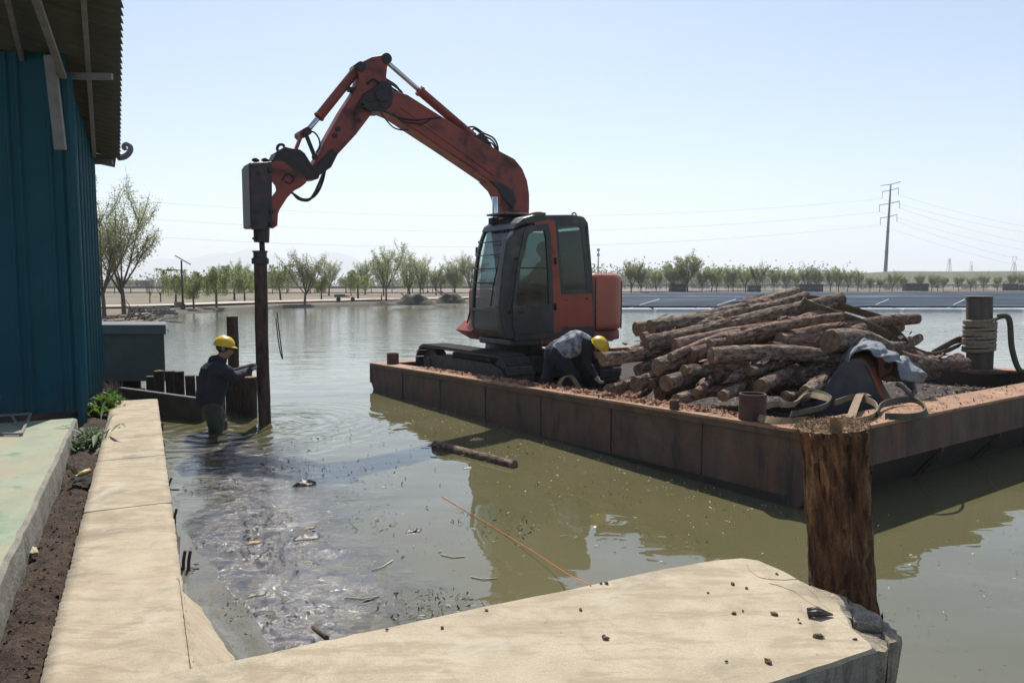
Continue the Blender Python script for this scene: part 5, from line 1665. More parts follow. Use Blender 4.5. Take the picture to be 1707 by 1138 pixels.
# curved shell between the side plates (the worn red back)
sh_o = [(1405, 604), (1418, 600), (1434, 600), (1442, 605), (1450, 616), (1457, 632), (1466, 655), (1476, 672), (1492, 697)]
P0 = [bl_(x, y, 8.01) for x, y in sh_o]
mb = MB()
def shell(u, v):
    k = u * (len(P0) - 1); i = min(int(k), len(P0) - 2)
    p = P0[i].lerp(P0[i + 1], k - i)
    q = p + off * v
    bulge = 0.05 * math.sin(math.pi * v)
    return q + V((bulge, 0, bulge * 0.7 + 0.004 * wob(q, 9, 2)))
mb.grid(shell, 24, 10)
o = mb.build('shell', ['bucket_red'], bk, fixn=False); sl = o.modifiers.new('t', 'SOLIDIFY'); sl.thickness = 0.02
for v in (0.3, 0.72):
    mb = MB()
    c = shell(0.55, v) + V((0.03, -0.02, 0.0))
    mb.prism([(0.0, -0.12), (0.12, -0.07), (0.15, 0.03), (0.09, 0.1), (-0.02, 0.12)], lambda a, b, h: c + V((a, h, b + 0.02)), -0.02, 0.02)
    e = mb.build('ear', ['bucket_red'], bk, bevel=0.008)
    mb = MB(); mb.cyl(c + V((0.08, -0.035, 0.03)), c + V((0.08, 0.035, 0.03)), 0.035, n=14); mb.build('pin', ['grease'], bk)
mb = MB()
hk = smooth_path([bl_(1494, 640, 8.15), bl_(1505, 645, 8.1), bl_(1515, 655, 8.1), bl_(1521, 657, 8.1), bl_(1525, 648, 8.1), bl_(1522, 641, 8.15)], 5)
mb.tube(hk, 0.022, 8); mb.build('hook', ['grey_steel'], bk)
for k in range(4):
    v = (k + 0.5) / 4
    base = (front[0] + V((0.02, 0, -0.01))).lerp(back[0], v)
    mb = MB(); mb.prism([(-0.16, 0), (0, 0.035), (0, -0.035)], lambda a, b, h: base + V((a, h, b)), -0.03, 0.03); mb.build('tooth', ['plate'], bk)
# draped sack
mb = MB()
ridge = [(1409, 604, 8.1), (1413, 590, 8.2), (1424, 578, 8.3), (1443, 569, 8.4), (1460, 573, 8.4), (1474, 581, 8.35), (1494, 593, 8.25), (1509, 599, 8.15), (1527, 611, 8.05), (1540, 625, 8.0)]
lower = [(1411, 605, 8.0), (1418, 593, 8.0), (1430, 586, 8.05), (1444, 586, 8.05), (1459, 595, 8.0), (1471, 600, 7.98), (1487, 604, 7.95), (1496, 614, 7.9), (1505, 635, 7.85), (1537, 635, 7.9)]
RA = smooth_path([D(*p) for p in ridge], 5); LB = smooth_path([D(*p) for p in lower], 5)
nR = len(RA)
def sackp(u, v):
    k = u * (nR - 1); i = min(int(k), nR - 2)
    a = RA[i].lerp(RA[i + 1], k - i); b = LB[i].lerp(LB[i + 1], k - i)
    if v < 0.5:                       # back half: falls behind the ridge
        f = v / 0.5
        p = (a + V((0.05, 0.32, -0.25))).lerp(a, f) + V((0, 0, 0.10 * math.sin(math.pi * f)))
    else:
        f = (v - 0.5) / 0.5
        p = a.lerp(b, f) + V((0.0, -0.05 * math.sin(math.pi * f), 0.02 * math.sin(math.pi * f)))
    fold = 0.012 * math.sin(u * 34 + 9 * v + 4 * wob((u * 3, v * 3, 0), 1, 3)) + 0.03 * wob((u * 7, v * 9, 0), 1, 5) + 0.018 * abs(wob((u * 16, v * 14, 0), 1, 8))
    return p + V((fold * 0.3, -abs(fold), fold))
mb.grid(sackp, 90, 36)
o = mb.build('sack', ['sack'], fixn=False); sl = o.modifiers.new('t', 'SOLIDIFY'); sl.thickness = 0.012
tag(o, 'grey white cloth sack draped over the steel bucket', 'sack')

# ================================================================== excavator
EX = V((0.02, 12.3, 0.2))
FW = V((-0.839, -0.544, 0)).normalized(); LF = V((-FW.y, FW.x, 0))    # forward, machine-left (towards us)
EANG = math.atan2(FW.y, FW.x)
ex = empty('excavator', EX, 'orange crawler excavator with a dark cab and a vibrating hammer standing on the barge', 'excavator', rz=EANG)
def loc(p):
    d = V(p) - EX
    return V((d.dot(FW), d.dot(LF), d.z))
def XL(px, py, l):
    """point on the plane `l` metres to the machine's left, in machine coordinates"""
    d = ray(px, py)
    t = (LF.dot(EX - CAMP) + l) / LF.dot(d)
    return loc(CAMP + d * t)
def plate_px(outl, l0, l1, name, mat, bevel=0.01, mb=None, build=True, lref=None):
    mb = mb or MB()
    lr = (l0 + l1) / 2 if lref is None else lref
    pts = [XL(x, y, lr) for x, y in outl]
    mb.prism([(p.x, p.z) for p in pts], lambda a, b, h: V((a, h, b)), l0, l1)
    return mb.build(name, [mat] if isinstance(mat, str) else mat, ex, bevel=bevel) if build else mb
# --- tracks
TB = BANG - EANG
TLEN, TR, TWID, ZC = 2.25, 0.30, 0.45, 0.33
for w_, side in ((0.70, 0), (2.45, 1)):
    c = loc(bwld(6.72, w_, 0)); c.z = 0.0
    mb = MB()
    mb.prism([(-TLEN / 2 - 0.05, ZC - 0.13), (TLEN / 2 + 0.05, ZC - 0.13), (TLEN / 2 + 0.05, ZC + 0.10), (TLEN / 2 - 0.25, ZC + 0.17), (-TLEN / 2 + 0.25, ZC + 0.17), (-TLEN / 2 - 0.05, ZC + 0.1)], lambda a, b, h: V((a, h, b)), -0.14, 0.14)
    for e in (-1, 1):
        mb.cyl((e * TLEN / 2, -0.1, ZC), (e * TLEN / 2, 0.1, ZC), TR - 0.03, n=24)
        mb.cyl((e * TLEN / 2, -0.17, ZC), (e * TLEN / 2, 0.17, ZC), 0.12, n=16)
    for k in range(5):
        x = -0.85 + k * 0.425
        mb.cyl((x, -0.16, 0.14), (x, 0.16, 0.14), 0.09, n=14)
    tr = mb.build('track', ['track'], ex, bevel=0.006)
    tr.location = c; tr.rotation_euler = (0, 0, TB)
    per = 2 * TLEN + 2 * math.pi * TR
    N = 44
    sm = MB()
    sm.box((0, 0, 0.0), (per / N - 0.012, TWID, 0.028))
    sm.box((-0.04, 0, 0.024), (0.016, TWID, 0.03)); sm.box((0.0, 0, 0.022), (0.014, TWID, 0.024)); sm.box((0.04, 0, 0.024), (0.016, TWID, 0.03))
    sm.box((0, 0, -0.025), (0.11, 0.12, 0.03))
    sme = sm.mesh('track_shoe', ['track'])
    for k in range(N):
        d = (k + 0.5) * per / N
        if d < TLEN: x, z, a = -TLEN / 2 + d, ZC + TR, 0
        elif d < TLEN + math.pi * TR:
            q = (d - TLEN) / TR; x, z, a = TLEN / 2 + math.sin(q) * TR, ZC + math.cos(q) * TR, q
        elif d < 2 * TLEN + math.pi * TR: x, z, a = TLEN / 2 - (d - TLEN - math.pi * TR), ZC - TR, math.pi
        else:
            q = (d - 2 * TLEN - math.pi * TR) / TR; x, z, a = -TLEN / 2 - math.sin(q) * TR, ZC - math.cos(q) * TR, math.pi + q
        so = bpy.data.objects.new('track_shoe', sme); COL.objects.link(so); so.parent = tr
        so.location = (x, 0, z); so.rotation_euler = (0, a, 0)
# undercarriage centre
c = loc(bwld(6.72, 1.575, 0))
mb = MB(); mb.box((0, 0, 0), (1.2, 1.7, 0.28)); mb.cyl((0, 0, 0.1), (0, 0, 0.36), 0.5, 0.46, 28)
o = mb.build('undercarriage', ['track'], ex, bevel=0.02); o.location = (c.x, c.y, 0.42); o.rotation_euler = (0, 0, TB)
# --- house
def rbox(r0, r1, l0, l1, z0, z1, name, mat, bevel=0.03, seg=3):
    mb = MB(); mb.box(((r0 + r1) / 2, (l0 + l1) / 2, (z0 + z1) / 2), (r1 - r0, l1 - l0, z1 - z0))
    return mb.build(name, [mat], ex, bevel=bevel, seg=seg)
rbox(-1.30, 0.20, -0.9, 1.06, 0.76, 0.90, 'house_base', 'boom_red', 0.03)
rbox(0.203, 0.74, 0.12, 1.06, 0.76, 0.87, 'cab_base', 'cab_grey', 0.03)
rbox(-1.0, 0.28, -1.04, -0.25, 0.93, 1.62, 'engine_cover', 'orange', 0.06)
rbox(-0.95, -0.55, -0.22, 0.05, 0.93, 1.70, 'engine_cover', 'orange', 0.04)
# counterweight: flat flanks, rounded tail corners
def arc(cx, cy, r, a0, a1, n=9):
    return [(cx + r * math.cos(R(a0 + (a1 - a0) * i / n)), cy + r * math.sin(R(a0 + (a1 - a0) * i / n))) for i in range(n + 1)]
cwo = [(-0.83, 1.05)] + arc(-1.26, 0.60, 0.45, 90, 180) + arc(-1.26, -0.60, 0.45, 180, 270) + [(-0.83, -1.05)]
mb = MB(); mb.prism(cwo, lambda a_, b_, h: V((a_, b_, h)), 0.93, 1.87)
cw = mb.build('counterweight', ['counter_orange'], ex, bevel=0.11, seg=4)
mb = MB(); mb.prism([(-0.84, 1.03)] + arc(-1.24, 0.59, 0.43, 90, 180) + arc(-1.24, -0.59, 0.43, 180, 270) + [(-0.84, -1.03)], lambda a_, b_, h: V((a_, b_, h)), 0.78, 0.926)
mb.build('tail_skirt', ['boom_red'], ex, bevel=0.01)
o = MB().tube([(-1.52, 0.968, 0.95), (-1.52, 0.968, 1.72), (-1.50, 0.93, 1.82), (-1.48, 0.85, 1.873), (-1.46, 0.5, 1.875)], 0.012, 6).build('panel_gap', ['letter'], cw)
o = MB().tube([(-0.90, 1.052, 0.95), (-0.90, 1.052, 1.80)], 0.008, 6).build('panel_gap', ['letter'], cw)
# letter on the side panel
def text_mesh(txt, size, name):
    cu = bpy.data.curves.new(name, 'FONT'); cu.body = txt; cu.size = size; cu.extrude = 0.001
    ob = bpy.data.objects.new(name, cu); COL.objects.link(ob)
    dg = bpy.context.evaluated_depsgraph_get(); dg.update()
    me = bpy.data.meshes.new_from_object(ob.evaluated_get(dg))
    bpy.data.objects.remove(ob)
    return me
for txt, px, py, sz, nm in (('Z', 1007, 516, 0.17, 'letter'), ("'8", 994, 508, 0.06, 'letter')):
    me = text_mesh(txt, sz, nm); me.materials.append(M['letter'])
    o = bpy.data.objects.new(nm, me); COL.objects.link(o); o.parent = ex
    q = XL(px, py, 1.047)
    o.location = (q.x, 1.048, q.z); o.rotation_euler = (R(90), 0, R(180))
# --- cab
CL0, CL1 = 0.12, 1.10
prof = [(0.80, 0.90), (0.86, 1.05), (0.865, 1.35), (0.83, 1.75), (0.745, 2.22), (0.66, 2.50), (0.56, 2.63), (0.38, 2.70), (-0.40, 2.745), (-0.60, 2.72), (-0.68, 2.60), (-0.80, 1.62), (-0.80, 0.90)]
cab = None
def cpt(i): return prof[i]
def cbeam(pts, l, wl, wr, name, mat, bevel=0.012):
    """post following pts (r,z) in the plane l, wl wide sideways, wr along r"""
    mb = MB()
    for (r0, z0), (r1, z1) in zip(pts[:-1], pts[1:]):
        mb.beam((r0, l, z0), (r1, l, z1), wl, wr, up=(1, 0, 0))
    return mb.build(name, [mat], ex, bevel=bevel)
# floor and lower skirt
mb = MB(); mb.prism([(0.80, 0.88), (0.86, 1.0), (0.865, 1.10), (-0.80, 1.10), (-0.80, 0.88)], lambda a, b, h: V((a, h, b)), CL0, CL1)
mb.build('cab_floor', ['cab_grey'], ex, bevel=0.03, seg=3)
# roof shell
mb = MB(); mb.prism([(0.70, 2.50), (0.64, 2.60), (0.52, 2.68), (0.36, 2.73), (-0.42, 2.775), (-0.62, 2.75), (-0.70, 2.66), (-0.71, 2.60), (0.50, 2.585)], lambda a, b, h: V((a, h, b)), CL0 - 0.01, CL1 + 0.01)
mb.build('cab_roof', ['cab_grey'], ex, bevel=0.035, seg=3)
mb = MB(); mb.box((0.25, 0.45, 2.78), (0.75, 0.55, 0.03)); mb.build('roof_hatch', ['grey_cap'], ex, bevel=0.012)
# rear wall lower, right wall lower
mb = MB(); mb.box((-0.80, (CL0 + CL1) / 2, 1.30), (0.05, CL1 - CL0, 0.62)); mb.build('cab_back', ['cab_grey'], ex, bevel=0.01)
mb = MB(); mb.box((0.02, CL0 + 0.02, 1.25), (1.58, 0.04, 0.5)); mb.build('cab_side', ['cab_grey'], ex, bevel=0.01)
# left side, drawn in the plane of the door
def side(outl, name, mat, l0=CL1 - 0.03, l1=CL1 + 0.012, bevel=0.008):
    return plate_px(outl, l0, l1, name, mat, bevel, lref=CL1)
# front corner post: broad rounded grey
side([(846, 398), (858, 384), (874, 377), (889, 373), (885, 386), (878, 392), (866, 440), (857, 507), (859, 566), (845, 566), (836, 545), (832, 510), (838, 450)], 'front_corner_post', 'cab_grey', CL1 - 0.16, CL1 + 0.006, 0.03)
# door: frame, window, lower panel
def frame_px(outer, inner, name, mat, l0, l1):
    mb = MB()
    O = [XL(x, y, CL1) for x, y in outer]; I = [XL(x, y, CL1) for x, y in inner]
    n = len(O); vs = []
    for l in (l0, l1):
        vs += [V((p.x, l, p.z)) for p in O] + [V((p.x, l, p.z)) for p in I]
    fs = []
    for i in range(n):
        j = (i + 1) % n
        fs += [(i, j, n + j, n + i), (2 * n + i, 3 * n + i, 3 * n + j, 2 * n + j), (i, 2 * n + i, 2 * n + j, j), (n + i, n + j, 3 * n + j, 3 * n + i)]
    mb.add(vs, fs)
    return mb.build(name, [mat], ex, bevel=0.006)
d_out = [(873, 384), (884, 376), (912, 373), (917, 392), (921, 480), (922, 552), (860, 560), (853, 545), (854, 500), (862, 440)]
d_in = [(880, 392), (888, 386), (906, 385), (909, 398), (913, 470), (914, 506), (861, 510), (859, 505), (861, 488), (868, 440)]
door = frame_px(d_out, d_in, 'cab_door', 'cab_grey', CL1 - 0.02, CL1 + 0.022)
def pane(outl, name='window', mat='glass', l=CL1, th=0.006):
    pts = [XL(x, y, l) for x, y in outl]
    mb = MB(); mb.prism([(p.x, p.z) for p in pts], lambda a, b, h: V((a, h, b)), l - th / 2, l + th / 2)
    return mb.build(name, [mat], ex)
o = pane(d_in); o.parent = door
mb = MB(); a = XL(868, 520, CL1); mb.box((a.x, CL1 + 0.035, a.z), (0.10, 0.02, 0.03)); mb.build('door_handle', ['rubber'], door, bevel=0.005)
mb = MB(); a = XL(904, 480, CL1); b = XL(880, 392, CL1); c2 = XL(910, 447, CL1)
mb.beam((XL(865, 457, CL1).x, CL1 + 0.004, c2.z), (c2.x + 0.02, CL1 + 0.004, c2.z), 0.012, 0.02); mb.build('window_rail', ['rubber'], door)
# orange door post and rear quarter
side([(911, 366), (924, 367), (927, 400), (934, 488), (936, 552), (922, 556), (920, 480), (916, 392)], 'door_post', 'orange', CL1 - 0.06, CL1 + 0.018)
side([(890, 371), (912, 366), (913, 374), (890, 377)], 'door_header', 'orange', CL1 - 0.04, CL1 + 0.016)
r_out = [(924, 366), (968, 367), (974, 371), (986, 489), (935, 491), (929, 440)]
r_in = [(930, 377), (963, 377), (967, 380), (978, 481), (940, 484), (935, 440)]
rwf = frame_px(r_out, r_in, 'rear_window_frame', 'cab_grey', CL1 - 0.03, CL1 + 0.008)
o = pane(r_in, mat='glass_dark'); o.parent = rwf
side([(934, 490), (986, 489), (989, 552), (936, 556)], 'rear_quarter_panel', 'orange', CL1 - 0.05, CL1 + 0.006, 0.006)
side([(858, 549), (990, 543), (990, 560), (858, 568)], 'cab_sill', 'cab_grey', CL1 - 0.05, CL1 + 0.014, 0.006)
# windscreen between the front posts, lower front panel
def front_pt(z):
    for (r0, z0), (r1, z1) in zip(prof[:-1], prof[1:]):
        if z0 <= z <= z1 and r0 > 0.3: return r0 + (r1 - r0) * (z - z0) / (z1 - z0)
    return 0.5
zs = [1.30 + 1.25 * k / 8 for k in range(9)]
mb = MB()
vs = [V((front_pt(z) - 0.005, l, z)) for z in zs for l in (CL0 + 0.06, CL1 - 0.14)]
mb.add(vs, [(2 * k, 2 * k + 1, 2 * k + 3, 2 * k + 2) for k in range(8)], 0, True)
wsc = mb.build('windscreen', ['glass'], ex)
for l, wd in ((CL0 + 0.035, 0.07), (CL1 - 0.12, 0.10)):
    cbeam([(front_pt(z), z) for z in [1.0, 1.3, 1.6, 1.9, 2.2, 2.4, 2.56]], l, wd, 0.05, 'windscreen_post', 'cab_grey')
for z in (1.30, 2.54):
    mb = MB(); mb.beam((front_pt(z), CL0 + 0.03, z), (front_pt(z), CL1 - 0.1, z), 0.05, 0.05); mb.build('windscreen_rail', ['cab_grey'], ex, bevel=0.008)
for z in (1.72, 1.93, 2.14, 2.34):
    mb = MB(); mb.tube(smooth_path([(front_pt(z) + 0.05, CL0 + 0.05, z + 0.03), (front_pt(z) + 0.07, CL0 + 0.12, z), (front_pt(z) + 0.07, CL1 - 0.25, z), (front_pt(z) + 0.05, CL1 - 0.16, z + 0.03)], 4), 0.009, 6); mb.build('guard_bar', ['rubber'], wsc)
mb = MB(); vs = [V((front_pt(z) + 0.002, l, z)) for z in (0.92, 1.05, 1.18, 1.30) for l in (CL0 + 0.02, CL1 - 0.1)]
mb.add(vs, [(2 * k, 2 * k + 1, 2 * k + 3, 2 * k + 2) for k in range(3)])
o = mb.build('front_panel', ['cab_grey'], ex); sl = o.modifiers.new('t', 'SOLIDIFY'); sl.thickness = 0.02
mb = MB(); mb.tube(smooth_path([(front_pt(1.35) + 0.03, 0.75, 1.36), (front_pt(1.7) + 0.03, 0.80, 1.72), (front_pt(2.1) + 0.03, 0.86, 2.1)], 4), 0.01, 6); mb.build('wiper', ['rubber'], wsc)
# rear screen and right-hand window
mb = MB(); mb.prism([(CL0 + 0.07, 1.62), (CL1 - 0.09, 1.62), (CL1 - 0.09, 2.56), (CL0 + 0.07, 2.56)], lambda a, b, h: V((-0.80 + (b - 1.62) * 0.12 + h, a, b)), 0, 0.006); mb.build('window', ['glass_dark'], ex)
for l in (CL0 + 0.03, CL1 - 0.05):
    cbeam([(-0.80, 1.0), (-0.80, 1.62), (-0.68, 2.62)], l, 0.08, 0.06, 'rear_post', 'cab_grey')
mb = MB(); mb.prism([(-0.74, 1.5), (0.74, 1.5), (0.70, 2.0), (0.58, 2.55), (-0.62, 2.55)], lambda a, b, h: V((a, CL0 + 0.02 + h, b)), 0, 0.006); mb.build('window', ['glass_dark'], ex)
mb = MB(); mb.beam((0.0, CL0 + 0.02, 1.5), (0.0, CL0 + 0.02, 2.58), 0.05, 0.06, up=(1, 0, 0)); mb.build('side_post', ['cab_grey'], ex)
# lifting eye and lamp on the roof, mirrors and rail at the front right
mb = MB(); q = XL(957, 367, 0.85); mb.tube(smooth_path([(q.x + 0.05, 0.85, 2.75), (q.x + 0.035, 0.85, 2.82), (q.x - 0.03, 0.85, 2.82), (q.x - 0.05, 0.85, 2.75)], 4), 0.012, 6); mb.build('lifting_eye', ['rubber'], ex)
mb = MB(); mb.tube(smooth_path([(0.48, 0.72, 2.66), (0.30, 1.04, 2.76), (0.12, 1.08, 2.76)], 4), 0.02, 6); mb.build('roof_hose', ['strap'], ex)
mb = MB(); a = XL(775, 556, -0.75); b = XL(784, 505, -0.75)
mb.tube([XL(779, 538, -0.75), XL(787, 505, -0.7), XL(794, 480, -0.6)], 0.014, 6); mb.build('hand_rail', ['rubber'], ex)
plate_px([(772, 551), (788, 534), (800, 545), (797, 566)], -1.0, -0.45, 'step_bracket', 'orange', 0.01)
mb = MB(); mb.box((XL(797, 420, 0.02).x, 0.02, XL(797, 420, 0.02).z), (0.05, 0.12, 0.16)); mb.build('mirror', ['rubber'], ex, bevel=0.02)
# seat inside
mb = MB(); mb.box((-0.18, 0.6, 1.42), (0.5, 0.5, 0.14)); mb.box((-0.42, 0.6, 1.72), (0.14, 0.48, 0.6), Matrix.Rotation(R(-8), 3, 'Y')); mb.box((-0.47, 0.6, 2.10), (0.10, 0.26, 0.18)); mb.box((-0.18, 0.6, 1.22), (0.35, 0.35, 0.28))
mb.build('seat', ['seat'], ex, bevel=0.05, seg=3)
for l in (0.28, 0.92):
    mb = MB(); mb.box((0.05, l, 1.38), (0.5, 0.14, 0.3)); mb.tube([(0.22, l, 1.5), (0.26, l, 1.72)], 0.018, 8); mb.build('console', ['seat'], ex, bevel=0.02)
mb = MB(); mb.tube([(0.62, 0.55, 1.1), (0.55, 0.55, 1.62)], 0.02, 8); mb.build('travel_lever', ['seat'], ex)

# --- boom
BW = 0.30
boom_o = [(643, 152), (673, 161.5), (726, 195), (782, 229), (828, 255.5), (850, 267), (863, 283), (871, 303), (874.5, 325), (874.5, 350), (873, 372), (868, 430), (838, 430), (831, 372), (830, 345), (822, 318), (806, 302), (777, 282), (732, 251.5), (681, 218), (648, 196), (628, 188), (612, 176), (612, 156), (626, 148)]
plate_px(boom_o, -BW / 2 - 0.05, BW / 2 - 0.05, 'boom', 'boom_red', 0.02)
# weld seams and pipe clamps along the boom side
for (a, b) in (((668, 180), (822, 292)), ((690, 214), (800, 286))):
    mb = MB(); p = XL(*a, 0.105); q = XL(*b, 0.105); mb.tube([(p.x, 0.105, p.z), (q.x, 0.105, q.z)], 0.008, 6); mb.build('boom_pipe', ['boom_red'], ex)
# greasy knuckle
plate_px([(617, 150), (630, 138), (644, 143), (648, 160), (645, 180), (632, 190), (616, 190), (600, 186), (594, 172), (600, 160)], -BW / 2 - 0.09, BW / 2 - 0.01, 'boom_knuckle', 'grease', 0.02)
mb = MB(); p = XL(628, 163, 0); mb.cyl((p.x, -0.28, p.z), (p.x, 0.17, p.z), 0.085, n=20); mb.build('boom_pin', ['grease'], ex, bevel=0.008)
plate_px([(806, 302), (822, 318), (829, 333), (846, 350), (852, 336), (846, 320), (830, 308)], -0.23, 0.12, 'boom_bracket', 'grease', 0.015)
# --- stick
SW = 0.24
stick_o = [(590.6, 116), (602, 105), (616, 98), (640, 94), (646, 98), (647, 106), (641, 113), (639, 131), (643, 150), (640, 165), (628, 180), (616, 191), (589, 226.5), (559, 259), (547, 281), (528, 294), (514, 300), (509, 292), (515, 280), (529, 256), (538, 235), (565, 187.5), (586, 155), (594, 132)]
plate_px(stick_o, -SW / 2 - 0.05, SW / 2 - 0.05, 'stick', 'boom_red', 0.018)
plate_px([(536, 262), (548, 250), (558, 259), (547, 281), (528, 294), (514, 300), (509, 292), (522, 275)], -SW / 2 - 0.07, SW / 2 - 0.03, 'stick_end', 'grease', 0.012)
for px, py in ((565, 214), (560, 225), (600, 200)):
    mb = MB(); p = XL(px, py, SW / 2); mb.cyl((p.x, SW / 2 - 0.055, p.z), (p.x, SW / 2 - 0.03, p.z), 0.035, n=12); mb.build('stick_boss', ['grease'], ex)
def cyl_px(a, b, l, r, name, mat, n=18, ends=True):
    p, q = XL(*a, l), XL(*b, l)
    mb = MB(); mb.cyl(p, q, r, n=n)
    if ends:
        mb.cyl(p + (q - p) * 0.97, q, r * 1.12, n=n)
    return mb.build(name, [mat], ex, bevel=0.004)
# bucket cylinder and rod
cyl_px((597, 114), (531, 196), -0.05, 0.068, 'bucket_cylinder', 'boom_red')
cyl_px((531, 196), (510, 221), -0.05, 0.036, 'bucket_rod', 'chrome', ends=False)
mb = MB(); p = XL(596, 115, -0.05); mb.cyl((p.x, -0.2, p.z), (p.x, 0.1, p.z), 0.07, n=16); mb.build('cylinder_pin', ['grease'], ex)
mb = MB(); p = XL(586, 150, -0.05); mb.box((p.x, -0.05, p.z), (0.1, 0.12, 0.05)); mb.build('hose_clamp', ['grease'], ex)
# arm cylinder along the boom
cyl_px((642, 101), (700, 152), -0.05, 0.036, 'arm_rod', 'chrome', ends=False)
cyl_px((700, 152), (806, 243), -0.05, 0.070, 'arm_cylinder', 'boom_red')
mb = MB(); p = XL(702, 154, -0.05); q = XL(698, 150, -0.05); mb.cyl(q, p, 0.085, n=18); mb.build('cylinder_head', ['boom_red'], ex)
plate_px([(786, 228), (800, 222), (812, 238), (818, 250), (795, 240)], -0.14, 0.04, 'cylinder_bracket', 'grease', 0.01)
mb = MB(); p = XL(641, 100, 0); mb.cyl((p.x, -0.2, p.z), (p.x, 0.1, p.z), 0.075, n=16); mb.build('arm_pin', ['grease'], ex)
# boom lift cylinder
cyl_px((825, 328), (826, 382), 0.16, 0.05, 'lift_rod', 'chrome', ends=False)
cyl_px((831, 328), (832, 382), -0.26, 0.05, 'lift_rod', 'chrome', ends=False)
cyl_px((826, 380), (836, 470), 0.16, 0.075, 'lift_cylinder', 'boom_red')
cyl_px((832, 380), (840, 470), -0.26, 0.075, 'lift_cylinder', 'boom_red')
# --- linkage
def link_px(a, b, l, wd, name, mat='grease', t=0.04):
    p, q = XL(*a, l), XL(*b, l)
    mb = MB(); mb.beam(p, q, t, wd, up=(0, 1, 0)); mb.cyl(p + V((0, -t * .7, 0)), p + V((0, t * .7, 0)), wd * 0.62, n=16); mb.cyl(q + V((0, -t * .7, 0)), q + V((0, t * .7, 0)), wd * 0.62, n=16)
    return mb.build(name, [mat], ex, bevel=0.004)
for l in (-0.22, 0.12):
    link_px((509, 222), (525, 262), l, 0.065, 'link_bar', 'grease')
for l in (-0.16, 0.06):
    link_px((503, 224), (490, 257), l, 0.07, 'link_bar', 'boom_red')
mb = MB(); p = XL(507, 222, 0); mb.cyl((p.x, -0.28, p.z), (p.x, 0.17, p.z), 0.055, n=14); mb.build('link_pin', ['grease'], ex)
# --- hammer
plate_px([(450, 270), (456, 256), (463, 252), (470, 247), (482, 250), (495, 252), (503, 258), (514, 276), (528, 290), (526, 300), (508, 302), (490, 290), (470, 276)], -0.20, 0.10, 'hammer_hanger', 'grease', 0.012)
mb = MB(); q = smooth_path([XL(465, 254, -0.05), XL(462, 248, -0.05), XL(465, 242, -0.05), XL(471, 241, -0.05), XL(474, 245, -0.05)], 4); mb.tube(q, 0.02, 8); mb.build('lifting_hook', ['grease'], ex)
ham_o = [(447, 274), (459, 268), (472, 268), (486, 280), (508, 295), (510, 305), (500, 313), (490, 318), (478, 330), (468, 343), (463, 357), (462, 376), (455, 381), (447, 380), (447, 342), (455, 325), (461, 318), (459, 310), (449, 296)]
for l0, l1 in ((0.06, 0.10), (-0.20, -0.16)):
    plate_px(ham_o, l0, l1, 'hammer_side_plate', 'boom_red', 0.006)
plate_px([(470, 275), (486, 286), (506, 300), (490, 316), (476, 330), (462, 352), (456, 352), (462, 320)], -0.15, 0.05, 'hammer_web', 'boom_red', 0.006)
hh_ = plate_px([(410, 274), (448, 272), (448, 381), (412, 381)], -0.235, 0.135, 'hammer_housing', 'dark_steel', 0.02)
plate_px([(417, 272), (447, 271), (447, 383), (419, 383)], 0.138, 0.165, 'housing_plate', 'dark_steel', 0.012)
plate_px([(408.5, 278), (413, 278), (415, 378), (411.5, 380)], -0.27, 0.15, 'housing_edge', 'dark_steel', 0.012)
for px, py in ((426, 268), (442, 268)):
    mb = MB(); p = XL(px, py + 6, -0.05); q = XL(px, py - 4, -0.05)
    mb.cyl(p, q, 0.028, n=10); mb.cyl(p + (q - p) * 0.5, p + (q - p) * 0.85, 0.05, n=6); mb.build('housing_bolt', ['grease'], hh_)
for px, py in ((450, 284), (452, 353), (426, 353), (452, 373), (430, 290), (424, 372)):
    mb = MB(); p = XL(px, py, 0.13); mb.cyl((p.x, 0.10, p.z), (p.x, 0.185, p.z), 0.034, n=6); mb.build('side_bolt', ['grease'], hh_)
mb = MB(); p = XL(436, 380, -0.05); q = XL(436, 404, -0.05); mb.cyl(p, q, 0.108, 0.10, n=24); mb.build('lower_bush', ['dark_steel'], ex, bevel=0.006)
mb = MB(); p = XL(421, 397, -0.05); q = XL(428, 400, -0.05); mb.beam(p, q, 0.03, 0.03); mb.build('bush_pin', ['dark_steel'], ex)
mb = MB(); p = XL(436.5, 403, -0.05); q = XL(437.5, 421, -0.05); mb.cyl(p, q, 0.037, n=18); mb.build('chisel_shaft', ['dark_steel'], ex)
c0 = XL(438, 440, -0.05)
pc = loc(V((PILE.x, PILE.y, 0)))
ztop = XL(438, 419, -0.05).z; zmid = XL(438, 430, -0.05).z; zbot = zt_pile - EX.z - 0.06
mb = MB()
mb.lathe([(0.098, zmid - 0.01), (0.098, zmid + 0.0), (0.088, zmid + 0.005), (0.088, ztop - 0.02), (0.102, ztop - 0.015), (0.102, ztop)], (pc.x, pc.y, 0), n=24, smooth=False)
mb.build('pile_cap', ['dark_steel'], ex, bevel=0.003)
mb = MB(); mb.lathe([(0.108, zbot + 0.06), (0.112, zbot + 0.065), (0.112, zmid - 0.012), (0.09, zmid - 0.01)], (pc.x, pc.y, 0), n=24, smooth=False)
mb.build('pile_cap', ['dark_steel'], ex, bevel=0.003)
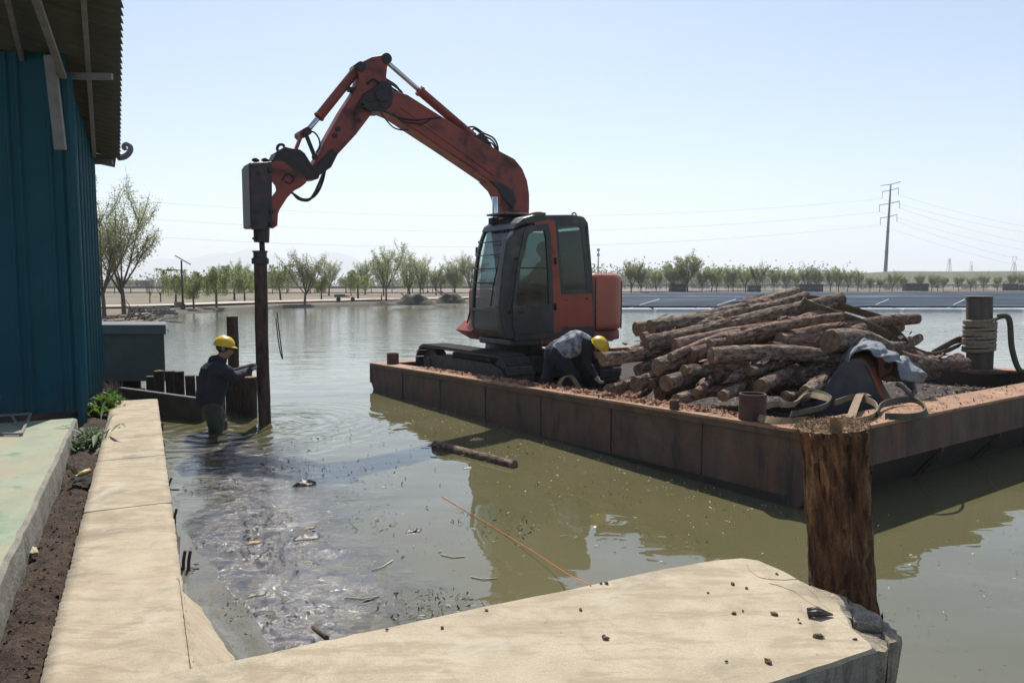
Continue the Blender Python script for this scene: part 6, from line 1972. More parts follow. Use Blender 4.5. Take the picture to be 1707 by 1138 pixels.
# --- cab fittings
for z in (1.35, 2.05):
    mb = MB(); mb.cyl((XL(924, 500, CL1).x, CL1 + 0.03, z - 0.05), (XL(924, 500, CL1).x, CL1 + 0.03, z + 0.05), 0.022, n=10); mb.build('hinge', ['rubber'], ex)
mb = MB(); q0 = XL(852, 520, CL1 + 0.05); q1 = XL(862, 432, CL1 + 0.05)
mb.tube(smooth_path([(q0.x, CL1 - 0.01, q0.z), (q0.x, CL1 + 0.06, q0.z + 0.05), (q1.x, CL1 + 0.06, q1.z - 0.05), (q1.x, CL1 - 0.01, q1.z)], 4), 0.012, 7); mb.build('grab_handle', ['rubber'], ex)
mb = MB(); mb.box((0.60, 0.35, 2.68), (0.10, 0.14, 0.10)); mb.cyl((0.65, 0.35, 2.68), (0.665, 0.35, 2.68), 0.042, n=14); mb.build('work_lamp', ['rubber'], ex, bevel=0.01)
for k in range(0):
    mb = MB(); mb.box((-1.05, 1.053, 1.28 + k * 0.05), (0.2, 0.014, 0.022)); mb.build('louvre', ['letter'], ex)
for px, py in ((897, 520), (905, 540), (944, 500), (978, 498), (944, 545), (980, 545)):
    q = XL(px, py, CL1 + 0.012); mb = MB(); mb.cyl((q.x, CL1, q.z), (q.x, CL1 + 0.022, q.z), 0.012, n=8); mb.build('bolt', ['rubber'], ex)
# --- hydraulic hoses
def hose(pts, r=0.02, l=0.1, name='hose'):
    P = []
    for q in pts:
        ll = q[2] if len(q) > 2 else l
        P.append(XL(q[0], q[1], ll))
    mb = MB(); mb.tube(smooth_path(P, 6), r, 8); return mb.build(name, ['rubber'], ex)
hose([(638, 133), (655, 142), (668, 152), (676, 163), (700, 176), (730, 198), (775, 222), (800, 238), (828, 256), (852, 270), (868, 288), (874, 312), (876, 345), (873, 372)], 0.016, 0.02)
hose([(637, 138), (653, 147), (666, 156), (674, 166), (698, 181), (728, 202), (772, 226), (797, 241)], 0.016, 0.06)
hose([(640, 130), (660, 143), (671, 158), (690, 171), (740, 205), (780, 233), (812, 251), (842, 263)], 0.016, -0.06)
hose([(776, 213), (790, 212), (806, 222), (822, 230), (829, 242), (831, 257)], 0.015, 0.0)
hose([(786, 222), (791, 215), (806, 226), (820, 234), (827, 246), (828, 258)], 0.015, -0.06)
hose([(808, 237), (818, 238), (825, 246), (827, 256)], 0.013, 0.05)
hose([(543, 280), (538, 302), (530, 320), (518, 331), (504, 332), (492, 325), (485, 320)], 0.016, 0.02)
hose([(538, 290), (532, 305), (524, 322), (514, 334), (498, 332), (488, 322)], 0.016, 0.08)
hose([(543, 278), (533, 306), (522, 328), (511, 333)], 0.012, -0.1)
hose([(632, 180), (640, 195), (655, 212), (670, 217), (681, 216)], 0.011, 0.08)
hose([(512, 222), (522, 220), (531, 230), (533, 245), (527, 254)], 0.012, 0.05)
hose([(640, 186), (665, 196), (690, 200), (715, 198), (735, 196)], 0.011, 0.115)
hose([(655, 190), (672, 203), (690, 205), (705, 207), (722, 196)], 0.011, 0.115)
hose([(470, 300), (480, 290), (490, 296), (484, 306), (474, 302)], 0.010, 0.108)
hose([(596, 180), (606, 165), (620, 170), (634, 160), (644, 170)], 0.02, 0.13)
hose([(590, 190), (604, 178), (618, 184), (634, 176), (640, 182)], 0.02, 0.13)
hose([(612, 140), (622, 132), (632, 140), (636, 155)], 0.016, 0.09)
# loop of cable hanging from the pile cap
hose([(460, 530, -0.2), (463, 560, -0.2), (467, 585, -0.2), (471, 598, -0.2), (469, 580, -0.2), (465, 550, -0.2), (462, 520, -0.2)], 0.008, -0.2, 'cable')
# operator sitting in the cab
def ew(r, l, z): return EX + FW * r + LF * l + V((0, 0, z))
caps = []
hip = ew(-0.2, 0.6, 1.58); ch = ew(-0.25, 0.6, 1.92); hd = ew(-0.17, 0.6, 2.26)
caps += [(hip + LF * 0.06, ch + LF * 0.08, 0.15, 0.15, 0), (hip - LF * 0.06, ch - LF * 0.08, 0.15, 0.15, 0), (ch, ew(-0.22, 0.6, 2.08), 0.13, 0.07, 0), (ew(-0.21, 0.6, 2.08), ew(-0.18, 0.6, 2.2), 0.058, 0.058, 2)]
for sg in (1, -1):
    k = ew(0.25, 0.6 + 0.13 * sg, 1.55); f_ = ew(0.40, 0.6 + 0.12 * sg, 1.2)
    caps += [(hip + LF * 0.1 * sg, k, 0.09, 0.075, 1), (k, f_, 0.07, 0.05, 1), (f_, f_ + FW * 0.16, 0.05, 0.04, 1)]
    sh = ch + LF * 0.2 * sg + V((0, 0, 0.05)); el = ew(-0.08, 0.6 + 0.29 * sg, 1.72); wr = ew(0.2, 0.6 + 0.29 * sg, 1.72)
    caps += [(sh, el, 0.07, 0.055, 0), (el, wr, 0.05, 0.04, 0)] + hand_caps(wr, FW, V((0, 0, -1)), 2, 0.6)
caps += head_caps(hd, FW + V((0, 0, -0.1)), V((0, 0, 1)), 2, 3)
person('operator in dark clothes sitting in the excavator cab', ew(-0.2, 0.6, 1.5), caps, ['navy', 'navy', 'skin', 'hair'], None, seed=9, vox=0.014)
# ================================================================== trees
def grow_tree(kind, h, seed, leaves, leaf_s, spread=0.45):
    """returns (trunk mesh builder, crown mesh builder), base at the origin"""
    rnd = random.Random(seed)
    tb, cb = MB(), MB()
    th = h * {'willow': 0.36, 'vase': 0.24, 'bare': 0.35}[kind]
    r0 = h * 0.014 + 0.02
    lean = V((rnd.uniform(-.06, .06), rnd.uniform(-.06, .06), 0)) * h
    t_top = V((0, 0, th)) + lean * 0.5
    tb.tube(smooth_path([V((0, 0, -0.3)), V((0, 0, th * 0.5)) + lean * 0.15, t_top], 3), [r0 * 1.3 - r0 * 0.45 * i / 6 for i in range(7)], 8)
    tips = []
    nl = {'willow': 6, 'vase': 8, 'bare': 6}[kind]
    for i in range(nl):
        az = 2 * math.pi * (i + rnd.uniform(-.3, .3)) / nl
        inc = {'willow': rnd.uniform(0.5, 0.95), 'vase': rnd.uniform(0.22, 0.62), 'bare': rnd.uniform(0.2, 0.6)}[kind]
        L = (h - th) * {'willow': rnd.uniform(0.5, 0.72), 'vase': rnd.uniform(0.72, 1.0), 'bare': rnd.uniform(.6, .9)}[kind]
        d = V((math.cos(az) * math.sin(inc), math.sin(az) * math.sin(inc), math.cos(inc)))
        p0 = t_top - V((0, 0, rnd.uniform(0, th * 0.3)))
        up = V((0, 0, 1))
        p1 = p0 + d * L * 0.5
        p2 = p1 + (d + up * 0.45).normalized() * L * 0.5
        tb.tube(smooth_path([p0, p1, p2], 3), [r0 * 0.62 * (1 - i2 / 7.5) for i2 in range(7)], 6)
        tips.append((p0.lerp(p1, 0.6), p1, p2, d))
        nb = {'willow': 6, 'vase': 7, 'bare': 4}[kind]
        for j in range(nb):
            f = rnd.uniform(0.35, 1.0)
            b = p1.lerp(p2, (f - 0.5) * 2) if f > 0.5 else p0.lerp(p1, f * 2)
            a2 = rnd.uniform(0, 2 * math.pi)
            dd = (d * 0.7 + V((math.cos(a2), math.sin(a2), 0.5 if kind != 'willow' else 0.55)) * 0.75).normalized()
            L2 = L * rnd.uniform(0.25, 0.5)
            e1 = b + dd * L2 * 0.6; e2 = e1 + (dd + up * (0.5 if kind != 'willow' else -0.5)).normalized() * L2 * 0.5
            tb.tube(smooth_path([b, e1, e2], 2), [r0 * 0.26, r0 * 0.21, r0 * 0.16, r0 * 0.11, r0 * 0.07], 4)
            tips.append((b, e1, e2, dd))
    def leaf(p, d, s):
        n = V((rnd.gauss(0, 1), rnd.gauss(0, 1), rnd.gauss(0, 1))).normalized()
        sd_ = d.cross(n)
        if sd_.length < 1e-3: return
        sd_.normalize()
        cb.add([p - sd_ * s * 0.22, p + d * s * 0.5 - sd_ * s * .2, p + d * s, p + d * s * 0.5 + sd_ * s * 0.24], [(0, 1, 2, 3)])
    if kind == 'willow':
        ns = leaves // 26
        for i in range(ns):
            b, e1, e2, dd = rnd.choice(tips)
            p = (e1.lerp(e2, rnd.uniform(0, 1)))
            az = rnd.uniform(0, 2 * math.pi)
            out = V((math.cos(az), math.sin(az), 0)) * rnd.uniform(0.1, 0.5) * h * 0.12
            L = rnd.uniform(0.25, 0.62) * h * 0.62
            L = min(L, p.z - h * 0.22)
            if L < 0.1: continue
            pts_ = smooth_path([p, p + out * 0.7 + V((0, 0, 0.035 * h)), p + out + V((0, 0, -L * 0.3)), p + out * 1.15 + V((rnd.uniform(-.1, .1), rnd.uniform(-.1, .1), -L))], 8)
            tb.tube(pts_[::4], r0 * 0.05, 3, caps=False)
            for q in range(26):
                k = rnd.randrange(3, len(pts_) - 1)
                pp = pts_[k].lerp(pts_[k + 1], rnd.random())
                leaf(pp + V((rnd.gauss(0, .02), rnd.gauss(0, .02), rnd.gauss(0, .02))) * h * .3, V((rnd.gauss(0, .5), rnd.gauss(0, .5), -0.9)).normalized(), leaf_s * rnd.uniform(.6, 1.3))
    elif kind == 'vase':
        for i in range(leaves):
            b, e1, e2, dd = rnd.choice(tips)
            f = rnd.uniform(0.1, 1.04)
            p = b.lerp(e1, f * 2) if f < 0.5 else e1.lerp(e2, (f - .5) * 2)
            sc_ = h * 0.024
            p = p + V((rnd.gauss(0, sc_), rnd.gauss(0, sc_), rnd.gauss(0, sc_)))
            leaf(p, V((rnd.gauss(0, 1), rnd.gauss(0, 1), rnd.gauss(0, .6) + 0.2)).normalized(), leaf_s * rnd.uniform(.6, 1.4))
        for i in range(70):      # fine upright twigs
            b, e1, e2, dd = rnd.choice(tips)
            p = e1.lerp(e2, rnd.random())
            e = p + (dd + V((rnd.gauss(0, .3), rnd.gauss(0, .3), 0.6))).normalized() * h * rnd.uniform(.05, .12)
            tb.tube([p, e], [r0 * 0.09, r0 * 0.04], 3, caps=False)
    return tb, cb
class TreeKind:
    def __init__(s, kind, h, seed, leaves, leaf_s, trunk_m, leaf_m):
        tb, cb = grow_tree(kind, h, seed, leaves, leaf_s)
        s.h = h
        s.tm = tb.mesh('trunk', [trunk_m])
        s.cm = cb.mesh('crown', [leaf_m]) if cb.v else None
    def plant(s, name, loc, height, label, group=None, rz=0.0, wide=1.0):
        k = height / s.h
        r = empty(name, loc, label, 'tree', group, rz)
        for nm, me in (('trunk', s.tm), ('crown', s.cm)):
            if me is None: continue
            o = bpy.data.objects.new(nm, me); COL.objects.link(o); o.parent = r; o.scale = (k * wide, k * wide, k)
        return r
def ground_z(Yd): return 0.36 if Yd < 70 else 0.55
def plant_px(kind, name, px, base_py, top_py, label, group=None, wide=1.0, gz=None):
    d = ray(px, base_py)
    z = 0.32 if gz is None else gz
    p = G(px, base_py, z)
    top = D(px, top_py, p.y).z
    return kind.plant(name, p, top - z, label, group, random.uniform(0, 6.28), wide)
random.seed(8)
big1 = TreeKind('vase', 5.6, 3, 11000, 0.105, 'twig', 'spring')
big2 = TreeKind('vase', 5.6, 14, 10000, 0.105, 'twig', 'spring')
wil = [TreeKind('willow', 4.2, s, 6000, 0.13, 'twig', 'willow') for s in (2, 5, 9)]
vas = [TreeKind('vase', 5.0, s, 4800, 0.15, 'twig', 'spring') for s in (4, 7, 12)]
bare = TreeKind('bare', 3.2, 6, 0, 0.1, 'twig', 'spring')
rowk = [TreeKind('vase', 5.0, s, 3600, 0.24, 'twig', 'willow' if s % 2 else 'spring') for s in (21, 24, 27, 30)]

plant_px(big1, 'tree', 207, 522, 336, 'taller spring tree with fine leaves nearest the shed corner', wide=0.95)
plant_px(big2, 'tree', 174, 526, 345, 'spring tree half hidden behind the edge of the blue shed', wide=0.9)
plant_px(bare, 'bare_tree', 250, 505, 462, 'small pollarded bare tree standing on the left bank between the leafy tree and the lamp')
plant_px(bare, 'bare_tree', 268, 503, 468, 'low bare bush like tree just left of the first solar lamp', wide=1.3)
G1 = 'willows along the left bank'
plant_px(wil[0], 'willow_tree', 293, 508, 437, 'small weeping willow directly behind the left solar lamp', G1, 1.2)
plant_px(wil[1], 'willow_tree', 323, 512, 446, 'weeping willow with a leaning trunk right of the left solar lamp', G1, 1.15)
plant_px(wil[2], 'willow_tree', 361, 510, 427, 'tallest weeping willow of the left bank, third tree from the lamp', G1, 1.1)
plant_px(wil[0], 'willow_tree', 391, 500, 434, 'dense green willow just left of the driven pile', G1, 1.2)
plant_px(wil[1], 'willow_tree', 408, 502, 434, 'willow seen closest to the driven pile', G1, 1.0)
plant_px(wil[2], 'willow_tree', 432, 500, 440, 'willow behind the driven pile', G1, 1.1)
plant_px(wil[0], 'willow_tree', 468, 500, 430, 'willow standing just right of the driven pile', G1, 1.1)
plant_px(vas[0], 'tree', 508, 505, 428, 'round thin crowned tree on the bank above the parked tricycle', None, 1.3)
plant_px(wil[1], 'willow_tree', 536, 500, 445, 'low willow on the bank left of the tricycle', G1, 1.1)
plant_px(wil[2], 'willow_tree', 597, 498, 437, 'greyish willow right of the tricycle', G1, 1.3)
plant_px(vas[1], 'tree', 644, 500, 417, 'tall forked tree in the middle of the far bank', None, 1.05)
plant_px(vas[2], 'tree', 683, 498, 426, 'full rounded tree right of the tall forked one', None, 1.2)
plant_px(vas[0], 'tree', 727, 492, 447, 'small thin tree just right of the second solar lamp', None, 1.2)
plant_px(vas[1], 'tree', 757, 493, 433, 'tree on the far bank left of the excavator cab', None, 1.1)
plant_px(vas[2], 'tree', 785, 494, 432, 'tree touching the left edge of the excavator cab', None, 1.2)
plant_px(vas[0], 'tree', 706, 490, 455, 'small bush like tree behind the second solar lamp', None, 1.3)
# second line further back
G2 = 'thin trees in the back row of the left bank'
for i in range(16):
    px = 300 + i * 31 + random.uniform(-8, 8)
    p = D(px, 480, random.uniform(95, 125)); p.z = 0.55
    random.choice(wil + vas).plant('tree', p, random.uniform(3.0, 4.4), 'small hazy tree in the back row beyond the left bank willows', G2, random.uniform(0, 6), 1.2)
# row on the right bank
G3 = 'young trees in the row along the far right bank'
spots = [1052, 1068, 1094, 1120, 1124, 1140, 1146, 1170, 1186, 1194, 1214, 1222, 1243, 1262, 1290, 1310, 1326, 1345, 1362, 1384, 1398, 1413, 1430, 1450, 1466, 1487, 1505, 1532, 1553, 1563, 1573, 1598, 1618, 1640, 1662, 1686, 1703]
for i, px in enumerate(spots):
    Yd = 118 + (px - 1050) / 650 * 52 + random.uniform(-4, 4)
    if px < 1075: Yd = 112
    p = D(px, 485, Yd); p.z = 0.45
    hh = random.uniform(3.4, 4.9) if px < 1440 else random.uniform(2.6, 4.0)
    lab = 'young spring tree in the row along the far right bank'
    if i < 8: lab = f'{ORD[i]} young tree right of the excavator tail in the far bank row'
    if i > 28: lab = f'{ORD[36 - i]} young tree from the right edge of the picture in the far bank row'
    if px == 1146: hh = 6.0; lab = 'slender tall tree rising above the row on the far right bank'
    rowk[i % 4].plant('tree', p, hh, lab, G3 if px != 1146 else None, random.uniform(0, 6), random.uniform(0.9, 1.15))
# hazy wood behind everything
random.seed(31)
mb = MB(); tbm = MB()
def clump(c, rx, rz_, n, s):
    for i in range(n):
        q = V((random.gauss(0, .5), random.gauss(0, .5), random.gauss(0, .45)))
        p = c + V((q.x * rx, q.y * rx, q.z * rz_))
        if p.z < 0.6: p.z = 0.6 + random.random()
        a = V((random.gauss(0, 1), random.gauss(0, 1), random.gauss(0, 1))).normalized() * s; b = a.orthogonal().normalized() * s * 0.8
        mb.add([p - a, p + b, p + a, p - b], [(0, 1, 2, 3)])
for i in range(900):
    f = random.random()
    px = -150 + 2050 * f if i < 480 else random.uniform(960, 1560)
    Yd = random.uniform(190, 330)
    x = (px - 853) / 1230 * Yd
    hgt = random.uniform(3.5, 6.0) * (1.25 if 900 < px < 1400 else 0.85)
    if px > 1430: hgt *= 0.6
    clump(V((x, Yd, hgt * 0.55)), hgt * 0.6, hgt * 0.5, 60, 0.36)
    mb.beam((x, Yd, 0.3), (x, Yd, hgt * 0.7), 0.16, 0.16)
tag(mb.build('distant_wood', ['haze_leaf'], fixn=False), 'hazy belt of far trees along the horizon', 'wood', kind='stuff')

# ================================================================== lamps, wall, mounds, tricycle, stacks on the banks
def solar_lamp(px, base_py, top_py, label, gz=0.34):
    p = G(px, base_py, gz)
    h = D(px, top_py, p.y).z - gz
    r = empty('solar_lamp', p, label, 'lamp', None, R(20))
    mb = MB(); mb.cyl((0, 0, -0.1), (0, 0, h - 0.12), 0.075, 0.05, 10); mb.build('pole', ['pole_dark'], r)
    mb = MB(); mb.box((0.1, 0, h - 0.1), (1.05, 0.7, 0.06), Matrix.Rotation(R(32), 3, 'Y')); mb.build('solar_panel', ['pole_dark'], r)
    mb = MB(); mb.beam((0, 0, h - 0.75), (-0.9, 0, h - 0.72), 0.05, 0.05); mb.box((-0.75, 0, h - 0.76), (0.5, 0.2, 0.07)); mb.build('lamp_head', ['pole_dark'], r)
    mb = MB(); mb.box((0, 0, 0.1), (0.3, 0.3, 0.3)); mb.build('base', ['pole_dark'], r)
solar_lamp(305, 513, 431, 'black solar street lamp among the willows on the left bank')
solar_lamp(713, 487, 450, 'small dark solar lamp on the far bank in the middle of the view', 0.4)
# low stone wall and gate pier at the water edge of the left bank
p0 = G(232, 525, 0.1); p1 = G(283, 524, 0.1)
sw = empty('stone_wall', (p0 + p1) / 2, 'low rough grey stone wall at the edge of the left bank', 'wall')
d = (p1 - p0); Lw = d.length; d.normalize(); nrm = V((-d.y, d.x, 0))
random.seed(4)
hw = D(258, 512, p0.y).z - 0.1
sme = None
for cidx in range(3):
    x = 0.0
    while x < Lw:
        L = random.uniform(0.28, 0.5)
        mb = MB(); mb.box((0, 0, 0), (L - 0.03, 0.3, hw / 3 - 0.02))
        o = mb.build('stone', ['stone'], sw, bevel=0.03, seg=1)
        o.location = p0 + d * (x + L / 2) + V((0, 0, hw / 3 * (cidx + 0.5))) - sw.location + nrm * random.uniform(-.03, .03)
        o.rotation_euler = (0, 0, math.atan2(d.y, d.x))
        x += L
mb = MB(); q = p0 - d * 0.25 - sw.location; mb.box((q.x, q.y, hw * 0.55), (0.5, 0.5, hw * 1.15)); mb.build('pier', ['stone'], sw, bevel=0.02)
def low_block(px, py, w_px, h_px, label, mat='stone', z=0.3, name='stone_block', cat='block'):
    p = G(px, py, z); k = p.y / F_PX
    mb = MB(); mb.box((0, 0, h_px * k / 2), (w_px * k, 0.5, h_px * k))
    o = mb.build(name, [mat], bevel=0.03, origin=None); o.location = p; tag(o, label, cat)
low_block(299, 513, 12, 10, 'squat stone block beside the left solar lamp')
# mounds of dug soil with tilted poles
def mound(px, py, wpx, hpx, label, seed):
    p = G(px, py, 0.28); k = p.y / F_PX; W_, H_ = wpx * k, hpx * k
    mb = MB()
    mb.grid(lambda u, v: V(((u - .5) * W_, (v - .5) * W_ * 0.5, max(0, H_ * (math.sin(math.pi * u) * math.sin(math.pi * v)) * (1 + 0.5 * wob((u * 5, v * 5, 0), 1, seed))) - 0.06)), 26, 12)
    o = mb.build('soil_mound', ['mud_bank']); o.location = p; tag(o, label, 'soil')
mound(692, 507, 78, 17, 'dark mound of dug soil at the water edge in the middle of the far bank', 1)
mound(752, 504, 60, 16, 'dark soil mound with leaning poles left of the excavator cab', 5)
mound(640, 508, 50, 7, 'low spread of reddish soil left of the dark mound', 8)
for i, (x1, y1, x2, y2, lab) in enumerate(((687, 504, 668, 488, 'longest leaning pole left of the rounded tree'), (700, 502, 690, 490, 'pole leaning against the mound right of the rounded tree'), (742, 496, 728, 483, 'leftmost slanted pole on the mound near the cab'), (749, 496, 734, 484, 'slanted pole second on the mound near the cab'), (636, 500, 636, 489, 'short upright stake on the bank'))):
    a = D(x1, y1, 66); b = D(x2, y2, 66.5)
    mb = MB(); mb.tube([a, b], 0.06, 6); tag(mb.build('wood_pole', ['trunk_red'], origin=a), lab, 'pole')
# cargo tricycle parked on the bank
tp = G(575, 502, 0.36)
tri = empty('cargo_tricycle', tp, 'dark cargo tricycle parked on the far bank behind the water', 'tricycle', None, R(10))
tri.scale = (0.62,) * 3
mb = MB(); mb.box((-0.7, 0, 0.62), (1.5, 1.05, 0.08)); mb.box((-0.7, 0.5, 0.82), (1.5, 0.05, 0.36)); mb.box((-0.7, -0.5, 0.82), (1.5, 0.05, 0.36)); mb.box((-1.43, 0, 0.82), (0.05, 1.0, 0.36)); mb.build('cargo_bed', ['teal_paint'], tri, bevel=0.01)
mb = MB(); mb.tube([(0.05, 0, 0.6), (0.5, 0, 0.55), (0.95, 0, 0.95), (0.9, 0, 1.15)], 0.05, 8); mb.box((0.3, 0, 0.78), (0.5, 0.3, 0.14)); mb.build('frame', ['pole_dark'], tri)
mb = MB(); mb.tube([(0.82, -0.35, 1.18), (0.92, 0, 1.12), (0.82, 0.35, 1.18)], 0.025, 6); mb.build('handlebar', ['pole_dark'], tri)
for x, y in ((1.1, 0), (-0.9, 0.5), (-0.9, -0.5)):
    mb = MB(); mb.cyl((x, y - 0.06, 0.3), (x, y + 0.06, 0.3), 0.3, n=18); wv_ = mb.build('wheel', ['rubber'], tri)
mb = MB(); mb.tube([(1.1, 0, 0.3), (0.93, 0, 1.0)], 0.035, 6); mb.build('fork', ['pole_dark'], tri)
# black bale stacks on the right bank
for i, (px, py, wp, hp_) in enumerate(((1129, 491, 27, 15), (1257, 489, 20, 12), (1350, 488, 40, 13), (1526, 484, 38, 13), (1684, 482, 20, 12), (1703, 481, 14, 9))):
    Yd = 118 + (px - 1050) / 650 * 45
    p = D(px, 485, Yd); p.z = 0.4; k = Yd / F_PX
    labs = ('dark stacked bales on the bank right of the excavator tail', 'small dark stack of bales behind the log heap', 'dark stack of bales above the crest of the log heap',
            'long dark stack of bales below the power mast', 'dark stack of bales near the right edge of the picture', 'dark bales cut by the right edge of the picture')
    r = empty('bale_stack', p, labs[i], 'stack')
    nx = max(2, int(wp * k / 1.0)); W_ = wp * k / nx; hh = hp_ * k / 2
    for a in range(nx):
        for b in range(2):
            mb = MB(); mb.box((0, 0, 0), (W_ * 0.96, 1.4, hh * 0.96))
            o = mb.build('bale', ['bale'], r, bevel=0.08, seg=2)
            o.location = ((a - nx / 2 + .5) * W_, random.uniform(-.1, .1), hh * (b + 0.5)); o.rotation_euler = (0, random.uniform(-.03, .03), random.uniform(-.05, .05))
# long low fence behind the trees
def rail_fence(pts, h, label, n, mat='grey_steel'):
    r = empty('guard_rail', pts[0], label, 'guard rail')
    o0 = V(pts[0])
    mb = MB(); 
    for a, b in zip(pts[:-1], pts[1:]):
        mb.beam(V(a) - o0 + V((0, 0, h)), V(b) - o0 + V((0, 0, h)), 0.08, 0.32)
    mb.build('rail', [mat], r)
    for i in range(n):
        f = i / (n - 1) * (len(pts) - 1); k = min(int(f), len(pts) - 2)
        p = V(pts[k]).lerp(V(pts[k + 1]), f - k) - o0
        mb = MB(); mb.box((p.x, p.y, h / 2 - 0.1), (0.12, 0.12, h + 0.2)); mb.build('post', [mat], r)
rail_fence([(-70, 108, 0.6), (-40, 110, 0.6), (0, 117, 0.6), (14, 128, 0.6)], 0.75, 'long pale guard rail along the road on the left and middle bank', 40)
rail_fence([(18, 160, 0.65), (60, 180, 0.65), (140, 196, 0.65)], 0.9, 'long pale guard rail behind the row of trees on the right bank', 50)

# far buildings
def far_house(px, base_py, wpx, hpx, Yd, label, wall='white_wall', roof='grey_roof', flat=True):
    p = D(px, base_py, Yd); k = Yd / F_PX; W_, H_ = wpx * k, hpx * k
    p.z = 0.6 if p.z < 3 else p.z
    r = empty('far_building', p, label, 'building')
    mb = MB(); mb.box((0, 0, H_ / 2), (W_, W_ * 0.4, H_)); mb.build('wall', [wall], r)
    mb = MB()
    if flat: mb.box((0, 0, H_ + 0.15), (W_ * 1.04, W_ * 0.44, 0.3))
    else: mb.prism([(-W_ * .52, 0), (W_ * .52, 0), (W_ * .5, .2), (0, H_ * 0.4), (-W_ * .5, .2)], lambda a, b, h: V((a, h, H_ + b)), -W_ * .22, W_ * .22)
    mb.build('roof', [roof], r)
    nw = max(3, int(W_ / 4))
    wm = MB().box((0, 0, 0), (1.3, 0.1, min(1.5, H_ * 0.4))).mesh('window', [M['window_far']])
    for i in range(nw):
        o = bpy.data.objects.new('window', wm); COL.objects.link(o); o.parent = r
        o.location = ((i - nw / 2 + .5) * W_ / nw, -W_ * 0.2 - 0.03, H_ * 0.55)
far_house(235, 484, 38, 11, 230, 'long low building beyond the left bank left of the first lamp', 'brick_far')
far_house(280, 484, 30, 13, 280, 'hazy pale building behind the left solar lamp', 'white_wall')
far_house(360, 481, 40, 9, 260, 'low pale building far behind the left willows', 'white_wall')
far_house(750, 481, 26, 8, 260, 'low pale building seen far behind the trees left of the cab', 'white_wall')
far_house(1287, 456, 22, 4, 420, 'small white building on the wooded rise far right of the excavator', 'white_wall')
far_house(1510, 478, 24, 6, 235, 'low dark building at the foot of the embankment', 'brick_far', 'grey_roof')

# power mast and distant pylons
TY = 300.0
tb_ = D(1475.5, 452, TY); tz = D(1480, 307, TY).z
mast = empty('power_mast', (tb_.x, TY, 0.6), 'tall tubular power mast with four crossarms on the right', 'power mast', None, R(-18))
H_ = tz - 0.6
mb = MB(); mb.cyl((0, 0, 0), (0.8, 0, H_), 0.78, 0.3, 14); mb.build('shaft', ['pylon'], mast)
def armz(py): return D(1478, py, TY).z - 0.6
arms = [(307, 3.6), (317, 2.9), (339, 3.6), (361, 3.0)]
ins = []
for py, hw_ in arms:
    z = armz(py); xo = 0.8 * z / H_
    mb = MB(); mb.beam((xo, 0, z - 0.15), (xo + hw_ * 1.0, 0, z + 0.75), 0.25, 0.25); mb.beam((xo, 0, z - 0.15), (xo - hw_, 0, z - 0.5), 0.25, 0.25)
    mb.build('crossarm', ['pylon'], mast)
    if py > 310:
        for sg, dz in ((1, 0.75), (-1, -0.5)):
            mb = MB(); mb.cyl((xo + sg * hw_, 0, z + dz), (xo + sg * hw_, 0, z + dz - 2.8), 0.10, n=6); mb.build('insulator', ['pylon'], mast)
            ins.append((xo + sg * hw_, z + dz - 2.8))
for z in (4, 14, 22):
    mb = MB(); mb.cyl((0.8 * z / H_, 0, z), (0.8 * z / H_, 0, z + 0.4), 0.8 - 0.5 * z / H_ + 0.12, n=14); mb.build('flange', ['pylon'], mast)
def wire(a, b, sag, label, r=0.035, group='power lines'):
    a, b = V(a), V(b)
    pts = [a.lerp(b, i / 24) - V((0, 0, sag * 4 * (i / 24) * (1 - i / 24))) for i in range(25)]
    mb = MB(); mb.tube(pts, r, 4, caps=False)
    tag(mb.build('power_line', ['wire'], origin=a), label, 'power line', group)
cr, sr = math.cos(R(-18)), math.sin(R(-18))
for i, (x, z) in enumerate(ins):
    wp = V((tb_.x + x * cr, TY + x * sr, 0.6 + z))
    row = ('upper', 'middle', 'lower')[i // 2]
    sidew = 'nearer' if i % 2 else 'farther'
    if i % 2:
        L_end = {1: D(120, 326, 250), 3: D(120, 355, 250), 5: D(120, 385, 250)}[i]
        wire(wp, L_end, 7.0, f'{row} power line running left from the tall mast across the sky', 0.03, None)
    R_end = D(1990, (395, 405, 430, 442, 470, 478)[i], 360)
    wire(wp, R_end, 6.0, f'{row} {sidew} power line running right from the tall mast', 0.025, None)
def lattice(px, base_py, top_py, Yd, label, cat_head):
    p = D(px, base_py, Yd); h = D(px, top_py, Yd).z - p.z
    r = empty('lattice_pylon', p, label, 'pylon')
    mb = MB(); b = h * 0.13
    T_ = h * (0.62 if cat_head else 0.98)
    for sx_ in (-1, 1):
        for sy_ in (-1, 1):
            mb.beam((sx_ * b, sy_ * b, 0), (sx_ * b * .35, sy_ * b * .35, T_), 0.35, 0.35)
    for k in range(5):
        z0 = T_ * k / 5; z1 = T_ * (k + 1) / 5; w0 = b * (1 - .65 * k / 5); w1_ = b * (1 - .65 * (k + 1) / 5)
        mb.beam((-w0, -w0, z0), (w1_, -w1_, z1), 0.2, 0.2); mb.beam((w0, -w0, z0), (-w1_, -w1_, z1), 0.2, 0.2)
    mb.build('legs', ['pylon'], r)
    mb = MB()
    if cat_head:
        for sx_ in (-1, 1):
            mb.beam((sx_ * b * .35, 0, T_), (sx_ * b * 1.2, 0, h * .9), 0.35, 0.35); mb.beam((sx_ * b * 1.2, 0, h * .9), (sx_ * b * .5, 0, h), 0.3, 0.3)
        mb.beam((-b * 1.6, 0, h), (b * 1.6, 0, h), 0.35, 0.35)
    else:
        for f, w_ in ((0.98, .9), (.8, 1.3), (.62, 1.1)):
            mb.beam((-b * w_, 0, h * f), (b * w_, 0, h * f), 0.3, 0.3)
    mb.build('crossarm', ['pylon'], r)
lattice(1582, 452, 431, 900, 'faint lattice pylon on the horizon right of the power mast', False)
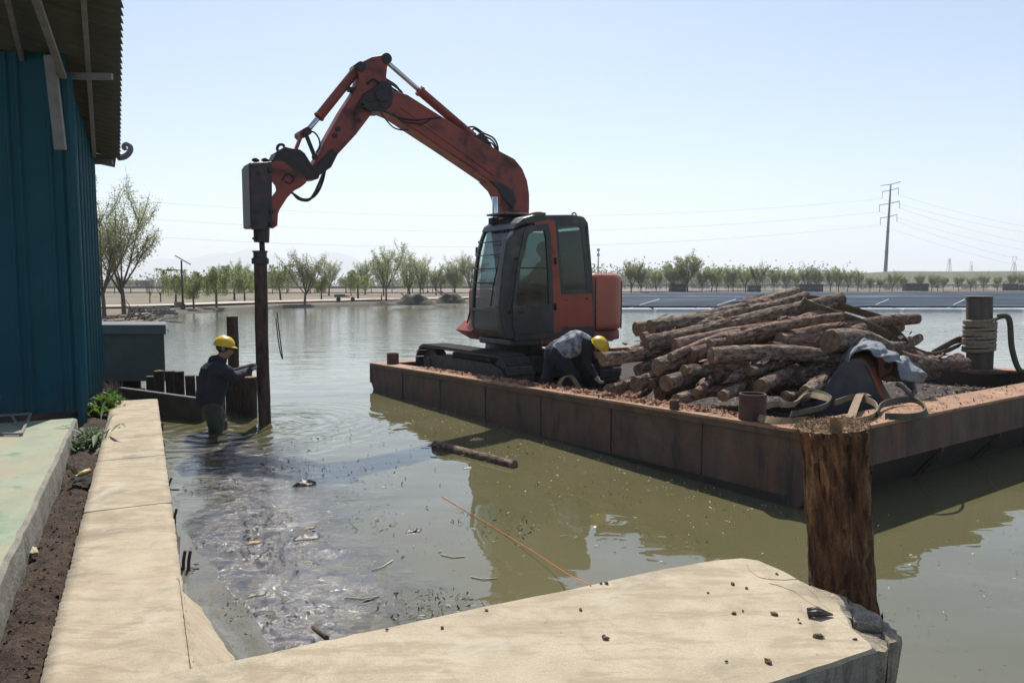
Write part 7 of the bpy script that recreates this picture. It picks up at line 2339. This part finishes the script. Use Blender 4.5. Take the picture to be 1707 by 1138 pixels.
lattice(1690, 452, 428, 900, 'faint lattice pylon with a forked head at the right edge of the horizon', True)
lattice(1619, 452, 436, 1100, 'faintest twin legged pylon between the two lattice pylons', True)
# telecom mast behind the excavator
p = D(997, 470, 380)
tm = empty('telecom_mast', (p.x, 380, 0.6), 'thin telecom mast on the horizon right of the cab', 'mast')
hm_ = D(997, 414, 380).z - 0.6
mb = MB(); mb.cyl((0, 0, 0), (0, 0, hm_), 0.5, 0.22, 8); mb.build('shaft', ['pylon'], tm)
for z in (hm_ * .8, hm_ * .93):
    mb = MB(); mb.cyl((0, 0, z), (0, 0, z + 1.2), 0.75, n=8); mb.build('antenna', ['pylon'], tm)

# ================================================================== floating rows on the pond at right
random.seed(17)
NR = 17
for i in range(NR):
    f = i / (NR - 1)
    Yd = 53 + 62 * f ** 1.15
    xl = 6.0 + max(0, Yd - 80) * 0.45; xr = min(150, Yd * 0.86 + 25)
    lab = ('foremost long row of dark panels afloat on the pond, with white floats' if i == 0 else 'rearmost long row of dark panels afloat near the far right bank' if i == NR - 1 else f'{ORD[i]} row from the front in the field of dark floating panels')
    r = empty('panel_row', ((xl + xr) / 2, Yd, 0), lab, 'panel row', 'rows of floating panels')
    Lh = (xr - xl) / 2
    mb = MB()
    n = 40
    vs = []
    for k in range(n + 1):
        x = -Lh + 2 * Lh * k / n
        s_ = 0.05 * wob((x, Yd, 0), 0.25, 2) + 0.02 * math.sin(x * 1.4)
        vs += [V((x, -0.9, 0.34 + s_)), V((x, 2.2, 0.62 + s_)), V((x, 2.2, 0.58 + s_)), V((x, -0.9, 0.26 + s_))]
    mb.add(vs, [(4 * k + a, 4 * k + (a + 1) % 4, 4 * k + 4 + (a + 1) % 4, 4 * k + 4 + a) for k in range(n) for a in range(4)] + [(0, 1, 2, 3), tuple(4 * n + a for a in (3, 2, 1, 0))])
    mb.build('panel_strip', ['panel'], r)
    mb = MB()
    x = -Lh
    while x < Lh:
        L = random.uniform(2.5, 5)
        mb.box((x + L / 2, -1.5, 0.08 if i == 0 else 0.05), (L * 0.94, 1.4, 0.24 if i == 0 else 0.14)); x += L
    o = mb.build('float', ['float' if i == 0 else 'bale'], r, bevel=0.04 if i == 0 else 0); tag(o, kind='stuff')
    if i == 0:
        x = -Lh + 2
        while x < Lh:
            mb = MB(); mb.tube([(x, -1.2, 0.12), (x + 2.8, 1.2, 0.75)], 0.045, 6); mb.build('strut', ['float'], r); x += 5.6

# ================================================================== things on the left bank and by the walkway
random.seed(9)
# driftwood and brush on the bank beside the tank
mb = MB()
for i in range(150):
    p = G(random.triangular(172, 262, 235), random.uniform(528, 543), 0.35)
    d = V((random.gauss(0, 1), random.gauss(0, .6), random.gauss(0, .25))).normalized()
    L = random.uniform(0.3, 1.3)
    mb.tube([p, p + d * L * .5 + V((0, 0, .05)), p + d * L], [0.03, 0.022, 0.01], 4, caps=False)
tag(mb.build('brush_pile', ['twig']), 'heap of dry branches and scraps on the left bank above the grey tank', 'brush', kind='stuff')
for i, (x1, y1, x2, y2) in enumerate(((186, 541, 236, 537), (176, 537, 228, 532), (205, 543, 262, 539))):
    put_log('plank', G(x1, y1, 0.45), G(x2, y2, 0.45), 0.10, ('middle long pole lying on the bank above the grey tank', 'upper long pole lying on the bank above the grey tank', 'pale pole lying lowest on the bank just above the tank cap')[i], 'pole', seed=i + 60)
# weeds
def weed(px, py, n, L, label, mat, seed, upright=0.7, wd=0.16):
    rnd = random.Random(seed)
    p0 = G(px, py, 0.26)
    r = empty('weed', p0, label, 'plant')
    big = []
    mb = MB()
    for i in range(n):
        az = rnd.uniform(0, 6.283); rad = rnd.uniform(0, L * .9)
        b = V((math.cos(az) * rad * .7, math.sin(az) * rad, max(0, L - rad) * rnd.uniform(0, .7)))
        d = V((math.cos(az), math.sin(az), 0)) * rnd.uniform(0.3, 1) + V((rnd.gauss(0, .3), rnd.gauss(0, .3), upright * rnd.uniform(.5, 1.5)))
        d.normalize(); l = L * rnd.uniform(.22, .6) * (1.8 if n < 30 else 1)
        s_ = d.cross(V((0, 0, 1))); s_ = (s_ if s_.length > .05 else V((1, 0, 0))).normalized()
        ww = l * wd * rnd.uniform(.7, 1.3)
        k = [b, b + d * l * .35, b + d * l * .7 - V((0, 0, l * .06)), b + d * l - V((0, 0, l * .3))]
        wv_ = [0.25, 1, .9, 0.05]
        vs = []
        for q, w_ in zip(k, wv_):
            vs += [q - s_ * ww * w_, q + V((0, 0, -ww * .3 * w_)), q + s_ * ww * w_]
        mb.add(vs, [(3 * j + a, 3 * j + a + 1, 3 * j + a + 4, 3 * j + a + 3) for j in range(3) for a in (0, 1)], 0, True)
    o = mb.build('leaves', [mat], r, fixn=False)
    mb = MB()
    for i in range(6):
        az = rnd.uniform(0, 6.283); mb.tube([(0, 0, 0), (math.cos(az) * L * .2, math.sin(az) * L * .2, L * .4)], [0.008, 0.004], 5)
    mb.build('stem', [mat], r)
weed(172, 690, 260, 0.30, 'bright green leafy weed growing between the shed wall and the walkway', 'weed', 1, 0.9)
weed(186, 678, 180, 0.26, 'dense green weed farthest along the shed wall', 'weed', 2, 1.0)
weed(150, 745, 220, 0.27, 'pale drooping weed with long leaves leaning over the walkway edge', 'weed_pale', 3, 0.5, 0.1)
weed(132, 752, 110, 0.18, 'yellowish weed at the corner of the green floor', 'weed_pale', 4, 0.8, 0.12)
weed(170, 742, 14, 0.42, 'few long stalks reaching out over the concrete', 'weed_pale', 5, 0.15, 0.05)
mb = MB()
for i in range(80):
    p = G(random.uniform(172, 200), random.uniform(648, 668), 0.26)
    d = V((random.gauss(0, .6), random.gauss(0, .6), random.uniform(.4, 1))).normalized()
    mb.tube([p, p + d * random.uniform(.1, .3)], [0.006, 0.002], 4, caps=False)
tag(mb.build('dry_grass', ['twig']), 'dry brown grass stems at the far end of the soil strip', 'grass', kind='stuff')
# bottle on the soil
q = G(139, 790, 0.285)
bt = empty('bottle', q, 'small yellow bottle lying on the soil against the walkway', 'bottle')
bt.scale = (0.62,) * 3
ax = V((-0.25, -0.55, -0.1)).normalized()
mb = MB(); mb.lathe([(0.02, -0.10), (0.034, -0.095), (0.036, 0.03), (0.03, 0.06), (0.016, 0.085), (0.015, 0.10)], (0, 0, 0.015), ax, 18); mb.build('body', ['bottle'], bt)
mb = MB(); mb.lathe([(0.0365, -0.055), (0.037, -0.05), (0.037, 0.01), (0.0365, 0.015)], (0, 0, 0.015), ax, 18); mb.build('label', ['bottle_label'], bt)
mb = MB(); mb.lathe([(0.018, 0.098), (0.019, 0.10), (0.019, 0.118), (0.016, 0.12)], (0, 0, 0.015), ax, 18); mb.build('cap', ['bottle_label'], bt)
# dark rag and cord beside it
mb = MB(); c = G(138, 802, 0.28)
mb.grid(lambda u, v: c + V(((u - .5) * .2, (v - .5) * .12, 0.03 + 0.03 * wob((u * 4, v * 4, 0), 1, 3) - .06 * ((u - .5) ** 2 + (v - .5) ** 2))), 14, 10)
tag(mb.build('rag', ['black_cloth'], origin=c), 'crumpled black rag on the soil below the yellow bottle', 'rag')
# reinforcing bars sticking up along the water edge
def rebar(px, py, h_px, lean, n, label, seed):
    p = G(px, py, 0.0); k = p.y / F_PX; h = h_px * k
    r = empty('rebar_stub', p, label, 'rebar')
    rnd = random.Random(seed)
    for i in range(n):
        mb = MB(); o_ = V((i * 0.035, 0, 0))
        mb.tube([o_ + V((0, 0, -0.2)), o_ + V((lean * h * 0.5, 0.0, h * .5)), o_ + V((lean * h, 0, h * rnd.uniform(.9, 1.05)))], 0.011, 7)
        mb.build('bar', ['rebar'], r)
    return r
rebar(271, 686, 12, 0.15, 1, 'farthest short steel bar in the water by the walkway', 1)
rebar(270, 718, 14, 0.15, 1, 'second steel bar from the far end beside the walkway', 2)
rebar(272, 753, 17, 0.1, 1, 'third steel bar from the far end beside the walkway', 3)
a = rebar(269, 826, 34, 0.35, 2, 'pair of slanted steel bars with a cross bar beside the walkway', 4)
mb = MB(); mb.tube([(-0.05, 0, 0.06), (0.17, -0.02, 0.06)], 0.008, 6); mb.build('cross_bar', ['rebar'], a)
rebar(288, 874, 28, 0.28, 1, 'single slanted steel bar just nearer than the crossed pair', 5)
b = rebar(303, 952, 36, 0.2, 2, 'nearest pair of steel bars in a clump of black mud', 6)
mb = MB()
for i in range(26):
    c = V((random.gauss(0.02, .05), random.gauss(0, .035), 0.005)); s_ = random.uniform(.01, .028)
    mb.box(c, (s_ * 1.6, s_, s_ * .8), Matrix.Rotation(random.uniform(0, 3), 3, 'Z'))
o = mb.build('mud_clump', ['debris'], b); tag(o, kind='stuff')
mb = MB(); mb.tube(smooth_path([V((-0.16, 0.05, 0.30)), V((-0.13, 0.02, 0.16)), V((-0.06, 0.0, 0.05)), V((0.0, 0, 0.02))], 5), 0.006, 5); mb.build('wire', ['rebar'], b)
p = G(523, 1045, 0.05)
mb = MB(); mb.tube([p, G(545, 1063, 0.12)], 0.014, 7); tag(mb.build('rebar_stub', ['rebar'], origin=p), 'dark stub of steel poking from the water at the near wall', 'rebar')

# ================================================================== floating things
def fl(px, py, z=0.0): return G(px, py, z)
lg = put_log('floating_log', fl(726, 742, 0.02), fl(858, 775, 0.02), 0.058, 'single brown log floating in the water beside the barge', 'log', None, ('bark', 'cut_wood'), seed=88, rough=0.1, taper=0.12)
def bark_piece(px, py, wpx, hpx, label, mat, seed, th=0.03):
    p = fl(px, py); k = p.y / F_PX; W_ = wpx * k; Hh = th
    dp = hpx * k * (p.y / CAM_Z) * 0.8
    mb = MB()
    mb.grid(lambda u, v: V(((u - .5) * W_ * (1 + .2 * wob((u, v * 4, 0), 2, seed)), (v - .5) * min(dp, W_ * .6) + (u - .5) * .05, 0.004 + Hh * math.sin(math.pi * v) ** .6 * (0.5 + .6 * wob((u * 4, v * 3, 0), 1, seed)) * math.sin(math.pi * min(1, max(0, u * 1.0))) ** .4)), 14, 8)
    o = mb.build('bark_piece', [mat]); o.location = p; tag(o, label, 'bark')
bark_piece(507, 808, 34, 18, 'large black chunk of bark floating left of the middle of the water', 'debris', 1, 0.07)
bark_piece(512, 896, 40, 10, 'long black strip of bark floating below the large black chunk', 'debris', 2, 0.03)
bark_piece(690, 885, 24, 7, 'small dark bark strip floating in the middle of the water', 'debris', 3, 0.02)
bark_piece(423, 905, 18, 8, 'pale orange chip of wood floating near the scum', 'pale_chip', 4, 0.02)
bark_piece(516, 881, 12, 6, 'small orange brown chip beside the long black strip', 'pale_chip', 5, 0.02)
bark_piece(795, 733, 22, 8, 'pale piece of bark floating above the floating log', 'pale_chip', 6, 0.03)
bark_piece(428, 991, 26, 7, 'dark wet bark strip near the near end of the walkway', 'debris', 7, 0.02)
bark_piece(780, 780, 16, 4, 'thin dark sliver in the water below the floating log', 'debris', 8, 0.015)
bark_piece(615, 1000, 20, 4, 'thin dark twiglike strip floating near the wall cap', 'debris', 9, 0.012)
# thin sticks
for i, (x1, y1, x2, y2) in enumerate(((620, 950, 655, 933), (575, 995, 632, 993), (735, 924, 775, 927), (785, 961, 828, 963))):
    mb = MB(); mb.tube([fl(x1, y1, .004), fl((x1 + x2) / 2, (y1 + y2) / 2 + 3, .006), fl(x2, y2, .004)], 0.004, 5)
    tag(mb.build('stick', ['foam'], origin=fl(x1, y1)), ('thin pale curved stick floating in the middle of the pond', 'pale straight stick floating near the wall cap', 'pale thin stick floating left of the orange string', 'pale stick with a dark end lying close to the wall edge')[i], 'stick')
# orange marking string from the wall to the water
mb = MB(); mb.tube(smooth_path([fl(735, 826, 0.004), fl(812, 872, 0.008), fl(880, 913, 0.03), fl(945, 955, 0.12), G(985, 975, 0.605)], 6), 0.0022, 5)
tag(mb.build('string', ['orange_string']), 'thin orange string running from the wall cap out over the water', 'string')
# loose scraps in drifts: dark bark in the scum belt, pale bits and bubbles by the barge
random.seed(77)
def scum_pt():
    y = random.triangular(2.7, 9.2, 4.5); x = -0.42 * y + 0.35 + random.gauss(0, 0.34)
    return V((x, y, 0.003))
def lim(p):
    a = (V((p.x, p.y, 0)) - PR).dot(PN)
    return a > 0.06
def scum_ok():
    for _ in range(30):
        p = scum_pt()
        if lim(p) and wob(p, 1.6, 3) > 0.02: return p
    return p
chips('drift_scraps', 900, scum_ok, 0.006, 0.032, ['debris'], 'black bark scraps drifting in the scum along the walkway', 'scraps')
def pale_pt():
    t_ = random.random()
    if t_ < 0.55:
        s = random.uniform(0.3, 7.0); w_ = -abs(random.gauss(0.35, 0.45)) - 0.1
        p = bwld(s, w_, 0); return V((p.x, p.y, 0.002))
    p = G(random.uniform(560, 1250), random.uniform(700, 930), 0.002); return V((p.x, p.y, 0.002))
chips('pale_bits', 700, pale_pt, 0.008, 0.03, ['pale_chip'], 'pale wood bits floating on the water beside the barge', 'scraps')
def foam_pt():
    p = G(random.uniform(1050, 1700), random.uniform(830, 1060), 0.002); return V((p.x, p.y, 0.002))
chips('foam_flecks', 160, foam_pt, 0.006, 0.022, ['foam'], 'tiny pale flecks floating on the green water by the log post', 'flecks')
def dark_pt():
    for _ in range(40):
        p = G(random.uniform(420, 900), random.uniform(720, 1040), 0.002)
        if wob(p, 1.1, 6) > 0.16: break
    return V((p.x, p.y, 0.002))
chips('dark_bits', 500, dark_pt, 0.008, 0.035, ['debris'], 'small dark bits scattered over the open water', 'scraps')
